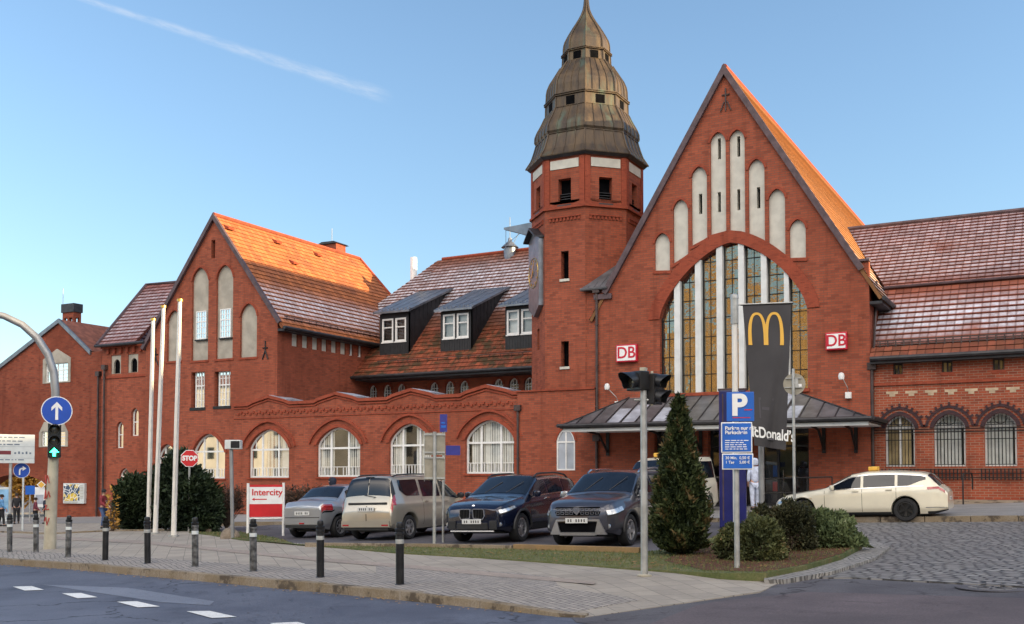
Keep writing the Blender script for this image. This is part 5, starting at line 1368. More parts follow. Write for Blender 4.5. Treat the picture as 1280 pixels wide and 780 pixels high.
# =================================================================== vehicles
def interp(pts, x):
    if x <= pts[0][0]: return pts[0][1]
    for (a, b), (c, d) in zip(pts, pts[1:]):
        if x <= c: t = (x-a)/(c-a) if c > a else 1; return b+(d-b)*t
    return pts[-1][1]
def smooth_i(pts, x, r=.06):
    return (interp(pts, x-r)+2*interp(pts, x)+interp(pts, x+r))/4
def catmull(P, v):
    n = len(P)-1; i = min(int(v), n-1); t = v-i
    p0 = P[max(i-1, 0)]; p1 = P[i]; p2 = P[i+1]; p3 = P[min(i+2, n)]
    return tuple(.5*((2*b)+(-a+c)*t+(2*a-5*b+4*c-d)*t*t+(-a+3*b-3*c+d)*t**3)*1.0 if False else b+(c-b)*(t) + .35*t*(1-t)*((1-t)*((c-a)/2-(c-b))+t*((c-b)-(d-b)/2)) for a, b, c, d in zip(p0, p1, p2, p3))
class Car:
    def __init__(s, L, W, top, belt, plan, wx, wr, zb=.24, arch=.07, tumble=.30, zend=None):
        s.L, s.W, s.top, s.belt, s.plan, s.wx, s.wr, s.zb0, s.arch, s.tumble = L, W, top, belt, plan, wx, wr, zb, arch, tumble
    def sec(s, x):
        zt = smooth_i(s.top, x, .05); w = smooth_i(s.plan, x, .05)*s.W/2; zb = s.zb0
        zr = 0
        for c in s.wx:
            ra = s.wr+s.arch; dx = abs(x-c)
            if dx < ra: zb = max(zb, s.wr*.97+math.sqrt(ra*ra-dx*dx))
        e = min(x, s.L-x)
        if e < .35: zb = max(zb, s.zb0+.10*(1-e/.35))
        be = min(smooth_i(s.belt, x), zt-.03); h = zt-be
        k = min(1, h/.25)
        p3z = max(be-.10, zb+.06); p2z = max(.50*(be), zb+.04); p1z = max(s.zb0+.16, zb+.02)
        p2z = min(p2z, p3z-.01); p1z = min(p1z, p2z-.01)
        rw = w*.93-h*s.tumble
        P = [(w*.90, zb), (w*.985, p1z), (w, p2z), (w*.985, p3z), (w*.935, be),
             (rw*k+w*.86*(1-k), zt-.055*k-.012*(1-k)), ((rw-.12)*k+w*.70*(1-k), zt-.008), ((rw-.12)*k*.5+w*.35*(1-k), zt+.012), (0, zt+.022)]
        return P
    def S(s, x, v, off=0):
        P = s.sec(x); y, z = catmull(P, min(v, 7.9999))
        if off:
            y2, z2 = catmull(P, min(v+.05, 8)); y0, z0 = catmull(P, max(v-.05, 0)); ty, tz = y2-y0, z2-z0; l = math.hypot(ty, tz) or 1
            ny, nz = tz/l, -ty/l
            # slope along x
            Pa = s.sec(min(x+.04, s.L)); Pb = s.sec(max(x-.04, 0)); ya, za = catmull(Pa, min(v, 7.9999)); yb, zb_ = catmull(Pb, min(v, 7.9999))
            dn = ((ya-yb)*ny+(za-zb_)*nz)/.08; l2 = math.sqrt(1+dn*dn)
            return (s.L/2-x+dn*off/l2, y+ny*off/l2, z+nz*off/l2)
        return (s.L/2-x, y, z)
    def body(s):
        xs = set([0, s.L, .015, s.L-.015]); n = int(s.L/.05)
        for i in range(n+1): xs.add(round(s.L*i/n, 4))
        for c in s.wx:
            ra = s.wr+s.arch
            for d in np.linspace(-ra-.02, ra+.02, 27): xs.add(round(c+float(d), 4))
            xs.add(c-ra-.001); xs.add(c+ra+.001)
        xs = sorted(x for x in xs if 0 <= x <= s.L)
        vv = [i/3 for i in range(25)]; m = len(vv); vs = []
        for x in xs:
            for sg in (1, -1):
                for v in vv:
                    p = s.S(x, v); vs.append((p[0], sg*p[1], p[2]))
        fs = []; w2 = 2*m
        for i in range(len(xs)-1):
            for j in range(m-1):
                a = i*w2+j; b = (i+1)*w2+j
                fs.append((a, b, b+1, a+1)); fs.append((a+m, a+m+1, b+m+1, b+m))
            fs.append((i*w2, i*w2+m, (i+1)*w2+m, (i+1)*w2))
        mb = MB(); mb.add(vs, fs)
        for i in (0, len(xs)-1):
            loop = [i*w2+j for j in range(m)]+[i*w2+m+j for j in range(m-1, -1, -1)]
            mb.f.append(loop if i else loop[::-1]); mb.mi.append(0)
        return mb
    def patch(s, mb, xa, xb, va, vb, off=.006, sides=(1, -1), nx=14, nv=5, mi=0):
        """va, vb: numbers or functions of x"""
        fa = va if callable(va) else (lambda x: va); fb = vb if callable(vb) else (lambda x: vb)
        for sg in sides:
            vs = []
            for i in range(nx+1):
                x = xa+(xb-xa)*i/nx
                for j in range(nv+1):
                    v = fa(x)+(fb(x)-fa(x))*j/nv; p = s.S(x, v, off); vs.append((p[0], sg*p[1], p[2]))
            k = nv+1
            mb.add(vs, [(i*k+j, (i+1)*k+j, (i+1)*k+j+1, i*k+j+1) for i in range(nx) for j in range(nv)], mi)
def part(mb, name, mat, t, smooth=False, bevel=0): return mb.build(name, M[mat] if isinstance(mat, str) else mat, t, smooth=smooth, bevel=bevel)
def make_wheel(t, x, y, r, rim, spokes=5, w=.21, hub=True):
    sg = 1 if y > 0 else -1
    T = Matrix.Translation((x, y, r)) @ Matrix.Rotation(-math.pi/2*sg, 4, 'X')
    h = w/2; ri = r*.66
    mb = MB(); mb.lathe([(ri, -h*.8), (ri+.02, -h), (r*.93, -h), (r, -h*.7), (r, h*.7), (r*.93, h), (ri+.02, h), (ri, h*.8), (ri-.01, h*.2), (ri-.01, -h*.8)], 36, T=T, cap=False)
    o = part(mb, 'wheel', 'tyre', t, 35)
    mb = MB(); mb.lathe([(ri, h*.82), (ri-.025, h*.86), (ri-.035, h*.5), (ri-.04, -h*.5), (0.03, -h*.5)], 32, T=T, cap=False)
    for k in range(spokes):
        T2 = T @ Matrix.Rotation(2*math.pi*k/spokes, 4, 'Z')
        ww = .30*ri if spokes <= 6 else .11*ri
        mb.add([(-ww*.45, .02, h*.62), (ww*.45, .02, h*.62), (ww*.5, ri-.02, h*.80), (-ww*.5, ri-.02, h*.80), (-ww*.45, .02, h*.4), (ww*.45, .02, h*.4), (ww*.5, ri-.02, h*.5), (-ww*.5, ri-.02, h*.5)], [(0, 1, 2, 3), (4, 7, 6, 5), (0, 4, 5, 1), (1, 5, 6, 2), (2, 6, 7, 3), (3, 7, 4, 0)], T=T2)
    mb.lathe([(0, h*.74), (.055, h*.72), (.06, h*.5)], 14, T=T)
    r_ = mb.build('rim', M[rim], None, smooth=30); r_.parent = o
    m2 = MB(); m2.lathe([(0.0, h*.36), (ri-.036, h*.30), (ri-.036, h*.1)], 24, T=T); b_ = m2.build('brake_disc', M['rim_dk'], None); b_.parent = o
    return o
def finish_car(C, t, paintm, rim, spokes, clad=None, wheels_w=.21):
    b = part(C.body(), 'body', paintm, t, 42)
    for x in C.wx:
        for sy in (1, -1): make_wheel(t, C.L/2-x, sy*(C.W/2-wheels_w/2-.02), C.wr, rim, spokes, wheels_w)
    # inner arch tunnels hidden in black, underbody
    mb = MB(); mb.box((-C.L/2+.45, -C.W/2+.28, C.zb0-.05), (C.L/2-.45, C.W/2-.28, C.zb0+.25)); part(mb, 'underbody', 'plastic', t)
    mb = MB()
    for x in C.wx: mb.box((C.L/2-x-C.wr-.02, -C.W/2+.25, C.zb0), (C.L/2-x+C.wr+.02, C.W/2-.25, C.wr*2+.04))
    part(mb, 'wheel_well', 'black', t)
    if clad:
        mb = MB()
        for x in C.wx:
            for sg in (1, -1):
                ra = C.wr+C.arch; pts = []
                for a in np.linspace(0, math.pi, 17):
                    xx = x+ra*math.cos(a)*1.02; zz = C.wr*.97+ra*math.sin(a)*1.02; p = C.S(min(max(xx, 0), C.L), 1.5); pts.append((p[0], sg*(abs(p[1])+.004), max(zz, C.zb0)))
                mb.tube(pts, clad, 6)
        part(mb, 'wheel_arch_trim', 'plastic', t, 40)
        mb = MB(); C.patch(mb, C.wx[0]+C.wr+C.arch, C.wx[1]-C.wr-C.arch, 0, 1.0, .012); part(mb, 'sill_cladding', 'plastic', t)
    return b
def glazing(C, t, side, wind, rear=None, vs_=(4.18, 4.88), pil=(), front_v=5.05, rear_v=5.05):
    """side: (x0,x1) list of windows"""
    for (xa, xb, lo, hi) in side:
        mb = MB(); C.patch(mb, xa, xb, lo, hi, .007, nx=12, nv=4)
        part(mb, 'side_window', 'carglass', t, 60)
    if wind: mb = MB(); C.patch(mb, wind[0], wind[1], front_v, 8, .007, nx=12, nv=8); part(mb, 'windscreen', 'carglass', t, 60)
    if rear: mb = MB(); C.patch(mb, rear[0], rear[1], rear_v, 8, .007, nx=8, nv=8); part(mb, 'rear_window', 'carglass', t, 60)
def seams(C, t, xs, v0=.6, v1=4.1):
    mb = MB()
    for x in xs: C.patch(mb, x-.005, x+.005, v0, v1, .002, nx=1, nv=12)
    part(mb, 'door_seam', 'black', t)
def handles(C, t, xs, v=3.45, mat='plastic'):
    for x in xs:
        for sg in (1, -1):
            p = C.S(x, v, .02); mb = MB(); mb.box((p[0]-.09, sg*p[1]-.02, p[2]-.018), (p[0]+.09, sg*p[1]+.015, p[2]+.018)); part(mb, 'door_handle', mat, t, bevel=.008)
def mirrors(C, t, x, mat, z=None):
    for sg in (1, -1):
        p = C.S(x, 4.1); z_ = z or p[2]+.08; mb = MB(); mb.lathe([(0, -.08), (.07, -.07), (.10, 0), (.08, .07), (0, .09)], 12, T=Matrix.Translation((p[0]+.02, sg*(p[1]+.13), z_)) @ Matrix.Diagonal((.75, 1.15, .95, 1)))
        mb.tube([(p[0], sg*(p[1]-.02), z_-.06), (p[0], sg*(p[1]+.08), z_-.04)], .02, 6)
        part(mb, 'wing_mirror', mat, t, 50)
def plate(C, t, front, z, x=None, txt=True, w=.52):
    xe = C.L/2+.012 if front else -C.L/2-.012; s = 1 if front else -1
    xe = xe if x is None else x
    mb = MB(); mb.box((xe-.006, -w/2, z-.055), (xe+.006, w/2, z+.055)); o = part(mb, 'number_plate', 'plate', t, bevel=.004)
    mb = MB()
    r = random.Random(int(z*1000)+front)
    for i in range(7): 
        if i == 2: continue
        y = -w*.36+i*w*.12; mb.box((xe+s*.0065-.001, y-.016, z-.03), (xe+s*.0065+.001, y+.012, z+.03))
    q = mb.build('plate_lettering', M['plastic'], None); q.parent = o
def nose_box(C, x, y0, y1, z0, z1, d=.02): # box on the end face; x=+1 front, -1 rear
    e = x*C.L/2
    return ((min(e-.02*x, e+d*x), y0, z0), (max(e-.02*x, e+d*x), y1, z1))
def put(t, contact, lx, ly, rz):
    """place the car so that the local point (lx,ly) stands on the ground point"""
    c, s = math.cos(rz), math.sin(rz)
    x = contact.x-(c*lx-s*ly); y = contact.y-(s*lx+c*ly)
    t.rotation_euler = (0, 0, rz)
    # lean with the ground slope
    g = lambda a, b: G(a, b)
    off = contact.z-G(contact.x, contact.y)
    t.location = (x, y, G(x, y)+off)
    fx = (g(x+c, y+s)-g(x-c, y-s))/2; fy = (g(x-s, y+c)-g(x+s, y-c))/2
    t.rotation_euler = Matrix(((c, -s, 0), (s, c, 0), (0, 0, 1))).to_euler()
    m = (Matrix.Rotation(rz, 3, 'Z') @ Matrix.Rotation(-math.atan(fx), 3, 'Y') @ Matrix.Rotation(math.atan(fy), 3, 'X'))
    t.rotation_euler = m.to_euler()
PK = -.088
# ---- silver coupe-convertible seen from behind
C = Car(3.83, 1.67, [(0, .60), (.10, .72), (.9, .88), (1.05, .93), (1.75, 1.39), (2.1, 1.45), (2.7, 1.39), (3.05, 1.14), (3.2, 1.05), (3.72, 1.02), (3.80, .93), (3.83, .86)],
        [(0, .6), (1, .86), (2.4, .92), (3.83, .96)], [(0, .70), (.12, .86), (.45, .97), (1, 1), (2.8, 1), (3.4, .95), (3.7, .86), (3.83, .76)], (.72, 3.16), .30, .22, .06, .36)
t = thing('parked_convertible', 'small silver convertible seen from behind, leftmost of the parked cars', 'car', group='cars parked in front of the arcade')
finish_car(C, t, M['p_silver'], 'rim', 7)
glazing(C, t, [(1.12, 1.72, lambda x: 4.15, lambda x: 4.85), (1.78, 2.75, lambda x: 4.15, lambda x: 4.88)], (1.02, 1.72), (2.62, 3.1), rear_v=5.2)
seams(C, t, (1.05, 2.35)); handles(C, t, (2.2,)); mirrors(C, t, 1.2, M['p_silver'])
mb = MB(); C.patch(mb, 3.45, 3.80, 2.75, 3.75, .006); part(mb, 'tail_lamp', 'lamp_red', t, 50)
mb = MB(); C.patch(mb, 3.60, 3.83, .9, 1.8, .012); mb.box(*nose_box(C, -1, -.62, .62, .40, .56, .03)); part(mb, 'bumper', M['p_silver'], t, 50)
mb = MB(); C.patch(mb, 3.40, 3.78, 2.62, 2.72, .008); mb.box(*nose_box(C, -1, -.60, .60, .575, .59, .012)); C.patch(mb, 3.15, 3.155, 5, 8, .006, nx=1); part(mb, 'boot_seam', 'black', t)
mb = MB(); mb.box(*nose_box(C, -1, -.6, .6, .30, .38, .01)); mb.tube([(-C.L/2-.03, .35, .27), (-C.L/2+.2, .35, .27)], .035, 10); part(mb, 'lower_valance', 'plastic', t)
mb = MB(); mb.box(*nose_box(C, -1, -.09, .09, .40, .45, .04)); part(mb, 'fog_lamp', 'lamp_red', t, bevel=.01)
plate(C, t, False, .70); mb = MB(); C.patch(mb, 3.35, 3.42, 7.3, 8, .012); part(mb, 'high_brake_lamp', 'plastic', t)
put(t, gat(424, 671.5, PK), C.L/2-3.16, -(C.W/2-.1), math.pi/2)
# ---- champagne estate van
C = Car(4.45, 1.74, [(0, .66), (.08, .78), (.95, .99), (1.12, 1.05), (1.85, 1.58), (2.2, 1.64), (3.2, 1.66), (4.16, 1.65), (4.26, 1.58), (4.35, 1.10), (4.38, .92), (4.42, .86), (4.45, .70)],
        [(0, .66), (1, .95), (2.4, 1.0), (4.45, 1.03)], [(0, .72), (.1, .87), (.4, .97), (1, 1), (3.9, 1), (4.25, .97), (4.38, .93), (4.45, .90)], (.80, 3.70), .315, .26, .07, .27)
t = thing('parked_estate_van', 'tall silvery champagne estate van with split rear doors and roof rails, parked rear outward', 'car', group='cars parked in front of the arcade')
finish_car(C, t, M['p_champagne'], 'rim', 6)
glazing(C, t, [(1.2, 2.05, lambda x: 4.15, lambda x: 4.88), (2.14, 3.0, lambda x: 4.15, lambda x: 4.88), (3.12, 3.98, lambda x: 4.2+max(0, x-3.75)*1.1, lambda x: 4.9)], (1.1, 1.82))
seams(C, t, (1.15, 2.08, 3.05)); handles(C, t, (1.93, 2.9), mat='p_champagne'); mirrors(C, t, 1.3, 'plastic')
# rear doors: two leaves with glass, black strip, lamps up the corners
xr = 4.22
mb = MB(); C.patch(mb, 4.215, 4.34, 5.05, 7.95, .006, nx=6); part(mb, 'rear_window', 'carglass', t, 50)
mb = MB(); e = -C.L/2
def rearx(z):  # x of the tail surface on the centre line at height z
    x = C.L
    while x > 3.5 and interp(C.top, x) < z: x -= .01
    return C.L/2-x
for zz0, zz1, y0, y1 in ((.93, .99, -.62, .60),): mb.box((rearx(.96)-.035, y0, zz0), (rearx(.96)+.02, y1, zz1))
part(mb, 'rear_trim_strip', 'plastic', t, bevel=.01)
mb = MB(); 
for zz in np.arange(.45, 1.5, .05): mb.box((rearx(zz+.02)-.006, -.008, zz), (rearx(zz+.02)+.05, .008, zz+.05))
part(mb, 'rear_door_seam', 'black', t)
mb = MB(); C.patch(mb, 4.26, 4.41, 2.95, 3.98, .010); C.patch(mb, 4.22, 4.35, 3.95, 4.3, .010); part(mb, 'tail_lamp', 'lamp_red', t, 50)
mb = MB(); C.patch(mb, 4.18, 4.31, 4.3, 4.95, .009); part(mb, 'rear_pillar_trim', 'plastic', t, 50)
mb = MB(); C.patch(mb, 4.02, 4.45, .2, 1.5, .012); mb.box(*nose_box(C, -1, -.76, .76, .36, .52, .06)); part(mb, 'bumper', M['p_champagne'], t, 50)
mb = MB(); mb.box(*nose_box(C, -1, -.7, .7, .28, .35, .02)); part(mb, 'lower_valance', 'plastic', t)
plate(C, t, False, .82, x=rearx(.82)-.045)
for sg in (1, -1):
    mb = MB(); pts = [C.S(x, 5.6, .05) for x in np.linspace(1.95, 4.05, 12)]; pts = [(p[0], sg*p[1], p[2]) for p in pts]; pts[0] = (pts[0][0], pts[0][1], pts[0][2]-.05); pts[-1] = (pts[-1][0], pts[-1][1], pts[-1][2]-.05); mb.tube(pts, .02, 8); part(mb, 'roof_rail', 'plastic', t, 40)
    mb = MB(); mb.box((-C.L/2-.065, sg*.62-.1, .39), (-C.L/2-.055, sg*.62+.1, .43)); part(mb, 'reflector', 'lamp_red', t)
mb = MB(); mb.tube([(rearx(1.12)-.01, -.05, 1.02), (rearx(1.2)-.03, -.25, 1.12), (rearx(1.2)-.02, .1, 1.18)], .012, 6); part(mb, 'rear_wiper', 'plastic', t)
mb = MB(); mb.box((-C.L/2+.21, -.12, 1.63), (-C.L/2+.27, .12, 1.65)); part(mb, 'high_brake_lamp', 'plastic', t)
put(t, gat(510, 674, PK), C.L/2-3.70, -(C.W/2-.1), math.pi/2)
# ---- compact SUV generator, front toward the camera
def suv(name, label, L, W, H, paintm, rimm, spokes, kind):
    if kind == 'navy':
        top = [(0, .80), (.07, .90), (.35, .98), (1.05, 1.08), (1.2, 1.13), (1.95, 1.55), (2.4, H-.02), (3.2, H-.02), (3.95, H-.12), (4.15, 1.38), (4.33, 1.05), (4.39, .98), (L, .80)]
    else:
        top = [(0, .84), (.06, .95), (.30, 1.03), (1.0, 1.12), (1.12, 1.16), (1.78, 1.58), (2.2, H-.04), (3.2, H-.04), (3.75, H-.10), (3.98, 1.45), (4.2, 1.1), (4.27, 1.0), (L, .82)]
    C = Car(L, W, top, [(0, .80), (1, 1.0), (2.4, 1.05), (L, 1.10)], [(0, .72), (.06, .84), (.22, .94), (.55, .995), (1, 1), (3.7, 1), (4.1, .95), (L, .82)], (.85, L-.93), .345, .27, .075, .30)
    t = thing(name, label, 'car', group='cars parked in front of the arcade')
    finish_car(C, t, paintm, rimm, spokes, clad=.028, wheels_w=.23)
    w0, w1 = (1.22, 1.95) if kind == 'navy' else (1.14, 1.78)
    glazing(C, t, [(w0+.16, 2.32, lambda x: 4.15, lambda x: 4.85), (2.40, 3.22, lambda x: 4.15, lambda x: 4.85), (3.30, 3.78, lambda x: 4.2+max(0, x-3.4)*.9, lambda x: 4.85)], (w0, w1), (3.98, 4.22) if kind == 'navy' else (3.82, 4.12))
    seams(C, t, (1.28, 2.36, 3.25)); handles(C, t, (2.2, 3.1), mat='chrome' if kind == 'navy' else 'plastic'); mirrors(C, t, w0+.28, paintm if kind == 'navy' else M['p_silver'])
    mb = MB(); C.patch(mb, 2.0, 3.7, 4.86, 4.95, .010, nv=1); C.patch(mb, w0+.1, 3.8, 4.06, 4.12, .010, nv=1)
    if kind == 'navy': part(mb, 'window_trim', 'chrome', t)
    else: part(mb, 'window_trim', 'plastic', t)
    for sg in (1, -1):
        mb = MB(); pts = [C.S(x, 5.5, .06) for x in np.linspace(1.95, 3.8, 12)]; pts = [(p[0], sg*p[1], p[2]) for p in pts]; pts[0] = (pts[0][0], pts[0][1], pts[0][2]-.06); pts[-1] = (pts[-1][0], pts[-1][1], pts[-1][2]-.06); mb.tube(pts, .022, 8); part(mb, 'roof_rail', 'plastic' if kind == 'navy' else 'chrome', t, 40)
    mb = MB(); C.patch(mb, .0, .50, 0, 1.35, .014); part(mb, 'bumper', paintm if kind == 'navy' else M['p_slate'], t, 50)
    for x in (w0-.12,): 
        mb = MB()
        for sg in (-.35, .25): p0 = C.S(w0+.02, 6.2, .02); mb.tube([(p0[0], sg, p0[2]), (p0[0]-.42, sg+.28, C.S(w0+.45, 7, .02)[2]+.0)], .009, 5)
        part(mb, 'wiper', 'plastic', t)
    e = L/2
    return C, t
C, t = suv('parked_suv_navy' if False else 'parked_suv', 'glossy navy blue SUV with twin chrome-rimmed kidney grille facing the street', 4.44, 1.82, 1.60, M['p_navy'], 'rim', 10, 'navy')
e = C.L/2
for sg in (1, -1):
    mb = MB(); poly = [(.04, .60), (.30, .57), (.355, .66), (.34, .80), (.30, .835), (.05, .835), (.02, .79)]
    fnn = lambda y, z, d: Vector((e+.035-d-(abs(y)*.05), sg*y, z))
    q = ring(mb, poly, .022, fnn, -.012, .03); gr = part(mb, 'grille_frame', 'chrome', t)
    mb = MB(); mb.prism(q, fnn, .008, .05)
    g_ = mb.build('grille_opening', M['black'], None); g_.parent = gr
    mb = MB()
    for i in range(7):
        y = .06+i*.042; r = span(q, y, 0)
        if r: mb.prism(rect_poly(y-.006, y+.006, r[0], r[1]), fnn, -.002, .02)
    g_ = mb.build('grille_slats', M['plastic'], None); g_.parent = gr
    mb = MB(); C.patch(mb, .045, .52, lambda x: 3.0+.35*x, lambda x: 3.85-.3*x, .012, sides=(sg,), nx=10); hl = part(mb, 'headlamp', 'lamp_clear', t, 60)
    mb = MB(); C.patch(mb, .03, .56, lambda x: 2.88+.35*x, lambda x: 3.0+.35*x, .014, sides=(sg,), nx=10, nv=1); C.patch(mb, .03, .56, lambda x: 3.85-.3*x, lambda x: 3.92-.3*x, .014, sides=(sg,), nx=10, nv=1); g_ = mb.build('lamp_bezel', M['plastic'], None); g_.parent = hl
    mb = MB(); mb.lathe([(0, .03), (.05, .025), (.06, 0)], 14, T=Matrix.Translation((e-.06, sg*.70, .46)) @ Matrix.Rotation(math.pi/2, 4, 'Y')); part(mb, 'fog_lamp', 'lamp_clear', t)
mb = MB(); mb.box(*nose_box(C, 1, -.42, .42, .34, .50, .03)); mb.box(*nose_box(C, 1, -.66, -.46, .34, .55, .02)); mb.box(*nose_box(C, 1, .46, .66, .34, .55, .02)); part(mb, 'air_intake', 'plastic', t, bevel=.01)
mb = MB(); mb.box(*nose_box(C, 1, -.6, .6, .28, .315, .04)); part(mb, 'skid_plate', 'chrome', t, bevel=.008)
mb = MB(); mb.lathe([(0, .012), (.038, .01), (.042, 0)], 20, T=Matrix.Translation((e-.07, 0, .885)) @ Matrix.Rotation(1.25, 4, 'Y')); part(mb, 'badge', 'chrome', t)
plate(C, t, True, .53, x=e+.045)
mb = MB(); C.patch(mb, C.L-.42, C.L-.05, 3.0, 3.8, .008); part(mb, 'tail_lamp', 'lamp_red', t, 50)
put(t, gat(650.5, 677, PK), C.L/2-.85, C.W/2-.1, -math.pi/2)
suv1 = t
C, t = suv('parked_suv', 'slate grey SUV with silver skid plate and broad slotted grille facing the street', 4.34, 1.80, 1.66, M['p_slate'], 'rim', 5, 'slate')
e = C.L/2
mb = MB(); fnn = lambda y, z, d: Vector((e+.03-d-(abs(y)**2*.12), y, z))
mb.prism([(-.50, .70), (.50, .70), (.56, .84), (.50, .885), (-.50, .885), (-.56, .84)], fnn, -.005, .06); gr = part(mb, 'grille', 'black', t)
mb = MB()
for z in (.755, .83):
    for i in range(-4, 5):
        if i == 0: continue
        y = i*.11+(-.02 if i < 0 else .02); ring(mb, rect_poly(y-.042, y+.042, z-.027, z+.027), .010, fnn, -.016, .0)
g_ = mb.build('chrome_slots', M['chrome'], None); g_.parent = gr
mb = MB(); mb.prism([(-.075, .86), (-.075, .78), (0, .715), (.075, .78), (.075, .86), (.045, .875), (-.045, .875)], fnn, -.03, 0); g_ = mb.build('badge', M['chrome'], None); g_.parent = gr
for sg in (1, -1):
    mb = MB(); C.patch(mb, .02, .46, lambda x: 3.0, lambda x: 3.95-.2*x, .012, sides=(sg,), nx=10); hl = part(mb, 'headlamp', 'lamp_clear', t, 60)
    mb = MB(); C.patch(mb, .02, .50, lambda x: 2.9, lambda x: 3.0, .014, sides=(sg,), nx=10, nv=1); g_ = mb.build('lamp_bezel', M['plastic'], None); g_.parent = hl
    mb = MB(); mb.lathe([(0, .03), (.05, .025), (.06, 0)], 14, T=Matrix.Translation((e-.05, sg*.68, .47)) @ Matrix.Rotation(math.pi/2, 4, 'Y')); part(mb, 'fog_lamp', 'lamp_clear', t)
mb = MB(); mb.prism([(-.40, .36), (.40, .36), (.48, .56), (-.48, .56)], fnn, -.01, .05); part(mb, 'air_intake', 'black', t)
mb = MB()
for sg in (1, -1): mb.prism([(sg*.40, .30), (sg*.66, .30), (sg*.50, .62), (sg*.30, .62), (sg*.30, .585), (sg*.47, .58)][::sg], fnn, -.04, .03)
mb.prism(rect_poly(-.42, .42, .28, .345), fnn, -.04, .03); mb.prism(rect_poly(-.32, .32, .585, .62), fnn, -.035, .03)
part(mb, 'skid_plate', 'rim', t)
plate(C, t, True, .60, x=e+.075)
mb = MB(); C.patch(mb, C.L-.40, C.L-.05, 3.0, 3.9, .008); part(mb, 'tail_lamp', 'lamp_red', t, 50)
put(t, gat(786, 682, PK), C.L/2-.85, C.W/2-.1, -math.pi/2)
# ---- cream taxi estate, seen from its left side
C = Car(4.93, 1.85, [(0, .58), (.05, .68), (.30, .80), (1.35, .965), (1.50, 1.0), (2.25, 1.38), (2.7, 1.455), (3.4, 1.46), (4.2, 1.40), (4.45, 1.33), (4.74, .98), (4.86, .93), (4.93, .78)],
        [(0, .6), (1.2, .90), (2.4, .94), (4.0, .985), (4.93, 1.0)], [(0, .66), (.08, .80), (.30, .93), (.8, .99), (1.2, 1), (4.0, 1), (4.5, .95), (4.82, .86), (4.93, .78)], (.86, 3.80), .335, .21, .055, .36)
t = thing('estate_taxi', 'long cream estate taxi parked side-on on the cobbles with small yellow roof sign', 'taxi', group='cream taxis')
finish_car(C, t, M['p_cream'], 'rim_dk', 5, wheels_w=.23)
glazing(C, t, [(1.72, 2.56, lambda x: 4.12, lambda x: 4.86), (2.64, 3.52, lambda x: 4.12, lambda x: 4.88), (3.60, 4.36, lambda x: 4.12+max(0, x-3.9)*1.1, lambda x: 4.88)], (1.52, 2.28), (4.42, 4.72))
mb = MB(); C.patch(mb, 1.6, 4.38, 4.88, 4.96, .009, nv=1); C.patch(mb, 1.7, 4.3, 4.04, 4.09, .010, nv=1); part(mb, 'window_trim', 'chrome', t)
seams(C, t, (1.52, 2.60, 3.56), .5, 4.1); handles(C, t, (2.42, 3.36), 3.42, M['p_cream']); mirrors(C, t, 1.78, M['p_cream'])
mb = MB(); C.patch(mb, 4.40, 4.86, lambda x: 3.1, lambda x: 3.85, .008); part(mb, 'tail_lamp', 'lamp_red', t, 50)
mb = MB(); C.patch(mb, .03, .50, lambda x: 3.1+.4*x, lambda x: 3.85, .010); part(mb, 'headlamp', 'lamp_clear', t, 50)
mb = MB(); C.patch(mb, 1.3, 3.4, 0, .45, .008); C.patch(mb, 4.4, 4.93, .0, .5, .010); part(mb, 'sill_cladding', 'plastic', t)
mb = MB(); C.patch(mb, 4.35, 4.93, 1.15, 1.3, .008, nv=1); part(mb, 'bumper_chrome', 'chrome', t)
mb = MB(); C.patch(mb, .9, 1.15, 2.35, 2.45, .008, nv=1); part(mb, 'wing_badge', 'chrome', t)
mb = MB(); mb.box((C.L/2-2.95, -.25, 1.48), (C.L/2-2.70, .25, 1.60)); rs = part(mb, 'roof_sign', M['yellow'], t, bevel=.03)
tb = text_mb('TAXI', .11, Matrix.Translation((C.L/2-2.697, 0, 1.54)) @ Matrix.Rotation(math.pi/2, 4, 'Z') @ Matrix.Rotation(math.pi/2, 4, 'X'), .004, .002); o = tb.build('roof_sign_lettering', M['plastic'], None); o.parent = rs
mb = MB(); mb.box((C.L/2+.0, -.35, .45), (C.L/2+.02, .35, .68)); part(mb, 'grille', 'plastic', t)
plate(C, t, True, .40); plate(C, t, False, .62)
put(t, gat(1133, 651.5, PK), (C.L/2-3.80)*.92, (C.W/2-.1)*.92, math.pi); t.scale = (.92, .92, .92)
# ---- cream minibus taxi behind
C = Car(4.90, 1.90, [(0, .74), (.08, .90), (.45, 1.08), (.75, 1.20), (1.55, 1.86), (1.95, 1.95), (4.65, 1.95), (4.78, 1.88), (4.86, 1.2), (4.90, .8)],
        [(0, .74), (.8, 1.10), (4.9, 1.12)], [(0, .74), (.1, .88), (.4, .97), (.9, 1), (4.6, 1), (4.8, .97), (4.9, .93)], (.88, 3.88), .33, .24, .06, .16)
M['p_white'] = paint('pale_cream_paint', (.80, .76, .64), 0)
t = thing('minibus_taxi', 'tall cream minibus taxi standing behind the conical cypress', 'taxi', group='cream taxis')
finish_car(C, t, M['p_white'], 'rim', 8)
glazing(C, t, [(1.25, 1.98, lambda x: 4.15, lambda x: 4.85), (2.1, 3.3, lambda x: 4.15, lambda x: 4.85), (3.45, 4.6, lambda x: 4.15, lambda x: 4.85)], (.82, 1.56), (4.79, 4.86))
seams(C, t, (1.05, 2.04, 3.38)); handles(C, t, (1.9, 2.2)); mirrors(C, t, 1.1, 'plastic')
mb = MB(); C.patch(mb, .05, .42, 3.1, 3.9, .010); part(mb, 'headlamp', 'lamp_clear', t, 50)
mb = MB(); mb.box(*nose_box(C, 1, -.5, .5, .62, .74, .02)); mb.box(*nose_box(C, 1, -.6, .6, .36, .5, .02)); part(mb, 'grille', 'plastic', t)
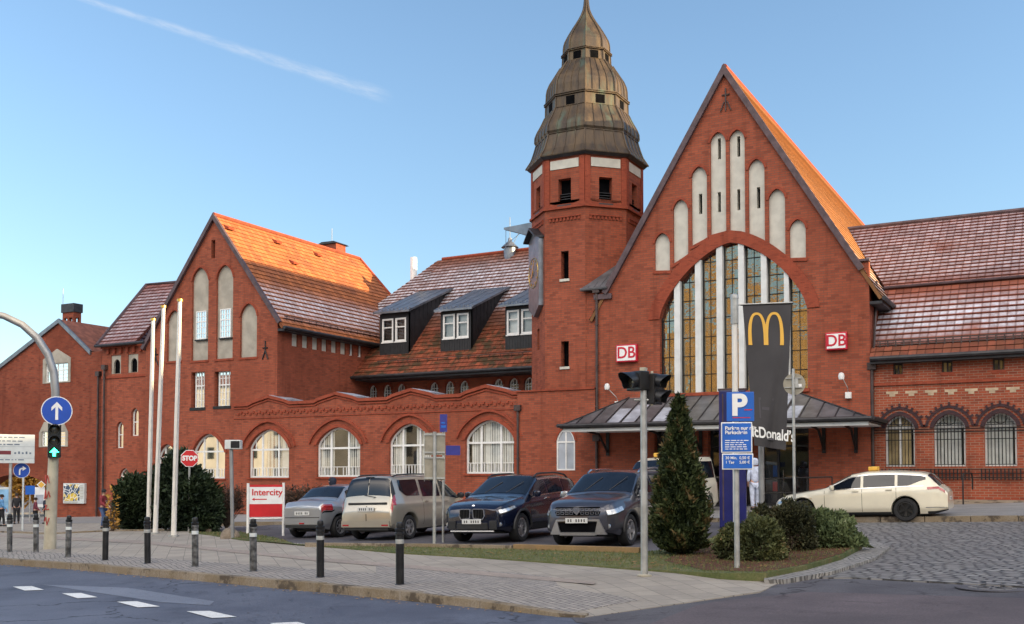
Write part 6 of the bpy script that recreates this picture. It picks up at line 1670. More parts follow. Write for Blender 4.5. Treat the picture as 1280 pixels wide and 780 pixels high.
mb = MB(); C.patch(mb, 4.7, 4.84, 2.6, 3.9, .008); part(mb, 'tail_lamp', 'lamp_red', t)
mb = MB(); mb.box((C.L/2-2.05, -.25, 1.98), (C.L/2-1.80, .25, 2.11)); part(mb, 'roof_sign', M['yellow'], t, bevel=.03)
plate(C, t, True, .52)
put(t, gat(886, 643, PK), C.L/2-3.88, C.W/2-.1, -math.pi/2)
# =================================================================== street furniture and signs
def gp(px, py, off=0.0): return gat(px, py, off)
def dep(p): return (p-CAM).dot(F0)
def hgt(px, py, p):
    """height above ground point p of pixel row py at p's depth"""
    return atd(px, py, dep(p)).z-p.z
TOCAM = lambda p: math.atan2(-p.x, p.y)   # rz so local -Y faces the camera:
def facecam(p, extra=0): return math.atan2(CAM.x-p.x, -(CAM.y-p.y))+extra
# bollards along the kerb
bl = thing('bollard', 'tmp', 'bollard')
def bollard(name_mat, hz=.93):
    t = bpy.data.objects.new('bollard', None); COL.objects.link(t); t['category'] = 'bollard'; t['group'] = 'bollards along the kerb'
    mb = MB(); mb.lathe([(.085, -.1), (.085, 0), (.062, .02), (.062, hz-.20), (.070, hz-.19), (.070, hz-.16), (.060, hz-.15)], 16); mb.build('post', M[name_mat], t, smooth=35)
    mb = MB(); mb.lathe([(.060, hz-.15), (.072, hz-.13), (.072, hz-.10), (.050, hz-.09), (.055, hz-.05), (.045, hz-.01), (0, hz)], 16); mb.build('cap', M['bollard_b'], t, smooth=35)
    mb = MB(); mb.lathe([(.0635, hz-.32), (.0645, hz-.315), (.0645, hz-.26), (.0635, hz-.255)], 16); mb.build('reflective_band', M['signgrey' if name_mat == 'bollard' else 'steel'], t)
    return t
bpy.data.objects.remove(bl)
specs = [(12, 690, 'g'), (45, 691, 'g'), (85, 697, 'g'), (131.5, 700.5, 'b'), (184.5, 704.5, 'b'), (244, 708.5, 'g'), (316.5, 714.5, 'g'), (400.5, 722, 'b'), (500, 731, 'b')]
labs = ['leftmost dark bollard at the kerb, left of the curved signal mast', 'dark bollard just left of the curved signal mast foot', 'scuffed grey bollard just right of the curved signal mast foot',
        'dark bollard in front of the person with the pushchair', 'black bollard in front of the leftmost flagpole', 'scuffed grey bollard with worn paint right of the flagpoles', 'faded yellowish grey bollard below the red and white info board',
        'black bollard in front of the small silver convertible', 'black bollard farthest right, in front of the twin-panel sign post']
pg_, pb_ = bollard('bollard'), bollard('bollard_b'); used = set()
for (px, py, k), l in zip(specs, labs):
    src = pg_ if k == 'g' else pb_; p = gp(px, py)
    o = src if k not in used else dup(src)
    used.add(k); o.location = p; o.rotation_euler = (rnd.uniform(-.022, .022), rnd.uniform(-.022, .022), rnd.uniform(0, 6)); o['label'] = l
# flagpoles
fl = [((185.5, 665), (191.5, 400), 'leftmost and shortest looking of the three bare white flagpoles'), ((194, 667.5), (204.5, 384), 'middle one of the three bare white flagpoles'), ((217, 671), (225, 376), 'rightmost and tallest looking of the three bare white flagpoles')]
for (b, tp, l) in fl:
    p = gp(*b); q = atd(tp[0], tp[1], dep(p)+.0)-p
    t = thing('flagpole', l, 'flagpole', p, 0, 'white flagpoles in front of the gabled house')
    mb = MB(); mb.tube([(0, 0, -.1), q*.02, q*.5, q], [.085, .075, .068, .055], 14); mb.build('pole', M['flagpole'], t, smooth=40)
    mb = MB(); mb.tube([q-Vector((0, 0, .02)), q+Vector((0, 0, .05))], .085, 12); mb.build('cap', M['gold'], t, smooth=40)
    mb = MB(); mb.tube([(0, 0, 0), (0, 0, .05)], .14, 16); mb.tube([(.08, -.05, .9), q*.98+Vector((.09, -.03, 0))], .006, 4); mb.build('halyard', M['steel'], t)
# curved signal mast at the left
p = gp(62, 686); D = dep(p)
path = [(62, 686), (64, 640), (66.5, 580), (69, 520), (69.5, 490), (67, 465), (60, 443), (47, 423), (28, 406), (5, 395), (-30, 388), (-90, 384), (-150, 383)]
pts = [atd(x, y, D)-p for x, y in path]; pts[0].z -= .1
t = thing('signal_mast', 'tall curved grey signal mast with pale scribbled foot at the left kerb', 'signal mast', p)
mb = MB(); mb.tube(pts[:4], [.155, .14, .125, .11], 18); mb.build('shaft', M['cream_pole'], t, smooth=40)
mb = MB(); mb.tube(pts[3:], [.10, .10, .10, .098, .095, .09, .085, .08, .075, .07], 18); mb.build('curved_arm', M['mast_grey'], t, smooth=40)
M['graffiti'] = plain('red_graffiti', (.45, .06, .05), .6)
mb = MB()
for i, (zz, pth) in enumerate(((1.75, [(-.3, .1), (-.1, -.1), (.1, .1), (.3, -.1)]), (1.35, [(-.4, -.1), (-.2, .12), (0, -.08), (.25, .1), (.4, -.05)]), (.98, [(-.3, .12), (.0, .12), (-.2, 0), (.3, .02)]), (.7, [(-.4, 0), (-.1, .1), (.1, -.1), (.35, .08)]))):
    P2 = []
    for a, dz in pth:
        ang = -math.pi/2+TH+a*1.4-.3; P2.append((pts[1].x*.5+math.cos(ang)*.151, pts[1].y*.5+math.sin(ang)*.151, zz+dz))
    mb.tube(P2, .016, 5)
mb.build('scribble', M['graffiti'], t)
rz = facecam(p)
def head3(t, loc, rz, lit=None, n=3, dia=.2, arrow=False):
    """signal head, local -Y is the lens side"""
    T0 = Matrix.Translation(loc) @ Matrix.Rotation(rz, 4, 'Z'); h = dia*1.22
    mb = MB(); mb.box((-dia*.66, 0, -h*n/2), (dia*.66, dia*.8, h*n/2), T=T0); box = mb.build('signal_housing', M['sigblack'], t, bevel=.015)
    for i in range(n):
        z = h*(n/2-.5-i); T = T0 @ Matrix.Translation((0, 0, z)) @ Matrix.Rotation(math.pi/2, 4, 'X')
        mb = MB(); mb.lathe([(0, .02), (dia*.35, .015), (dia*.5, 0)], 24, T=T)
        if lit == i and arrow:
            l = mb.build('lens', M['lens_off'], None); l.parent = box
            mb = MB(); s = dia*.36; mb.prism([(-s*.3, -s), (s*.3, -s), (s*.3, -.1*s), (s, -.1*s), (0, s), (-s, -.1*s), (-s*.3, -.1*s)], lambda a, b, d: T0 @ Vector((a*1.25, -.04-d, z+b*1.25)), 0, .01); l = mb.build('lit_arrow', M['green_lit'], None); l.parent = box
        else: l = mb.build('lens', M['green_lit'] if lit == i else M['lens_off'], None, smooth=50); l.parent = box
        mb = MB(); vs = []; m = 20
        for j in range(m+1):
            a = rad(-50)+rad(280)*j/m; x, zz = math.cos(a)*dia*.54, math.sin(a)*dia*.54
            L = dia*(.45+.65*max(0, math.sin(a))); vs += [T0 @ Vector((x, 0, z+zz)), T0 @ Vector((x, -L, z+zz-.02)), T0 @ Vector((x*1.05, 0, z+zz*1.05)), T0 @ Vector((x*1.05, -L, z+zz*1.05-.02))]
        fs = []
        for j in range(m): a = j*4; fs += [(a, a+1, a+5, a+4), (a+2, a+6, a+7, a+3), (a+1, a+3, a+7, a+5)]
        mb.add(vs, fs); v = mb.build('visor', M['sigblack'], None, smooth=40); v.parent = box
    return box
q = atd(68, 551, D)-p
ts = thing('traffic_light', 'three lens traffic light showing a green arrow on the curved mast', 'traffic light', p+q+Vector((0, 0, 0)))
off = Matrix.Rotation(rz, 3, 'Z') @ Vector((0, -.13, 0)); ts.location = Vector(ts.location)+off*1.9
head3(ts, (0, 0, 0), rz, lit=2, dia=.235, arrow=True)
mb = MB(); mb.box((-.03, .15, -.03), (.03, .3, .03), T=Matrix.Rotation(rz, 4, 'Z')); mb.build('bracket', M['steel'], ts)
def round_sign(name, label, c, rz, r, mat_='blue', arrow='up', group=None, cat='road sign'):
    t = thing(name, label, cat, c, rz, group)
    T = Matrix.Rotation(math.pi/2, 4, 'X')
    mb = MB(); mb.lathe([(r, -.012), (r, .0), (0, .0)], 40, T=T); mb.build('plate', M['signwhite'], t)
    mb = MB(); mb.lathe([(r*.94, .001), (r*.94, .004), (0, .004)], 40, T=T); mb.build('blue_disc', M[mat_], t)
    fn_ = lambda a, b, d: Vector((a*r, -.006-d, b*r))
    mb = MB()
    if arrow == 'up':
        mb.prism([(-.09, -.62), (.09, -.62), (.09, .25), (.34, .0), (.34, .24), (0, .62), (-.34, .24), (-.34, 0), (-.09, .25)], fn_, 0, .002)
    else:
        pp = [(-.32, -.6), (-.14, -.6), (-.14, -.05), (-.05, .12), (.12, .17), (.12, -.05), (.58, .27), (.12, .58), (.12, .36), (-.08, .33), (-.28, .16), (-.32, -.05)]
        mb.prism(pp, fn_, 0, .002)
    mb.build('white_arrow', M['signwhite'], t)
    return t
c = atd(71, 513.5, D-.25); r = 18/(1309/D)
round_sign('direction_sign', 'large round blue sign with white upward arrow on the curved mast', c, facecam(p), r, 'blue', 'up', 'round blue arrow signs')
# guide board and small round arrow sign at the left edge
p = gp(12, 664); D = dep(p)
t = thing('guide_board', 'grey route guide board with dark red stripe on posts at the left edge', 'sign board', p, facecam(p))
mpp = D/1309; zt_b = hgt(12, 543, p); zb_b = hgt(12, 579, p); xl, xr2 = -34*mpp, 27*mpp
mb = MB(); mb.box((xl, -.03, zb_b), (xr2, .01, zt_b)); mb.build('panel', M['signgrey'], t, bevel=.01)
mb = MB(); hb = zt_b-zb_b; mb.box((xl+.02, -.034, zb_b+hb*.30), (xl+(xr2-xl)*.56, -.031, zb_b+hb*.43)); mb.build('dark_red_stripe', M['dbred'] if False else plain('dark_red_stripe', (.16, .02, .03), .5), t)
mb = MB()
T = faceT((xl+(xr2-xl)*.55, -.034, zb_b+hb*.86), (0, -1, 0))
for i, z in enumerate((.9, .77, .65, .12)):
    x = xl+.1
    r_ = random.Random(i)
    while x < xr2-.5: w_ = r_.uniform(.05, .22); mb.box((x, -.034, zb_b+hb*z-.018), (x+w_, -.031, zb_b+hb*z+.018)); x += w_+.05
for z in (.18, .58): mb.box((xl, -.034, zb_b+hb*z-.006), (xr2, -.031, zb_b+hb*z))
for i in range(5): mb.box((xl+(xr2-xl)*(.62+i*.07), -.034, zb_b+hb*.32), (xl+(xr2-xl)*(.655+i*.07), -.031, zb_b+hb*(.38+.03*(i % 2))))
mb.build('printed_lines', plain('faded_print', (.12, .16, .22), .6), t)
mb = MB(); mb.tube([(0, .05, -.1), (0, .05, zt_b)], .055, 12); mb.build('post', M['steel'], t, smooth=40)
mb = MB(); mb.tube([(xl+.1, .05, -.1), (xl+.1, .05, zt_b)], .055, 12); mb.build('post', M['steel'], t, smooth=40)
p = gp(27.5, 663); 
c = atd(28.5, 588, dep(p))
pt_ = thing('sign_post', 'slim light post below the small round right-turn arrow sign', 'post', p)
mb = MB(); mb.tube([(0, .02, -.1), (0, .02, c.z-p.z+.2)], .035, 10); mb.build('post', M['signgrey'], pt_, smooth=40)
round_sign('direction_sign', 'small round blue sign with white arrow bending right', c+Vector((0, -.05, 0)), facecam(p), 9.5*dep(p)/1309, 'blue', 'right', 'round blue arrow signs')
# bus stop case, parking plate and warning diamond beyond
p = gp(49, 652); D = dep(p); k = D/1309
t = thing('timetable_case', 'white timetable case on a post near the arched passage', 'notice case', p, facecam(p))
z0, z1 = hgt(49, 634, p), hgt(49, 609, p)
mb = MB(); mb.box((-6*k, -.05, z0), (6*k, .05, z1)); mb.build('case', M['signwhite'], t, bevel=.02)
mb = MB(); mb.box((-4.5*k, -.058, z0+.15), (4.5*k, -.051, z1-.35)); mb.build('poster', M['zincf'], t)
mb = MB(); mb.tube([(0, 0, -.1), (0, 0, z0)], .04, 8); mb.build('post', M['steel'], t)
c = atd(51.5, 606, D); t = thing('diamond_sign', 'small yellow and white diamond sign above the timetable case', 'road sign', c, facecam(p))
s = 4*k; mb = MB(); mb.prism([(-s*1.3, 0), (0, -s*1.3), (s*1.3, 0), (0, s*1.3)], lambda a, b, d: Vector((a, -.06+d, b)), 0, .02); mb.build('plate', M['signwhite'], t)
mb = MB(); mb.prism([(-s, 0), (0, -s), (s, 0), (0, s)], lambda a, b, d: Vector((a, -.064+d, b)), 0, .003); mb.build('yellow_field', M['yellow'], t)
mb = MB(); mb.tube([(0, 0, -s-.35), (0, 0, s)], .02, 6); mb.build('stem', M['steel'], t)
p = gp(37, 653, 0); p2 = atd(37, 612, dep(p)+2)
t = thing('parking_plate', 'tiny blue parking plate seen beyond the arched passage front', 'road sign', p, facecam(p)); z = p2.z-p.z
mb = MB(); mb.box((-.2, -.02, z-.2), (.2, .0, z+.2)); mb.build('plate', M['blue_p'], t); mb = MB(); mb.tube([(0, .02, -.1), (0, .02, z+.2)], .03, 8); mb.build('post', M['steel'], t)
p = gp(5, 652); k = dep(p)/1309
t = thing('poster_column', 'pale blue lit looking poster case at the left edge behind the guide board', 'poster case', p, facecam(p)); z0, z1 = hgt(5, 643, p), hgt(5, 609, p)
mb = MB(); mb.box((-8*k, -.15, z0), (8*k, .15, z1)); mb.box((-3*k, -.1, -.1), (3*k, .1, z0)); mb.build('case', M['signgrey'], t, bevel=.02)
mb = MB(); mb.box((-7*k, -.16, z0+.1), (7*k, -.151, z1-.1)); mb.build('poster', plain('sky_blue_poster', (.22, .42, .62), .4, var=.3, scale=2), t)
# stop sign beside the yew
p = gp(236, 664); c = atd(236, 573, dep(p)); r = 10.5*dep(p)/1309
t = thing('stop_sign', 'red octagonal STOP sign in front of the arched window right of the flagpoles', 'road sign', p, facecam(p))
def octo(r): return [(r*math.cos(rad(22.5+45*i)), r*math.sin(rad(22.5+45*i))) for i in range(8)]
z = c.z-p.z
mb = MB(); mb.prism(octo(r*1.08), lambda a, b, d: Vector((a, d, z+b)), -.01, .01); mb.build('plate', M['signwhite'], t)
mb = MB(); mb.prism(octo(r), lambda a, b, d: Vector((a, d, z+b)), -.014, -.011); mb.build('red_field', M['red'], t)
text_mb('STOP', r*.78, faceT((0, -.018, z), (0, -1, 0)), .006, .012, sx=.88).build('lettering', M['signwhite'], t)
mb = MB(); mb.tube([(0, .04, -.1), (0, .04, z+.2)], .035, 10); mb.build('post', M['steel'], t, smooth=40)
# post with small floodlight box
p = gp(291, 673.5); q = atd(289, 556, dep(p))-p
t = thing('sensor_post', 'leaning grey post carrying a small dark camera box near the boulder', 'post', p)
mb = MB(); mb.tube([(0, 0, -.1), q], .05, 10); mb.build('post', M['mast_grey'], t, smooth=40)
mb = MB(); mb.box((-.15, -.12, -.12), (.28, .12, .13), T=Matrix.Translation(q) @ Matrix.Rotation(TH, 4, 'Z')); bx = mb.build('camera_box', M['signgrey'], t, bevel=.02)
mb = MB(); mb.box((.02, -.13, -.09), (.26, -.121, .1), T=Matrix.Translation(q) @ Matrix.Rotation(TH, 4, 'Z')); o = mb.build('dark_window', M['sigblack'], None); o.parent = bx
# boulder
def boulder(px, py, w, h, label):
    p = gp(px, py); bm = bmesh.new(); bmesh.ops.create_icosphere(bm, subdivisions=4, radius=1)
    r = random.Random(3); ks = [(Vector((r.uniform(-1, 1), r.uniform(-1, 1), r.uniform(-1, 1))).normalized(), r.uniform(.05, .16)) for _ in range(9)]
    for v in bm.verts:
        n = v.co.normalized(); f = 1+sum(a*math.sin(3*n.dot(d)+i) for i, (d, a) in enumerate(ks))*.5; v.co = Vector((n.x*w*f, n.y*w*.8*f, max(-.2, n.z)*h*f+h*.1))
    me = bpy.data.meshes.new('boulder'); bm.to_mesh(me); bm.free(); me.materials.append(M['rock']); o = bpy.data.objects.new('boulder', me); COL.objects.link(o); o.location = p; tag(o, label, 'rock')
    me.polygons.foreach_set('use_smooth', [True]*len(me.polygons))
boulder(289, 673, .27, .27, 'rounded brown granite boulder beside the leaning camera post')
# intercity info board
p = gp(332, 667); D = dep(p); k = D/1309; pc = facecam(p, .12)
t = thing('info_board', 'red and white board on a white tube frame, reading Intercity, left of the silver convertible', 'sign board', p, pc)
z0, z1 = hgt(332, 646, p), hgt(332, 606, p); w = 20*k
mb = MB(); mb.tube([(-w-.04, 0, -.1), (-w-.04, 0, z1+.05)], .04, 10); mb.tube([(w+.04, 0, -.1), (w+.04, 0, z1+.06)], .04, 10); mb.tube([(-w, 0, z0-.05), (w, 0, z0-.05)], .03, 8); mb.build('tube_frame', M['white'], t, smooth=40)
h = z1-z0
mb = MB(); mb.box((-w, -.02, z0+h*.40), (w, .02, z0+h*.93)); mb.build('white_panel', M['signwhite'], t)
mb = MB(); mb.box((-w, -.022, z0), (w, .022, z0+h*.395)); mb.box((-w, -.022, z0+h*.935), (w, .022, z1)); mb.build('red_panel', M['red'], t)
text_mb('Intercity', h*.28, faceT((-w*.88, -.026, z0+h*.76), (0, -1, 0)), .006, .004, 'LEFT').build('lettering', M['red'], t)
mb = MB(); mb.box((-w*.7, -.026, z0+h*.535), (w*.05, -.021, z0+h*.565)); mb.prism([(-w*.86, z0+h*.55), (-w*.7, z0+h*.50), (-w*.7, z0+h*.60)], lambda a, b, d: Vector((a, -.026+d, b)), 0, .005); mb.build('arrow', M['red'], t)
# twin-panel sign seen from behind
p = gp(543, 685); D = dep(p); k = D/1309
t = thing('twin_panel_sign', 'bare grey backs of four sign panels on a steel post left of the navy SUV', 'road sign', p, facecam(p))
zs = [hgt(543, y, p) for y in (600, 571, 569, 541)]
for (a, b) in ((0, 1), (2, 3)):
    for (x0, x1) in ((-12.5*k, -.5*k), (1*k, 12.5*k)):
        mb = MB(); mb.box((x0, -.01, zs[a]), (x1, .01, zs[b])); mb.build('panel', M['signback'], t, bevel=.004)
mb = MB()
for z in (zs[0]+.04, zs[1]-.02, zs[2]+.06, zs[3]-.04): mb.box((-13*k, -.035, z-.018), (13*k, -.011, z+.018))
for x in (-13*k, 12.6*k): mb.box((x, -.03, zs[0]-.03), (x+.5*k, .02, zs[3]+.03))
mb.build('rail', M['steel'], t)
mb = MB(); mb.tube([(0, -.06, -.1), (0, -.06, zs[3]+.02)], .038, 12); mb.build('post', M['steel'], t, smooth=40)
p = gp(554, 678, PK); D = dep(p); k = D/1309
t = thing('street_name_post', 'thin post with two dark blue name plates behind the twin-panel sign', 'street sign', p, facecam(p))
z1 = hgt(554, 518, p); z0 = hgt(554, 540, p); zz = hgt(554, 563, p)
mb = MB(); mb.tube([(0, 0, -.1), (0, 0, z1)], .03, 8); mb.build('post', M['steel'], t)
mb = MB(); mb.box((-4.5*k, -.05, z0), (4.5*k, -.03, z1)); mb.build('upright_plate', M['blue'] if False else plain('street_plate_blue', (.03, .03, .22), .4), t)
mb = MB(); mb.box((3*k, -.05, zz-6*k), (21*k, -.03, zz+6*k)); mb.build('side_plate', bpy.data.materials['street_plate_blue'], t)
mb = MB(); mb.box((-3*k, -.056, z0+.1), (3*k, -.051, z0+.16)); mb.box((-3*k, -.056, z0+.2), (2*k, -.051, z0+.24)); mb.build('pale_lines', M['blue_p'], t)
# crossing signal mast in the foreground
p = gp(805.5, 720); D = dep(p); k = D/1309
ms = thing('crossing_signal_mast', 'pale galvanised mast with two black signal heads in front of the canopy', 'traffic light', p)
z1 = hgt(805.5, 462, p)
mb = MB(); mb.tube([(0, 0, -.1), (0, 0, z1*.38), (0, 0, z1)], [.055, .052, .048], 16); mb.build('shaft', M['cream_pole'] if False else M['steel'], ms, smooth=40)
mb = MB(); mb.lathe([(.11, 0), (.11, .02), (.06, .03)], 16); mb.box((-.04, -.055, z1-.02), (.04, .055, z1+.03)); mb.build('foot_collar', M['cream_pole'], ms)
zc_ = hgt(790, 476, p)
# left head faces left-front, right head faces right-back
lw = -17*k
T_ = Matrix.Rotation(TH, 4, 'Z')
l1 = T_ @ Vector((-13*k, 0, zc_)); head3(ms, l1, TH-.95, None, 1, .24)
l2 = T_ @ Vector((19*k, .02, hgt(830, 486, p))); head3(ms, l2, TH+.9, None, 2, .19)
mb = MB(); mb.box((9*k, -.02, hgt(830, 507, p)), (12*k, .02, hgt(830, 464, p)), T=T_); mb.build('back_plate', M['cream_pole'], ms)
mb = MB()
for z in (zc_+.04, zc_-.08, hgt(830, 500, p)): mb.tube([T_ @ Vector((-12*k, 0, z)), T_ @ Vector((16*k, 0, z))], .018, 8)
mb.build('bracket', M['steel'], ms)
# parking sign post with three blue boards
p = gp(921.5, 712.5, 0); D = dep(p); k = D/1309
t = thing('parking_sign_post', 'grey post with white P on blue and two blue lettered parking boards', 'parking sign', p, facecam(p))
mb = MB(); mb.tube([(0, .0, -.1), (0, .0, hgt(921, 489, p))], .042, 14); mb.build('post', M['steel'], t, smooth=40)
def board(x0, x1, y0, y1, nm, white=True):
    a, b = (x0-921.5)*k, (x1-921.5)*k; c, d = hgt(921, y1, p), hgt(921, y0, p)
    mb = MB(); mb.box((a, -.075, c), (b, -.05, d)); o = mb.build(nm, M['signwhite'] if white else M['blue_p'], t, bevel=.008)
    i = .018 if white else .012
    if white:
        m2 = MB(); m2.box((a+i, -.081, c+i), (b-i, -.0755, d-i)); q = m2.build('blue_face', M['blue_p'], None); q.parent = o
    return a, b, c, d, o
a, b, c, d, o = board(910, 943.5, 490.5, 527, 'letter_board', False)
mb = text_mb('P', (d-c)*1.0, faceT(((a+b)/2-.02, -.083, (c+d)/2+.01), (0, -1, 0)), .006, .018); q = mb.build('letter', M['signwhite'], None); q.parent = o
mb = MB(); mb.box(((a+b)/2+.06, -.08, c+.17), (b-.03, -.0755, c+.185)); mb.box(((a+b)/2-.12, -.08, c+.05), (b-.06, -.0755, c+.062)); q = mb.build('fine_print', M['red'], None); q.parent = o
a, b, c, d, o = board(903, 941, 528, 566, 'ticket_board')
for i, (s_, sz, zz) in enumerate((('Parken nur mit', .078, .80), ('Parkschein', .078, .66))):
    q = text_mb(s_, sz, faceT((a+.06, -.086, c+(d-c)*zz), (0, -1, 0)), .004, .002, 'LEFT').build('lettering', M['signwhite'], None); q.parent = o
mb = MB(); r_ = random.Random(2)
for zz in (.40, .33, .26, .19, .12):
    x = a+.06
    while x < b-.12: w_ = r_.uniform(.03, .08); mb.box((x, -.085, c+(d-c)*zz-.006), (x+w_, -.0815, c+(d-c)*zz+.006)); x += w_+.015
q = mb.build('fine_print', M['signwhite'], None); q.parent = o
a, b, c, d, o = board(904, 942, 567, 587, 'tariff_board')
for s_, x_, zz, sz in (('30 Min.', a+.05, .72, .06), ('1 Tag', a+.05, .45, .06), ('0,50 \u20ac', b-.21, .72, .06), ('5,00 \u20ac', b-.21, .45, .06)):
    q = text_mb(s_, sz, faceT((x_, -.086, c+(d-c)*zz), (0, -1, 0)), .004, .001, 'LEFT').build('lettering', M['signwhite'], None); q.parent = o
# dark blue totem behind
p2 = gp(917, 655); D2 = dep(p2); k2 = D2/1309
t = thing('blue_totem', 'dark blue upright information pillar behind the parking boards', 'information pillar', p2, facecam(p2))
z1 = hgt(917, 488, p2)
mb = MB(); mb.box((-17*k2, -.16, -.1), (16*k2, .16, z1)); mb.build('pillar', M['blue_dk'], t, bevel=.03)
mb = MB(); mb.box((-13*k2, -.165, .1), (-11.5*k2, -.155, z1-.1)); mb.box((-18*k2, -.17, z1), (17*k2, .17, z1+.04)); mb.build('edge_strip', M['rake'], t)
# burger restaurant banner on its own pole
p3 = gp(922, 660, .03); D3 = dep(p3)+1.0; p3 = atd(921, 640, D3); p3.z = G(p3.x, p3.y); k3 = D3/1309
t = thing('banner_pole', 'white pole holding the long charcoal banner in front of the arch window', 'flagpole', p3, facecam(p3))
zt_ = hgt(921, 371, p3)
mb = MB(); mb.tube([(-1*k3, 0, -.1), (-1*k3, 0, zt_)], .075, 14); mb.build('pole', M['flagpole'], t, smooth=40)
mb = MB(); mb.tube([(-1*k3, 0, zt_-.7), (-1*k3, 0, zt_-.05)], .10, 14); mb.lathe([(.11, zt_-.05), (.1, zt_+.05), (0, zt_+.1)], 14, c=(-1*k3, 0, 0)); zb = hgt(921, 382, p3); mb.tube([(0, 0, zb+.02), (70*k3, 0, zb+.03)], .022, 8); mb.build('arm', M['steel'], t)
bt = thing('hanging_banner', 'long charcoal banner with golden arches and McDonald\u2019s lettering', 'banner', p3, facecam(p3))
zT, zB0, zB1 = hgt(921, 382, p3), hgt(945, 557, p3), hgt(983, 563, p3)
def bpt(u, v, off=0):   # u 0..1 across, v 0 top ..1 bottom
    x0 = (9+v*13)*k3; x1 = (68-v*8)*k3
    x = x0+(x1-x0)*u; z = zT+(zB0+(zB1-zB0)*u-zT)*v
    y = .05*math.sin(3.2*u+5*v)*v+.10*v*math.exp(-((u-.86+.35*v*v)**2)*60)-.04*v
    return Vector((x, y-off, z))
mb = MB(); nu, nv = 30, 60
mb.add([bpt(i/nu, j/nv) for j in range(nv+1) for i in range(nu+1)], [(j*(nu+1)+i, j*(nu+1)+i+1, (j+1)*(nu+1)+i+1, (j+1)*(nu+1)+i) for j in range(nv) for i in range(nu)])
mb.add([bpt(i/nu, j/nv, -.004) for j in range(nv+1) for i in range(nu+1)], [(j*(nu+1)+i, j*(nu+1)+i+1, (j+1)*(nu+1)+i+1, (j+1)*(nu+1)+i) for j in range(nv) for i in range(nu)])
mb.build('cloth', M['banner'], bt, smooth=60)
mb = MB(); mb.tube([bpt(0, 0)+Vector((-.05, 0, .01)), bpt(1, 0)+Vector((.05, 0, .01))], .02, 8); mb.build('top_bar', M['iron'], bt)
def stroke(mb, cpts, w):
    n = len(cpts); L_, R2 = [], []
    for i in range(n):
        a = Vector(cpts[max(0, i-1)]); b = Vector(cpts[min(n-1, i+1)]); tt = (b-a).normalized(); nn = Vector((-tt.y, tt.x)); ww = w[i] if isinstance(w, list) else w
        c_ = Vector(cpts[i]); L_.append(c_+nn*ww); R2.append(c_-nn*ww)
    W0 = 59*k3; H0 = zT-zB0
    P = [bpt(v.x/W0, v.y/H0, .012) for v in L_]+[bpt(v.x/W0, v.y/H0, .012) for v in R2]
    mb.add(P, [(i, i+1, n+i+1, n+i) for i in range(n-1)])
mb = MB(); W0 = 59*k3; H0 = zT-zB0
aw_ = 10.6*k3; ah = 39*k3; tz = 11*k3
for cx_ in (W0*.28, W0*.28+aw_*2.05):
    cp = []; ws = []
    for i in range(33):
        a = math.pi-math.pi*i/32; cp.append((cx_+aw_*.98*math.copysign(abs(math.cos(a))**.80, math.cos(a)), tz+ah-ah*math.sin(a)**.78)); ws.append((2.6-1.1*math.sin(a))*k3)
    stroke(mb, cp, ws)
mb.build('golden_arches', M['yellow'], bt)
tb = text_mb('McDonald\u2019s', .42, Matrix.Identity(4), .0, .010, 'CENTER')
v2 = []
zc_t = .905
for v in tb.v:
    u = .52+v.x/W0*.88; vv = zc_t-(v.y)/H0*.9; q = bpt(u, vv, .016); v2.append(q)
tb.v = v2; tb.build('lettering', M['signwhite'], bt)
mb = MB()
for (u0, u1, v0, v1) in ((.22, .62, .655, .67), (.22, .26, .655, .80), (.22, .62, .93, .945), (.3, .5, .72, .74)):
    mb.add([bpt(u0, v0, .010), bpt(u1, v0, .010), bpt(u1, v1, .010), bpt(u0, v1, .010)], [(0, 1, 2, 3)])
mb.build('faint_print', M['banner2'], bt)
# grey post under the banner and dark ticket pylon
p = gp(952, 634, .0); p = atd(952, 632, D3+.6); p.z = G(p.x, p.y)
t = thing('steel_post', 'plain grey steel post standing below the banner', 'post', p); mb = MB(); mb.tube([(0, 0, -.1), (0, 0, hgt(952, 545, p))], .075, 12); mb.build('post', M['mast_grey'], t, smooth=40)
p = gp(964, 631, .02); k = dep(p)/1309
t = thing('dark_pylon', 'dark grey upright pylon with blue sticker and red box below the banner', 'information pillar', p, facecam(p)); z1 = hgt(964, 548, p)
mb = MB(); mb.box((-8*k, -.12, -.1), (9*k, .12, z1)); mb.build('pillar', M['banner2'], t, bevel=.02)
mb = MB(); z0 = hgt(968, 614, p); z2 = hgt(968, 602, p); mb.box((2*k, -.2, z0), (8*k, -.12, z2)); mb.build('red_box', M['red'], t, bevel=.015)
mb = MB(); mb.box((2.5*k, -.14, hgt(968, 596, p)), (8*k, -.121, hgt(968, 582, p))); mb.build('blue_sticker', M['blue_p'], t)
# railing by the entrance
def railing(name, label, a, b, h, posts, hoop=False):
    t = thing(name, label, 'railing', a); d = Vector(b)-Vector(a)
    mb = MB()
    for z in (h, h*.5): mb.tube([Vector((0, 0, z)), d+Vector((0, 0, z))], .022, 8)
    mb.build('rail', M['iron'], t)
    for i in range(posts):
        q = d*(i/(posts-1)); mb = MB(); mb.tube([q+Vector((0, 0, -.05)), q+Vector((0, 0, h))], .022, 8); mb.build('post', M['iron'], t)
    return t
a = gp(975, 630, .02); a = Vector((a.x, 36.2, G(a.x, 36.2)+.02)); bx_ = aty(1040, 600, 36.2).x
railing('entrance_railing', 'thin dark handrail beside the entrance behind the estate taxi', a, (bx_, 36.2, G(bx_, 36.2)+.02), 1.0, 4)
a = aty(1204, 630, 36.4); a.z = G(a.x, a.y)+.02; b = aty(1216, 630, 37.0); b.z = G(b.x, b.y)+.02
t = thing('hoop_rail', 'dark hoop shaped bar against the right wing beside the taxi tail', 'railing', a)
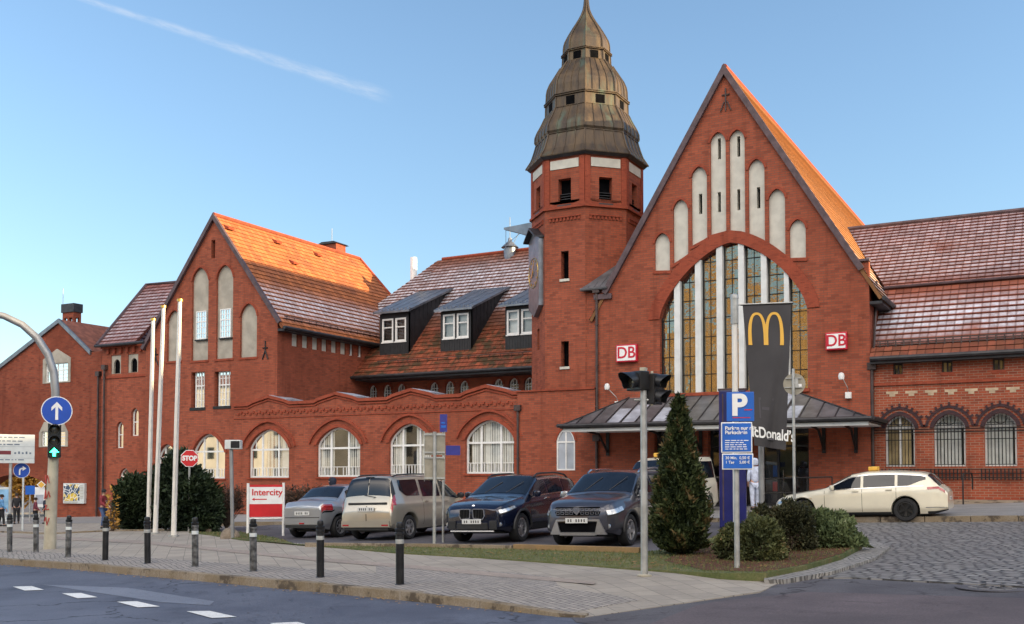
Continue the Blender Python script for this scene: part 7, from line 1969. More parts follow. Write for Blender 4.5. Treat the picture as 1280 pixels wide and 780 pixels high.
d_ = b-a; mb = MB(); mb.tube([(0, 0, -.05), (0, 0, .85), d_*.1+Vector((0, 0, .98)), d_*.9+Vector((0, 0, .98)), d_+Vector((0, 0, .85)), d_+Vector((0, 0, .45))], .025, 8); mb.build('bar', M['iron'], t, smooth=50)
# ramp along the right wing
ramp_a = aty(1190, 628, 36.9); mbx = MB(); x0 = aty(1188, 630, 36.8).x; x1 = 12
z0 = G(x0, 36.8); mbx.add([(x0, 36.5, z0+.02), (x1, 36.5, z0-.02), (x1, 36.5, G(x1, 36.5)-.2), (x0, 36.5, z0-.2), (x0, YR-.03, z0+.16), (x1, YR-.03, z0+.1), (x1, YR-.03, 0), (x0, YR-.03, 0)], [(0, 1, 5, 4), (0, 3, 2, 1), (0, 4, 7, 3), (1, 2, 6, 5)])
o = mbx.build('ramp', M['kerb']); o['kind'] = 'structure'
# round sign seen from behind
p = gp(993.5, 640, -.05); D = dep(p); k = D/1309
p = gp(993.5, 672, 0); D = dep(p); k = D/1309
t = thing('round_sign_back', 'bare back of a round sign on a slim grey post right of the banner', 'road sign', p, facecam(p))
z = hgt(994, 480, p); r = 13.5*k
mb = MB(); mb.lathe([(r, -.01), (r, .01), (0, .01)], 36, T=Matrix.Translation((.02, .03, z)) @ Matrix.Rotation(math.pi/2, 4, 'X')); mb.build('disc', M['signback'], t)
mb = MB(); mb.tube([(0, -.03, -.1), (0, -.03, hgt(994, 461, p))], .032, 12); mb.build('post', M['steel'], t, smooth=40)
mb = MB(); mb.box((-r*.7, -.02, z+r*.5), (r*.7, .0, z+r*.58)); mb.box((-r*.8, -.02, z-r*.35), (r*.8, .0, z-r*.27)); mb.box((.02, -.012, z-r*.3), (.10, -.002, z+r*.5)); mb.build('clamp', M['steel'], t)
mb = MB(); mb.box((r*.45, .012, z-r*.25), (r*.75, .0165, z+r*.0)); mb.build('sticker', M['signwhite'], t)
# manhole
p = gat(1240, 735.5, -.117); t = thing('manhole_cover', 'round iron manhole cover in a pale stone ring at the edge of the cobbles', 'manhole cover', p)
mb = MB(); mb.lathe([(.30, .004), (.30, .012), (0, .012)], 36); 
mb.build('lid', plain('worn_iron_lid', (.20, .185, .17), .6, .4, .2, 8, bmp=.4), t)
mb = MB(); mb.lathe([(.46, .0), (.46, .010), (.305, .010), (.305, 0)], 36, cap=False); mb.build('stone_ring', M['cobble_s'] if False else M['asphalt'], t)
mb = MB()
for a in range(8): mb.box((-.012, .06, .012), (.012, .24, .016), T=Matrix.Rotation(a*math.pi/4, 4, 'Z'))
mb.build('lid_ribs', M['iron'], t)
# =================================================================== people
def skin(name, V, Ed, Rr, mat, parent, sub=2):
    me = bpy.data.meshes.new(name); me.from_pydata(V, Ed, []); o = bpy.data.objects.new(name, me); COL.objects.link(o)
    m = o.modifiers.new('s', 'SKIN'); m.use_smooth_shade = True
    sv = me.skin_vertices[0].data
    for i, r in enumerate(Rr): sv[i].radius = (r, r) if not isinstance(r, tuple) else r; sv[i].use_root = (i == 0)
    o.modifiers.new('u', 'SUBSURF').levels = sub; o.modifiers['u'].render_levels = sub
    dg = bpy.context.evaluated_depsgraph_get(); dg.update()
    m2 = bpy.data.meshes.new_from_object(o.evaluated_get(dg)); bpy.data.objects.remove(o); bpy.data.meshes.remove(me)
    m2.materials.clear(); m2.materials.append(mat); m2.polygons.foreach_set('use_smooth', [True]*len(m2.polygons))
    o = bpy.data.objects.new(name, m2); COL.objects.link(o); o.parent = parent; return o
def person(label, loc, rz, H, top, legs, hair, arms=((.1, .15), (-.1, .1)), stride=.12, hat=None, lean=0, bag=None, hood=False, group=None):
    """local +Y is forward"""
    t = thing('person', label, 'person', loc, rz, group); k = H/1.75
    v = lambda x, y, z: (x*k, (y+lean*max(0, z-.95))*k, z*k)
    s = stride
    J = [v(0, 0, .95), v(0, .0, 1.12), v(0, .01, 1.32), v(0, 0, 1.46), v(0, .01, 1.54), v(0, .02, 1.63), v(0, .02, 1.70)]
    R2 = [.125, .115, .13, .07, .055, .085, .06]; Ed = [(i, i+1) for i in range(6)]
    arm_ids = []
    for sg, (a0, a1) in zip((1, -1), arms):
        b = len(J); J += [v(sg*.17, 0, 1.42), v(sg*.22, a0*.4, 1.16), v(sg*.22, a0+a1, .95), v(sg*.21, a0+a1+.03, .87)]
        R2 += [.058, .045, .035, .025]; Ed += [(2, b), (b, b+1), (b+1, b+2), (b+2, b+3)]; arm_ids.append(b)
    leg_ids = []
    for sg in (1, -1):
        b = len(J); f = s*sg; J += [v(sg*.09, 0, .86), v(sg*.10, f*.6+.02, .48), v(sg*.10, f, .10), v(sg*.11, f+.13, .04)]
        R2 += [.095, .062, .042, .038]; Ed += [(0, b), (b, b+1), (b+1, b+2), (b+2, b+3)]; leg_ids.append(b)
    skin('body', J, Ed, [r*k for r in R2], M['skin'], t)
    # clothes
    ids = [0, 1, 2, 3]; V = [J[i] for i in ids]; E2 = [(0, 1), (1, 2), (2, 3)]; RR = [.155, .15, .155, .085]
    V[0] = v(0, 0, .88)
    for b in arm_ids:
        n = len(V); V += [J[b], J[b+1], J[b+2]]; E2 += [(2, n), (n, n+1), (n+1, n+2)]; RR += [.075, .062, .05]
    skin('jacket', V, E2, [r*k for r in RR], top, t)
    V = [v(0, 0, .93)]; E2 = []; RR = [.14]
    for b in leg_ids:
        n = len(V); V += [J[b], J[b+1], J[b+2]]; E2 += [(0, n), (n, n+1), (n+1, n+2)]; RR += [.108, .078, .062]
    skin('trousers', V, E2, [r*k for r in RR], legs, t)
    for b in leg_ids:
        x, y, z = J[b+2]; mb = MB(); mb.lathe([(0, -.05), (.045, -.045), (.055, 0), (.045, .05), (0, .06)], 12, T=Matrix.Translation((x, y+.06*k, .045*k)) @ Matrix.Diagonal((k, 2.5*k, k, 1))); mb.build('shoe', M['plastic'], t, smooth=60)
    hx, hy, hz = J[5]
    mb = MB(); mb.lathe([(.098, -.05), (.106, 0), (.10, .05), (.07, .09), (0, .105)], 16, T=Matrix.Translation((hx, hy-.018*k, hz+.03*k)) @ Matrix.Diagonal((k*.95, k*1.08, k, 1))); mb.build('hair' if not hat else 'cap', hat or hair, t, smooth=60)
    if hood: mb = MB(); mb.lathe([(.10, -.13), (.125, -.05), (.125, .04), (.09, .10), (0, .12)], 16, T=Matrix.Translation((hx, hy-.03*k, hz+.02*k)) @ Matrix.Diagonal((k, k, k, 1))); mb.build('hood', top, t, smooth=60)
    mb = MB()
    mb.lathe([(0, 0), (.018, .01), (0, .035)], 8, T=Matrix.Translation((hx, hy+.088*k, hz-.01*k)) @ Matrix.Rotation(-math.pi/2, 4, 'X')); mb.build('nose', M['skin'], t, smooth=60)
    for sg in (1, -1):
        mb = MB(); mb.lathe([(0, -.006), (.010, 0), (0, .006)], 8, T=Matrix.Translation((hx+sg*.033*k, hy+.083*k, hz+.012*k)) @ Matrix.Rotation(-math.pi/2, 4, 'X')); mb.build('eye', M['plastic'], t)
    for b in arm_ids:   # five curled fingers on each hand
        x, y, z = J[b+3]; mb = MB()
        for i in range(4): fx = (i-1.5)*.018*k; L = (.07, .08, .075, .06)[i]*k; mb.tube([(x, y+fx, z), (x+.004, y+fx+.01*k, z-L*.55), (x-.006*math.copysign(1, x), y+fx+.02*k, z-L)], [.011*k, .010*k, .007*k], 6)
        mb.tube([(x, y+.03*k, z+.01), (x, y+.055*k, z-.02*k), (x, y+.06*k, z-.045*k)], [.011*k, .010*k, .007*k], 6); mb.build('fingers', M['skin'], t, smooth=60)
    if bag: mb = MB(); mb.lathe([(0, -.17), (.14, -.15), (.16, 0), (.10, .14), (0, .16)], 14, T=Matrix.Translation(v(-.2, .05, .72)) @ Matrix.Diagonal((.6, 1, 1, 1))); bo = mb.build('bag', bag, t, smooth=60)
    return t
hairb = cloth('dark_hair', (.03, .02, .015)); denim = cloth('blue_denim', (.06, .10, .22)); blackc = cloth('black_cloth', (.015, .015, .018)); redc = cloth('wine_red_jacket', (.22, .025, .035))
maroon = cloth('maroon_coat', (.16, .03, .05)); bluec = cloth('light_blue_jacket', (.12, .30, .55)); silverc = cloth('silver_white_overall', (.50, .55, .68)); navyc = cloth('navy_coat', (.015, .02, .04)); whitec = cloth('white_bag_cloth', (.7, .7, .68))
FW = math.atan2(-F0.x, F0.y)   # facing away from the camera
def place(px, fy, hy, **k):
    p = gp(px, fy, k.pop('off', 0)); H = min(1.9, max(1.15, hgt(px, hy, p))); return p, H
p, H = place(129, 661, 611.5); person('person in wine red jacket and blue jeans pushing a pushchair by the dark drainpipes', p, FW-math.pi/2-.3, H, redc, denim, hairb, arms=((.18, .22), (.18, .22)), stride=.16, hat=blackc)
pc_ = p+R_*(.62)-F0*.3
pc_.z = G(pc_.x, pc_.y)
t = thing('pushchair', 'small dark pushchair in front of the person in the wine red jacket', 'pushchair', pc_, FW-math.pi/2-.3)
mb = MB()
for sx in (-.2, .2): mb.tube([(sx, -.35, .98), (sx, -.15, .75), (sx, .25, .15)], .014, 6); mb.tube([(sx, .15, .65), (sx, -.25, .15)], .014, 6)
mb.tube([(-.2, -.35, .98), (.2, -.35, .98)], .016, 6); mb.build('frame', M['steel'], t)
mb = MB(); mb.lathe([(.05, 0), (.23, .15), (.24, .40), (.18, .55), (0, .6)], 14, T=Matrix.Translation((0, 0, .33)) @ Matrix.Diagonal((.85, 1, 1, 1))); mb.build('seat', blackc, t, smooth=50)
for sx in (-.22, .22):
    for sy in (-.27, .27): mb = MB(); mb.lathe([(.06, -.02), (.1, -.02), (.1, .02), (.06, .02)], 16, T=Matrix.Translation((sx, sy, .1)) @ Matrix.Rotation(math.pi/2, 4, 'Y')); mb.build('wheel', M['tyre'], t)
p, H = place(20.5, 655, 616.5); person('person in black coat and dark trousers standing just right of the guide board post', p, FW+.4, H, blackc, blackc, hairb, stride=.08)
p, H = place(44, 657, 629); person('small person in maroon coat beside the white timetable case', p, FW-1.2, H, maroon, blackc, hairb, stride=.05)
p, H = place(57, 655, 620); person('person in dark clothes half hidden behind the curved signal mast', p, FW+1.4, H, navyc, blackc, hairb)
p, H = place(1.5, 658, 618); person('person in light blue jacket with white bag at the left picture edge', p, FW-1.0, H, bluec, blackc, hairb, bag=whitec, arms=((.1, .1), (-.1, .1)))
p = atd(415, 640, 31.5); p.z = G(p.x, p.y)-.088; person('person in dark hooded coat whose head shows behind the silver convertible', p, FW+2.4, min(1.9, hgt(415, 597, p)), navyc, blackc, hairb, hood=True)
p = aty(943.5, 631, 34.4); p.z = G(p.x, p.y)+.02; H = hgt(943.5, 573, p); person('person in silvery white work clothes seen from behind beside the steel post', p, FW+.1, min(1.95, H), silverc, silverc, hairb, stride=.10, hood=True)
# =================================================================== plants
def leaves(name, pts, nrm, size, mat, parent, seed=1, aspect=1.6, up=.0, tones=None):
    """one small folded leaf clump per point"""
    r = np.random.default_rng(seed); n = len(pts); pts = np.asarray(pts, float); nrm = np.asarray(nrm, float)
    d = nrm+r.normal(0, .45, (n, 3)); d[:, 2] += up; d /= np.linalg.norm(d, axis=1)[:, None]+1e-9
    a = r.normal(0, 1, (n, 3)); b = np.cross(d, a); b /= np.linalg.norm(b, axis=1)[:, None]+1e-9
    c = np.cross(d, b); sz = (size*np.clip(r.lognormal(0, .38, n), .4, 2.2))[:, None]
    P0 = pts-b*sz*.5; P1 = pts+b*sz*.5; P2 = pts+d*sz*aspect+c*sz*.25; P3 = pts+d*sz*aspect*.55-c*sz*.4
    V = np.stack([P0, P1, P2, P3], 1).reshape(-1, 3)
    idx = np.arange(n)*4; F = np.concatenate([np.stack([idx, idx+1, idx+2], 1), np.stack([idx, idx+2, idx+3], 1)])
    me = bpy.data.meshes.new(name); me.vertices.add(len(V)); me.vertices.foreach_set('co', V.astype('f').ravel())
    me.loops.add(len(F)*3); me.loops.foreach_set('vertex_index', F.astype('i').ravel()); me.polygons.add(len(F))
    me.polygons.foreach_set('loop_start', np.arange(len(F), dtype='i')*3); me.polygons.foreach_set('loop_total', np.full(len(F), 3, 'i'))
    at = me.attributes.new('tone', 'FLOAT', 'POINT'); tn = r.uniform(0, 1, n) if tones is None else np.clip(tones+r.normal(0, .12, n), 0, 1)
    at.data.foreach_set('value', np.repeat(tn, 4).astype('f')); me.update(); me.materials.append(mat)
    o = bpy.data.objects.new(name, me); COL.objects.link(o)
    if parent is not None: o.parent = parent
    return o
def blob_pts(lobes, n, seed, inner=.45):
    """points in the outer shell of several ellipsoid lobes with lumpy outline"""
    r = np.random.default_rng(seed); P, Nn, T_ = [], [], []
    vol = np.array([l[3]*l[4]*l[5] for l in lobes])**.67; vol /= vol.sum()
    for (cx, cy, cz, rx, ry, rz), f in zip(lobes, vol):
        m = int(n*f); d = r.normal(0, 1, (m, 3)); d /= np.linalg.norm(d, axis=1)[:, None]
        ph = r.uniform(0, 6.28, (6,)); kk = r.normal(0, 1, (6, 3))*2.6; lump = sum(np.sin(d@kk[i]+ph[i]) for i in range(6))/6
        rr = r.uniform(inner, 1, m)**.45*(1+.24*lump+.10*np.sin(9*d[:, 0]+3)*np.sin(8*d[:, 2]+1))*np.where(np.sin(17*d[:, 0]+ph[0])*np.sin(15*d[:, 1]+ph[1])*np.sin(16*d[:, 2]+ph[2]) > .45, r.uniform(1, 1.10, m), 1)
        q = d*rr[:, None]*np.array([rx, ry, rz])+np.array([cx, cy, cz]); k = q[:, 2] > .02
        P.append(q[k]); Nn.append((d/np.array([rx, ry, rz])*min(rx, ry, rz))[k]); T_.append((.5+lump*.5)[k])
    return np.concatenate(P), np.concatenate(Nn), np.concatenate(T_)
def bush(name, label, cat, p, lobes, n, size, mat, seed, stem=True, group=None, up=.2, core=True):
    t = thing(name, label, cat, p, 0, group); P, Nn, T_ = blob_pts(lobes, n, seed)
    leaves('foliage', P, Nn, size, mat, t, seed, up=up, tones=T_)
    mb = MB(); r = random.Random(seed)
    for (cx, cy, cz, rx, ry, rz) in lobes:
        for k in range(5): mb.tube([(cx*.4, cy*.4, -.05), (cx*.8+r.uniform(-.1, .1), cy*.8, cz*.5), (cx+r.uniform(-.6, .6)*rx, cy+r.uniform(-.6, .6)*ry, cz+r.uniform(0, .7)*rz)], [.035, .022, .008], 6)
    mb.build('stem', M['bark'], t)
    return t
# conical cypress
p = gp(850, 692, .04); H = hgt(849, 497, p); D = dep(p); k = D/1309; r = np.random.default_rng(5); n = 30000
u = r.uniform(0, 1, n)**.62; z = (1-u)*H; hf = z/H
prof_c = np.interp(hf, [0, .03, .10, .25, .45, .65, .82, .93, 1.0], [.30, .80, .97, 1.0, .80, .56, .33, .17, .02])*33*k
th = r.uniform(0, 6.283, n); lump = .10*np.sin(th*5+z*6)+.10*np.sin(th*3-z*9+1)+.09*np.sin(th*13+z*19)+.06*np.sin(th*23-z*31)
rr = prof_c*(1+lump)*r.uniform(.68, 1.0, n)*np.where(r.uniform(0, 1, n) < .03, 1.12, 1)
P = np.stack([np.cos(th)*rr, np.sin(th)*rr, z+.03], 1); Nn = np.stack([np.cos(th)*.7, np.sin(th)*.7, np.full(n, .75)], 1)
t = thing('cypress', 'dark conical cypress standing in the bed between the signal mast and the parking boards', 'tree', p)
leaves('foliage', P, Nn, .034, M['cypress'], t, 6, aspect=1.9, tones=.45+lump*2.2)
mb = MB(); mb.tube([(0, 0, -.1), (0, 0, H*.5), (0, 0, H*.93)], [.07, .05, .01], 8)
for i in range(60):
    a = rnd.uniform(0, 6.28); zz = rnd.uniform(.15, .85)*H; L = float(np.interp(zz/H, [0, .2, 1], [.45, .5, .03])); mb.tube([(0, 0, zz), (math.cos(a)*L*.6, math.sin(a)*L*.6, zz+L*.5)], [.012, .004], 4)
mb.build('trunk', M['bark'], t)
# shrubs of the bed
def at_bed(px, py): return gp(px, py, .035)
p = at_bed(937, 699); k = dep(p)/1309
bush('shrub', 'rounded brownish green shrub at the foot of the parking sign post', 'shrub', p, [(-22*k, .1, .18, 22*k, .38, .42), (14*k, .0, .24, 27*k, .45, .44), (0, .4, .2, 26*k, .4, .48)], 16000, .028, M['shrub'], 11, group='shrubs in the corner bed')
p = at_bed(978, 688); k = dep(p)/1309
bush('shrub', 'tall dark shrub in the middle of the bed behind the parking sign post', 'shrub', p, [(-26*k, .3, .3, 24*k, .45, .50), (10*k, .2, .32, 29*k, .45, .54), (0, .7, .25, 32*k, .5, .6)], 17000, .030, M['shrub_d'], 12, group='shrubs in the corner bed')
p = at_bed(1030, 683); k = dep(p)/1309
bush('shrub', 'spreading light green juniper at the right end of the bed, nearest the taxi', 'shrub', p, [(-20*k, .2, .22, 30*k, .6, .48), (12*k, .1, .15, 28*k, .55, .32), (34*k, .1, .06, 16*k, .4, .18), (-4*k, .6, .2, 34*k, .5, .45)], 17000, .036, M['shrub_g'], 13, group='shrubs in the corner bed', up=.5)
# yews behind the flagpoles
p = gp(182, 661, .0); k = dep(p)/1309
bush('yew_bush', 'lower left part of the dark yew thicket, beside the pushchair', 'bush', p, [(-12*k, 0, .8, 28*k, .8, 1.05), (10*k, .3, 1.0, 24*k, .8, 1.0)], 17000, .07, M['yew'], 21, group='dark yews behind the flagpoles')
p = gp(232, 663, .0); k = dep(p)/1309
bush('yew_bush', 'taller right part of the dark yew thicket, behind the STOP sign', 'bush', p, [(-12*k, 0, 1.25, 26*k, .8, 1.35), (10*k, 0, .85, 30*k, .8, 1.05), (24*k, .2, .5, 18*k, .6, .7)], 20000, .07, M['yew'], 22, group='dark yews behind the flagpoles')
p = gp(140, 664, .0); k = dep(p)/1309
bush('golden_shrub', 'thin shrub with yellow leaves at the left edge of the dark yews', 'shrub', p, [(0, 0, .8, 6*k, .15, .6), (2*k, 0, .35, 7*k, .15, .35)], 130, .07, M['autumn'], 23)
def twiggy(px, py, w, h, label, mat, seed, n=260):
    p = gp(px, py, .0); t = thing('bare_shrub', label, 'shrub', p, 0, 'bare shrubs near the info board'); r = random.Random(seed); mb = MB(); P, Nn = [], []
    for i in range(n//4):
        a = r.uniform(0, 6.28); l = r.uniform(.5, 1); e = Vector((math.cos(a)*w*l, math.sin(a)*w*.7*l, h*r.uniform(.5, 1))); m_ = e*.5+Vector((r.uniform(-.1, .1), 0, .1))
        mb.tube([(0, 0, -.05), m_, e], [.012, .007, .003], 4)
        for j in range(5): q = m_.lerp(e, r.random()); f = q+Vector((r.uniform(-.3, .3), r.uniform(-.2, .2), r.uniform(0, .3))); mb.tube([q, f], [.004, .002], 3); P += [f, q.lerp(f, .5), q.lerp(f, .7)]; Nn += [(f-q).normalized()]*3
    mb.build('branches', M['bark'], t); leaves('foliage', [tuple(v) for v in P], [tuple(v) for v in Nn], .035, mat, t, seed)
twiggy(372, 662, .55, 1.25, 'reddish brown bare shrub between the info board and the silver convertible', M['twig'], 31, 900)
twiggy(283, 660, .8, 1.35, 'dark bare shrub left of the info board behind the boulder', M['twig'], 32, 700)
# golden trees beyond the passage
for i, (x, y, h, c) in enumerate(((-73, 55, 8, 'golden autumn tree seen left through the arched passage'), (-66, 53, 7, 'golden autumn tree seen in the middle of the arched passage'), (-61.5, 51, 6.5, 'golden autumn tree seen at the right side of the arched passage'))):
    z = G(x, y); t = thing('autumn_tree', c, 'tree', (x, y, z), 0, 'golden trees beyond the passage')
    P, Nn, T_ = blob_pts([(0, 0, h*.55, 2.6, 2.4, h*.42), (-1.4, .3, h*.4, 1.9, 1.8, h*.30), (1.4, -.3, h*.38, 1.9, 1.8, h*.30)], 9000, 40+i); leaves('crown', P, Nn, .16, M['autumn'], t, 40+i, tones=T_)
    mb = MB(); mb.tube([(0, 0, -.1), (.05, 0, h*.3), (0, .1, h*.7)], [.2, .15, .05], 10)
    for j in range(8): a = j*.8; mb.tube([(0, 0, h*.3), (math.cos(a)*1.0, math.sin(a)*1.0, h*.5), (math.cos(a)*1.8, math.sin(a)*1.8, h*.65)], [.08, .05, .02], 6)
    mb.build('trunk', M['bark'], t)
# =================================================================== town around the square (mirrored in the windows, and what keeps the low sun off the square)
M['ochre'] = plain('ochre_facade', (.72, .47, .18), .85, var=.15, scale=.4); M['sand'] = plain('sand_facade', (.74, .66, .52), .85, var=.12, scale=.4); M['town_roof'] = plain('town_roof', (.16, .07, .05), .85, var=.2, scale=.6)
def block(label, x0, x1, y0, y1, h, mat, face):
    t = thing('apartment_block', label, 'apartment block', ((x0+x1)/2, (y0+y1)/2, 0), 0, 'apartment blocks around the square')
    mb = MB(); mb.box((x0, y0, -2), (x1, y1, h)); mb.build('wall', M[mat], t, True)
    mb = MB(); cx = (x0+x1)/2; cy = (y0+y1)/2
    if x1-x0 > y1-y0: rv = [(x0-.3, y0-.4, h), (x1+.3, y0-.4, h), (x1+.3, y1+.4, h), (x0-.3, y1+.4, h), (x0+1, cy, h+2.2), (x1-1, cy, h+2.2)]; fs = [(0, 1, 5, 4), (2, 3, 4, 5), (1, 2, 5), (3, 0, 4), (3, 2, 1, 0)]
    else: rv = [(x0-.4, y0-.3, h), (x1+.4, y0-.3, h), (x1+.4, y1+.3, h), (x0-.4, y1+.3, h), (cx, y0+1, h+.8), (cx, y1-1, h+.8)]; fs = [(0, 1, 4), (1, 2, 5, 4), (2, 3, 5), (3, 0, 4, 5), (3, 2, 1, 0)]
    mb.add(rv, fs); mb.build('roof', M['town_roof'], t, True)
    fl_ = int(h/3.2); base = MB(); proto = None; L = (x1-x0) if face == 'n' else (y1-y0); n = min(int(L/3), 96//fl_)
    for i in range(n):
        for j in range(fl_):
            u = (i+.5)*L/n; z = 1.2+j*3.2
            if proto is None:
                mb = MB(); mb.box((-.6, -.04, 0), (.6, .04, 1.7)); mb.box((-.04, .04, 0), (.04, .07, 1.7)); w = mb.build('window', M['carglass'], t); proto = w
            else: w = proto.copy(); COL.objects.link(w); w.parent = t
            if face == 'n': w.location = (x0+u-t.location.x, y1-t.location.y+.02, z)
            else: w.location = (x0-t.location.x-.02, y0+u-t.location.y, z); w.rotation_euler = (0, 0, math.pi/2)
block('ochre apartment block across the street, mirrored in the great arch window', -42, -6, -44, -34, 21, 'ochre', 'n')
block('sand coloured apartment block across the street to the left, mirrored in the arcade windows', -150, -44, -46, -38, 15, 'sand', 'n')
block('sand coloured apartment block across the street to the right', -4, 34, -48, -40, 11, 'sand', 'n')
block('long apartment block closing the square on the sunny side', 45, 57, -28, 96, 19.0, 'ochre', 'w')
# =================================================================== ground, sky, light
def drape(name, poly, off, mat, skirt=.035, step=None, kind='structure'):
    step = step or (.5 if name in ('sett_strip', 'sett_field', 'cycle_path') else 3.0)
    if name in ('lane_marking', 'asphalt_patch', 'cycle_path', 'cycle_path_edge', 'worn_red_lane', 'mulch_bed'): skirt = 0
    bm = bmesh.new(); vs = [bm.verts.new((p[0], p[1], 0)) for p in poly]
    for tr in geometry.tessellate_polygon([[Vector((p[0], p[1], 0)) for p in poly]]):
        try: bm.faces.new([vs[i] for i in tr])
        except ValueError: pass
    x0 = min(p[0] for p in poly); x1 = max(p[0] for p in poly); y0 = min(p[1] for p in poly); y1 = max(p[1] for p in poly)
    def lines(a, b):
        v = math.ceil(max(a, -72)/step)*step
        while v < min(b, 45): yield v; v += step
    for v in lines(x0, min(x1, 12.01)): bmesh.ops.bisect_plane(bm, geom=bm.verts[:]+bm.edges[:]+bm.faces[:], plane_co=(v, 0, 0), plane_no=(1, 0, 0))
    for v in lines(max(y0, -9), y1): bmesh.ops.bisect_plane(bm, geom=bm.verts[:]+bm.edges[:]+bm.faces[:], plane_co=(0, v, 0), plane_no=(0, 1, 0))
    bmesh.ops.triangulate(bm, faces=bm.faces[:])
    for v in bm.verts: v.co.z = G(v.co.x, v.co.y)+off
    if skirt:
        be = [e for e in bm.edges if len(e.link_faces) == 1]
        r = bmesh.ops.extrude_edge_only(bm, edges=be); 
        for g_ in r['geom']:
            if isinstance(g_, bmesh.types.BMVert): g_.co.z -= skirt
    bmesh.ops.recalc_face_normals(bm, faces=bm.faces)
    me = bpy.data.meshes.new(name); bm.to_mesh(me); bm.free(); me.materials.append(mat)
    o = bpy.data.objects.new(name, me); COL.objects.link(o); o['kind'] = kind
    return o
def gx(px, py, off=0): p = gat(px, py, off); return (p.x, p.y)
RO = -.12
# terrain
def flat_far():
    xs = [-900, -400, -150, -72]+list(range(-69, 13, 3))+[40, 150, 400, 900]; ys = [-400, -150, -60, -9]+list(range(-6, 46, 3))+[80, 160, 400, 1200]
    vs = [(x, y, G(x, y)-.16) for y in ys for x in xs]; nx = len(xs)
    fs = [(j*nx+i, j*nx+i+1, (j+1)*nx+i+1, (j+1)*nx+i) for j in range(len(ys)-1) for i in range(nx-1)]
    mb = MB(); mb.add(vs, fs); o = mb.build('ground', M['asphalt']); o['kind'] = 'structure'
flat_far()
kl = [gx(x, y) for x, y in ((-60, 694), (0, 698.5), (100, 705), (200, 713.5), (300, 722), (400, 730.5), (500, 739.5), (600, 748.5), (665, 755))]
e_ = Vector(kl[1])-Vector(kl[0]); kx = lambda k: (kl[0][0]-e_.x*k, kl[0][1]-e_.y*k)
d0 = Vector(kl[-1])-Vector(kl[3]); d0.normalize()
farL = (kl[0][0]-d0.x*60, kl[0][1]-d0.y*60)
kend = gx(731, 772.5, RO)
# roads
rd0 = [farL]+kl+[kend]
ext = (kend[0]+d0.x*40, kend[1]+d0.y*40)
drape('road', rd0+[ext, (ext[0], -60), (farL[0], -60)], RO, M['road'])
sideline = [gx(950, 737, RO), gx(975, 727, RO), gx(1070, 724, RO), gx(1180, 730, RO), gx(1290, 736, RO)]
drape('side_road', [(kend[0]-.8, kend[1]+.9)]+[(p[0], p[1]+.8) for p in sideline]+[(12, sideline[-1][1]+2.3), (14, 2), (ext[0], ext[1]-.5), (kend[0]+.05, kend[1]-.35)], RO+.005, M['asphalt'])
drape('worn_red_lane', [gx(800, 786, RO), gx(870, 758, RO), gx(900, 752, RO), gx(1010, 741, RO), gx(1120, 744, RO), gx(1290, 749, RO), gx(1290, 800, RO), gx(1100, 800, RO)], RO+.011, M['asphalt_red'])
drape('asphalt_patch', [gx(x, y, RO) for x, y in ((52, 731), (160, 735), (268, 752), (262, 757), (200, 753), (120, 741))], RO+.005, M['patch'])
for i, q in enumerate((((16, 734), (40, 733.3), (55, 738), (31, 739)), ((77.5, 742.5), (101, 742), (122, 747.3), (97, 748.6)), ((146, 753), (171, 752.4), (200, 759), (172, 760)), ((233, 765), (262, 764.5), (296, 772), (265, 773.5)), ((337, 780), (372, 778.5), (400, 786), (362, 788)))):
    o = drape('lane_marking', [gx(x, y, RO) for x, y in q], RO+.011, M['markwhite'])
# pavements
grass_low = [(0, 652), (150, 655), (262, 668), (300, 674), (400, 681), (500, 690), (600, 695.5), (700, 702), (800, 710), (900, 716), (960, 716.5)]
gl = [gx(x, y) for x, y in grass_low]
sw_poly = rd0[:1]+kl+[gx(700, 764, -.05)]+[kend]+[gx(950, 736, -.06)]+[gx(980, 716)]+gl[::-1]+[(farL[0], gl[0][1]+4)]
def drape_fade(name, poly, mat):
    return drape(name, poly, 0, mat, .16, .5)
LOWL = [kend, gx(950, 736, -.1), gx(985, 716, -.1)]
pav = drape_fade('pavement', sw_poly, M['slabs'])
def lower_corner(o):
    k = Vector(kend)
    for v in o.data.vertices:
        d = (Vector((v.co.x, v.co.y))-k).length
        q = Vector((v.co.x, v.co.y)); dl = 9
        for a, b in zip(LOWL, LOWL[1:]):
            a = Vector(a); b = Vector(b); t = max(0, min(1, (q-a).dot(b-a)/(b-a).length_squared)); dl = min(dl, (q-a.lerp(b, t)).length)
        v.co.z -= .11*max(0, 1-min(d/2.6, dl/1.6))
lower_corner(pav)
def offs(poly, w):   # offset an open kerb line inward (away from road)
    out = []
    for i in range(len(poly)):
        a = Vector(poly[max(0, i-1)]); b = Vector(poly[min(len(poly)-1, i+1)]); t = (b-a).normalized(); nn = Vector((-t.y, t.x))
        out.append((poly[i][0]+nn.x*w, poly[i][1]+nn.y*w))
    return out
kk_ = [farL]+kl+[gx(700, 764, -.05)]
s1 = offs(kk_, .16); s2 = offs(kk_, 1.5)
o = drape('sett_strip', [s1[i] for i in range(len(s1))]+s2[::-1], .005, M['paving']); lower_corner(o)
pb = [gx(x, y) for x, y in ((400, 714), (520, 716), (640, 724), (760, 733), (880, 743), (735, 771), (700, 763), (600, 747), (500, 738), (400, 729))]
o = drape('sett_field', [gx(x, y) for x, y in ((470, 705), (640, 716), (690, 721), (700, 735), (690, 756), (668, 754), (560, 744), (470, 736))], .004, M['paving']); lower_corner(o)
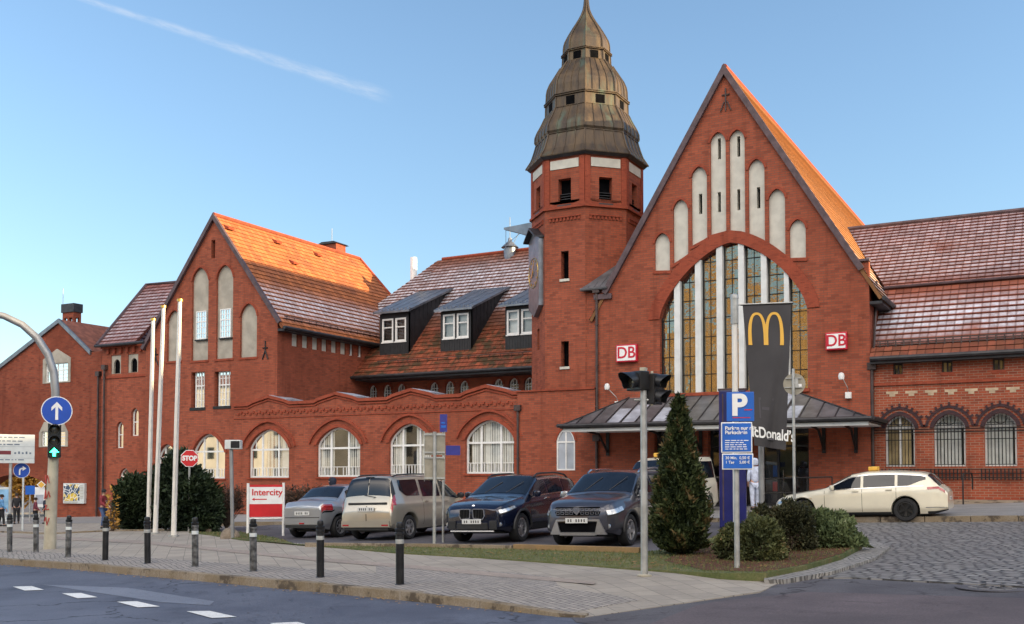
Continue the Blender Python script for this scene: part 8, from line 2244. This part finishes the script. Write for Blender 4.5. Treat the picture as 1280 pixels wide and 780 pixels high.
o = drape('cycle_path', [gx(x, y) for x, y in ((-5, 668), (180, 676), (400, 698), (520, 707), (640, 718), (720, 725), (745, 728), (742, 731), (630, 722), (515, 711), (400, 702), (180, 680), (-5, 671))], .008, M['cycle'])
def kerb_line(name, pts, w, h0, h1, mat, joint=1.0, low=False):
    mb = MB()
    for i in range(len(pts)-1):
        a = Vector(pts[i]); b = Vector(pts[i+1]); L = (b-a).length; n = max(1, int(L/joint)); t = (b-a)/n; nn = Vector((-t.y, t.x)).normalized()*w
        for k in range(n):
            p = a+t*k+t*.008; q = a+t*(k+1)-t*.008; jx = rnd.uniform(-.006, .006); jz = rnd.uniform(-.004, .004)
            def zz(v, off):
                return G(v.x, v.y)+off
            def fall(v):
                if not low: return 0
                d = (Vector((v.x, v.y))-Vector(kend)).length; return .10*max(0, 1-d/2.6)
            vs = []
            for off in (h0, h1+jz):
                for v in (p, q, q+nn, p+nn): vs.append((v.x+nn.x*jx, v.y+nn.y*jx, zz(v, off)-(fall(v) if off > h0 else 0)))
            mb.add(vs, [(0, 3, 2, 1), (4, 5, 6, 7), (0, 1, 5, 4), (1, 2, 6, 5), (2, 3, 7, 6), (3, 0, 4, 7)])
    o = mb.build(name, mat, bevel=.008); o['kind'] = 'structure'; return o
kerb_line('kerb', [(p[0]-.0, p[1]-.01) for p in [farL]+kl+[gx(700, 764, -.05), kend]], .16, -.3, .012, M['kerb'], 1.0, True)
# forecourt: cobbles, station pavement, car park, turf bed
cob = [gx(1078, 683, -.10), gx(1108, 690, -.1), gx(1060, 713, -.1)]+[(p[0], p[1]) for p in sideline[2:]]+[(12, sideline[-1][1]+1.5), (12, 31.2)]
kby = gx(1150, 653, -.1)[1]
drape('cobbled_forecourt', [gx(985, 722, -.1), sideline[2], sideline[3], sideline[4], (12, sideline[-1][1]+1.5), (12, kby), (-40, kby), (-22, 17.0), gx(960, 705, -.1)], -.095, M['cobble'])
drape('cobbled_edge', [gx(955, 729, -.1), gx(960, 712, -.09), gx(1010, 706, -.09), gx(1050, 694, -.09), gx(1075, 680, -.09), gx(1093, 679, -.09), gx(1113, 686, -.09), gx(1095, 700, -.09), gx(1040, 718, -.09), gx(980, 728, -.09)], -.045, M['cobble_s'], .08)
car = [gx(372, 686), gx(600, 691), gx(800, 698), gx(900, 690)]
drape('car_park', [gx(330, 675), gx(372, 685), gx(600, 690), gx(800, 697), gx(870, 690), (-6.5, 22), (-7.5, 32), (-26, 32), (-27, 22)], -.088, M['asphalt'])
drape('station_pavement', [(-34, kby+.6), (12, kby+.6), (12, 37.6), (-60, 37.6), (-60, 30), (-40, 30)], .02, M['platform'], .2)
kerb_line('platform_kerb', [(-34, kby+.45), (12, kby+.45)], .15, -.2, .03, M['kerb'], 1.1)
drape('left_forecourt', [(-75, 60), (-30, 60), (-30, 24), gx(262, 666), gx(0, 650), (-75, 25)], -.005, M['slabs'])
bed = [gx(x, y, .03) for x, y in ((236, 665), (262, 668), (300, 674), (400, 682), (500, 690.5), (600, 696), (700, 703), (800, 711), (900, 716.5), (958, 716), (1010, 706), (1052, 694), (1078, 681), (1040, 668), (985, 662), (900, 668), (860, 684), (800, 690), (600, 683.5), (372, 680.5), (345, 672), (300, 665))]
drape('turf_bed', bed, .03, M['grass'], .12)
drape('mulch_bed', [gx(x, y, .04) for x, y in ((830, 700), (880, 712), (955, 714), (1005, 705), (1048, 693), (1070, 682), (985, 668), (905, 674), (850, 690))], .036, M['soil'])
kerb_line('car_park_edge', [gx(380, 682.5, .02), gx(500, 684, .02), gx(640, 687, .02)], .12, -.15, .10, M['kerb'], 1.6)
kerb_line('car_park_edge', [gx(640, 687, .02), gx(800, 692, .02)], .13, -.15, .13, M['timber'], 2.4)
kerb_line('cross_kerb', [gx(-40, 664), gx(60, 668), gx(140, 664), gx(262, 663)], .12, -.1, .05, M['kerb'], 1.0)
# small leaf litter and frosty tufts on the turf
def scatter(name, poly, off, n, size, mat, blade=False, seed=1):
    r = random.Random(seed); xs = [p[0] for p in poly]; ys = [p[1] for p in poly]; mb = MB(); k = 0; tries = 0
    def inside(x, y):
        c = False; j = len(poly)-1
        for i in range(len(poly)):
            if (poly[i][1] > y) != (poly[j][1] > y) and x < (poly[j][0]-poly[i][0])*(y-poly[i][1])/(poly[j][1]-poly[i][1])+poly[i][0]: c = not c
            j = i
        return c
    while k < n and tries < n*8:
        tries += 1; x = r.uniform(min(xs), max(xs)); y = r.uniform(min(ys), max(ys))
        if not inside(x, y): continue
        z = G(x, y)+off; a = r.uniform(0, 6.28); s = size*r.uniform(.5, 1.3)
        if blade: 
            h = s*1.6; mb.add([(x-math.cos(a)*s*.3, y-math.sin(a)*s*.3, z), (x+math.cos(a)*s*.3, y+math.sin(a)*s*.3, z), (x+r.uniform(-.5, .5)*s, y+r.uniform(-.5, .5)*s, z+h)], [(0, 1, 2)])
        else:
            mb.add([(x+math.cos(a+q)*s*(1 if q % 2 < 1 else .6), y+math.sin(a+q)*s, z+.004+r.uniform(0, .3)*s) for q in (0, 1.57, 3.14, 4.71)], [(0, 1, 2, 3)])
        k += 1
    o = mb.build(name, mat); o['kind'] = 'stuff'; return o
M['blade'] = ground_mat('grass_blades', (.08, .11, .03), (.17, .17, .07), .9, 3, 9, None, .1)
M['leafbrown'] = ground_mat('fallen_leaves', (.22, .10, .04), (.38, .22, .09), .8, 9, 30, None, .1)
M['leafgold'] = ground_mat('golden_fallen_leaves', (.40, .22, .06), (.5, .3, .1), .8, 9, 30, None, .1)
tag(scatter('grass', bed, .03, 14000, .024, M['blade'], True, 3), 'thin winter grass covering the planting bed along the car park', 'grass')
tag(scatter('fallen_leaves', bed, .036, 900, .035, M['leafbrown'], False, 4), 'brown fallen leaves scattered over the planting bed', 'leaves')
kl2 = offs(kl, -.30)
tag(scatter('gutter_leaves', kl+kl2[::-1], RO+.006, 420, .025, M['leafgold'], False, 5), 'dry leaves and grit gathered in the road gutter along the kerb', 'leaves')
tag(scatter('road_debris', [gx(x, y, RO) for x, y in ((120, 735), (330, 742), (440, 765), (420, 779), (300, 779), (260, 758))], RO+.006, 130, .02, M['dkmetal'], False, 6), 'dark grit and crumbs strewn on the bluish asphalt', 'debris')
# ------------------------------------------------------------------ daylight
SUN_AZ = rad(15.0)   # direction to the sun measured from +X toward +Y
SUN_EL = rad(11.0)
w = bpy.data.worlds.new('World'); S.world = w; w.use_nodes = True; nt = w.node_tree; nt.nodes.clear()
out = nt.nodes.new('ShaderNodeOutputWorld'); bg = nt.nodes.new('ShaderNodeBackground'); sky = nt.nodes.new('ShaderNodeTexSky')
sky.sky_type = 'NISHITA'; sky.sun_disc = False; sky.sun_elevation = SUN_EL; sky.sun_rotation = math.pi/2-SUN_AZ
sky.air_density = SKY_AIR; sky.dust_density = SKY_DUST; sky.ozone_density = SKY_OZ; sky.altitude = 100
bg.inputs['Strength'].default_value = SKY_STR
# thin old vapour trail high in the sky, placed by direction
d1 = ray(95, -4).normalized(); d2 = ray(484, 121).normalized(); nrm = d1.cross(d2).normalized(); alo = (d2-d1).normalized()
tc = nt.nodes.new('ShaderNodeTexCoord')
def dotn(v): n = N(nt, 'ShaderNodeVectorMath', operation='DOT_PRODUCT'); nt.links.new(tc.outputs['Generated'], n.inputs[0]); n.inputs[1].default_value = tuple(v); return n.outputs['Value']
dd = dotn(nrm); aa_ = dotn(alo); a1_ = d1.dot(alo); a2_ = d2.dot(alo)
u = mth(nt, 'DIVIDE', mth(nt, 'SUBTRACT', aa_, a1_), a2_-a1_)
cb = nt.nodes.new('ShaderNodeCombineXYZ'); nt.links.new(mth(nt, 'MULTIPLY', u, 9), cb.inputs[0]); nt.links.new(mth(nt, 'MULTIPLY', dd, 160), cb.inputs[1])
nz = noise(nt, cb.outputs[0], 1.2, 6, .65)
wd = mth(nt, 'MULTIPLY_ADD', u, .0022, .0012)
off_ = mth(nt, 'MULTIPLY', mth(nt, 'SUBTRACT', noise(nt, cb.outputs[0], .5, 2), .5), .003)
prof_ = mth(nt, 'DIVIDE', mth(nt, 'ABSOLUTE', mth(nt, 'ADD', dd, off_)), wd)
core = ramp(nt, prof_, 2.6, .1)
ends = mth(nt, 'MULTIPLY', ramp(nt, u, -.7, -.1), ramp(nt, u, 1.03, .93))
fac = mth(nt, 'MULTIPLY', mth(nt, 'MULTIPLY', core, ends), mth(nt, 'MULTIPLY_ADD', ramp(nt, nz, .3, .7), .55, .12), clamp=True)
front = ramp(nt, dotn((d1+d2).normalized()), .5, .6)
fac = mth(nt, 'MULTIPLY', fac, front)
hs = nt.nodes.new('ShaderNodeHueSaturation'); hs.inputs['Saturation'].default_value = SKY_SAT; hs.inputs['Value'].default_value = 1
sz = N(nt, 'ShaderNodeSeparateXYZ'); nt.links.new(tc.outputs['Generated'], sz.inputs[0])
nt.links.new(mth(nt, 'MULTIPLY_ADD', ramp(nt, sz.outputs[2], -.02, .40), .20, .80), hs.inputs['Value'])
nt.links.new(sky.outputs[0], hs.inputs['Color'])
mx = mixc(nt, mth(nt, 'MULTIPLY', fac, .42), hs.outputs[0], tuple(v*SKY_TRAIL for v in (1.0, .98, .97)))
# bright cloud added to the unseen southern sky to lift light on the shaded front
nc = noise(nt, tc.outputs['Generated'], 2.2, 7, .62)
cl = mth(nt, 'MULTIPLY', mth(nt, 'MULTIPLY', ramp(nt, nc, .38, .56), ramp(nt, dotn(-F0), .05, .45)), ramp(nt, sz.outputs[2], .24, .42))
mx = mixc(nt, cl, mx, tuple(v*SKY_FILL_CLOUD for v in (1.0, .91, .82)))
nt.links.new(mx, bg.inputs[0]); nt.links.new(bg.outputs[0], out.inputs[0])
sl = bpy.data.lights.new('sun', 'SUN'); sl.energy = SUN_STR; sl.angle = rad(.5); sl.color = (1.0, .76, .43)
so = bpy.data.objects.new('sun', sl); COL.objects.link(so)
sd = Vector((math.cos(SUN_AZ)*math.cos(SUN_EL), math.sin(SUN_AZ)*math.cos(SUN_EL), math.sin(SUN_EL)))
so.rotation_euler = sd.to_track_quat('Z', 'Y').to_euler(); so.location = (30, 0, 30)
S.view_settings.view_transform = 'Standard'; S.view_settings.look = 'None'; S.view_settings.exposure = EXPO; S.view_settings.gamma = 1; S.view_settings.use_curve_mapping = False
S.render.engine = 'CYCLES'; S.cycles.max_bounces = 6; S.cycles.transparent_max_bounces = 12; S.cycles.use_denoising = True
try: S.cycles.denoiser = 'OPENIMAGEDENOISE'
except Exception: pass

# ------------------------------------------------------------------ pieces that stand apart become parts of their own
SPLIT = ('stone_surround', 'chrome_slots', 'faint_print', 'bracket', 'belfry_opening', 'vent_opening', 'slit_opening', 'render_panel', 'side_panel', 'stone_inlay', 'frosty_sheet', 'arch_edging', 'dark_sill', 'slit_sill', 'kneeler', 'vent_tile', 'glazed_arch_edging', 'sill_cladding', 'tail_lamp', 'headlamp', 'wheel_arch_trim', 'wiper', 'window_trim', 'air_intake', 'wheel_well', 'reflector', 'bumper', 'door_seam', 'side_window', 'rear_pillar_trim', 'clamp', 'red_panel', 'wing_badge', 'bumper_chrome', 'wall_anchor', 'roof_side')
def split_loose(o, gap=.03):
    me = o.data; n = len(me.vertices); par = list(range(n))
    def find(a):
        while par[a] != a: par[a] = par[par[a]]; a = par[a]
        return a
    for e in me.edges:
        a, b = find(e.vertices[0]), find(e.vertices[1])
        if a != b: par[a] = b
    isl = {}
    for i in range(n): isl.setdefault(find(i), []).append(i)
    if len(isl) < 2: return
    co = [v.co for v in me.vertices]; bx = []
    for k, vs in isl.items():
        xs = [co[i].x for i in vs]; ys = [co[i].y for i in vs]; zs = [co[i].z for i in vs]; bx.append([min(xs)-gap, min(ys)-gap, min(zs)-gap, max(xs)+gap, max(ys)+gap, max(zs)+gap, {k}])
    ch = True
    while ch:
        ch = False; out = []
        for b in bx:
            for c in out:
                if all(b[i] < c[i+3] and c[i] < b[i+3] for i in range(3)):
                    for i in range(3): c[i] = min(c[i], b[i]); c[i+3] = max(c[i+3], b[i+3])
                    c[6] |= b[6]; ch = True; break
            else: out.append(b)
        bx = out
    if len(bx) < 2: return
    own = {}
    for g, b in enumerate(bx):
        for k in b[6]: own[k] = g
    grp = [[] for _ in bx]
    for p in me.polygons: grp[own[find(p.vertices[0])]].append(p)
    sm = len(me.polygons) and me.polygons[0].use_smooth
    for g, ps in enumerate(grp):
        if not ps: continue
        ids = sorted({v for p in ps for v in p.vertices}); mp_ = {v: i for i, v in enumerate(ids)}
        m2 = bpy.data.meshes.new(o.name.split('.')[0]); m2.from_pydata([co[i] for i in ids], [], [[mp_[v] for v in p.vertices] for p in ps])
        for m_ in me.materials: m2.materials.append(m_)
        if sm:
            m2.polygons.foreach_set('use_smooth', [True]*len(m2.polygons))
            try: m2.set_sharp_from_angle(angle=rad(45))
            except Exception: pass
        q = bpy.data.objects.new(o.name.split('.')[0], m2); COL.objects.link(q); q.parent = o.parent
    bpy.data.objects.remove(o)
for o in [o for o in S.objects if o.type == 'MESH' and o.parent and o.name.split('.')[0] in SPLIT and not o.children and len(o.data.vertices) < 20000]: split_loose(o)
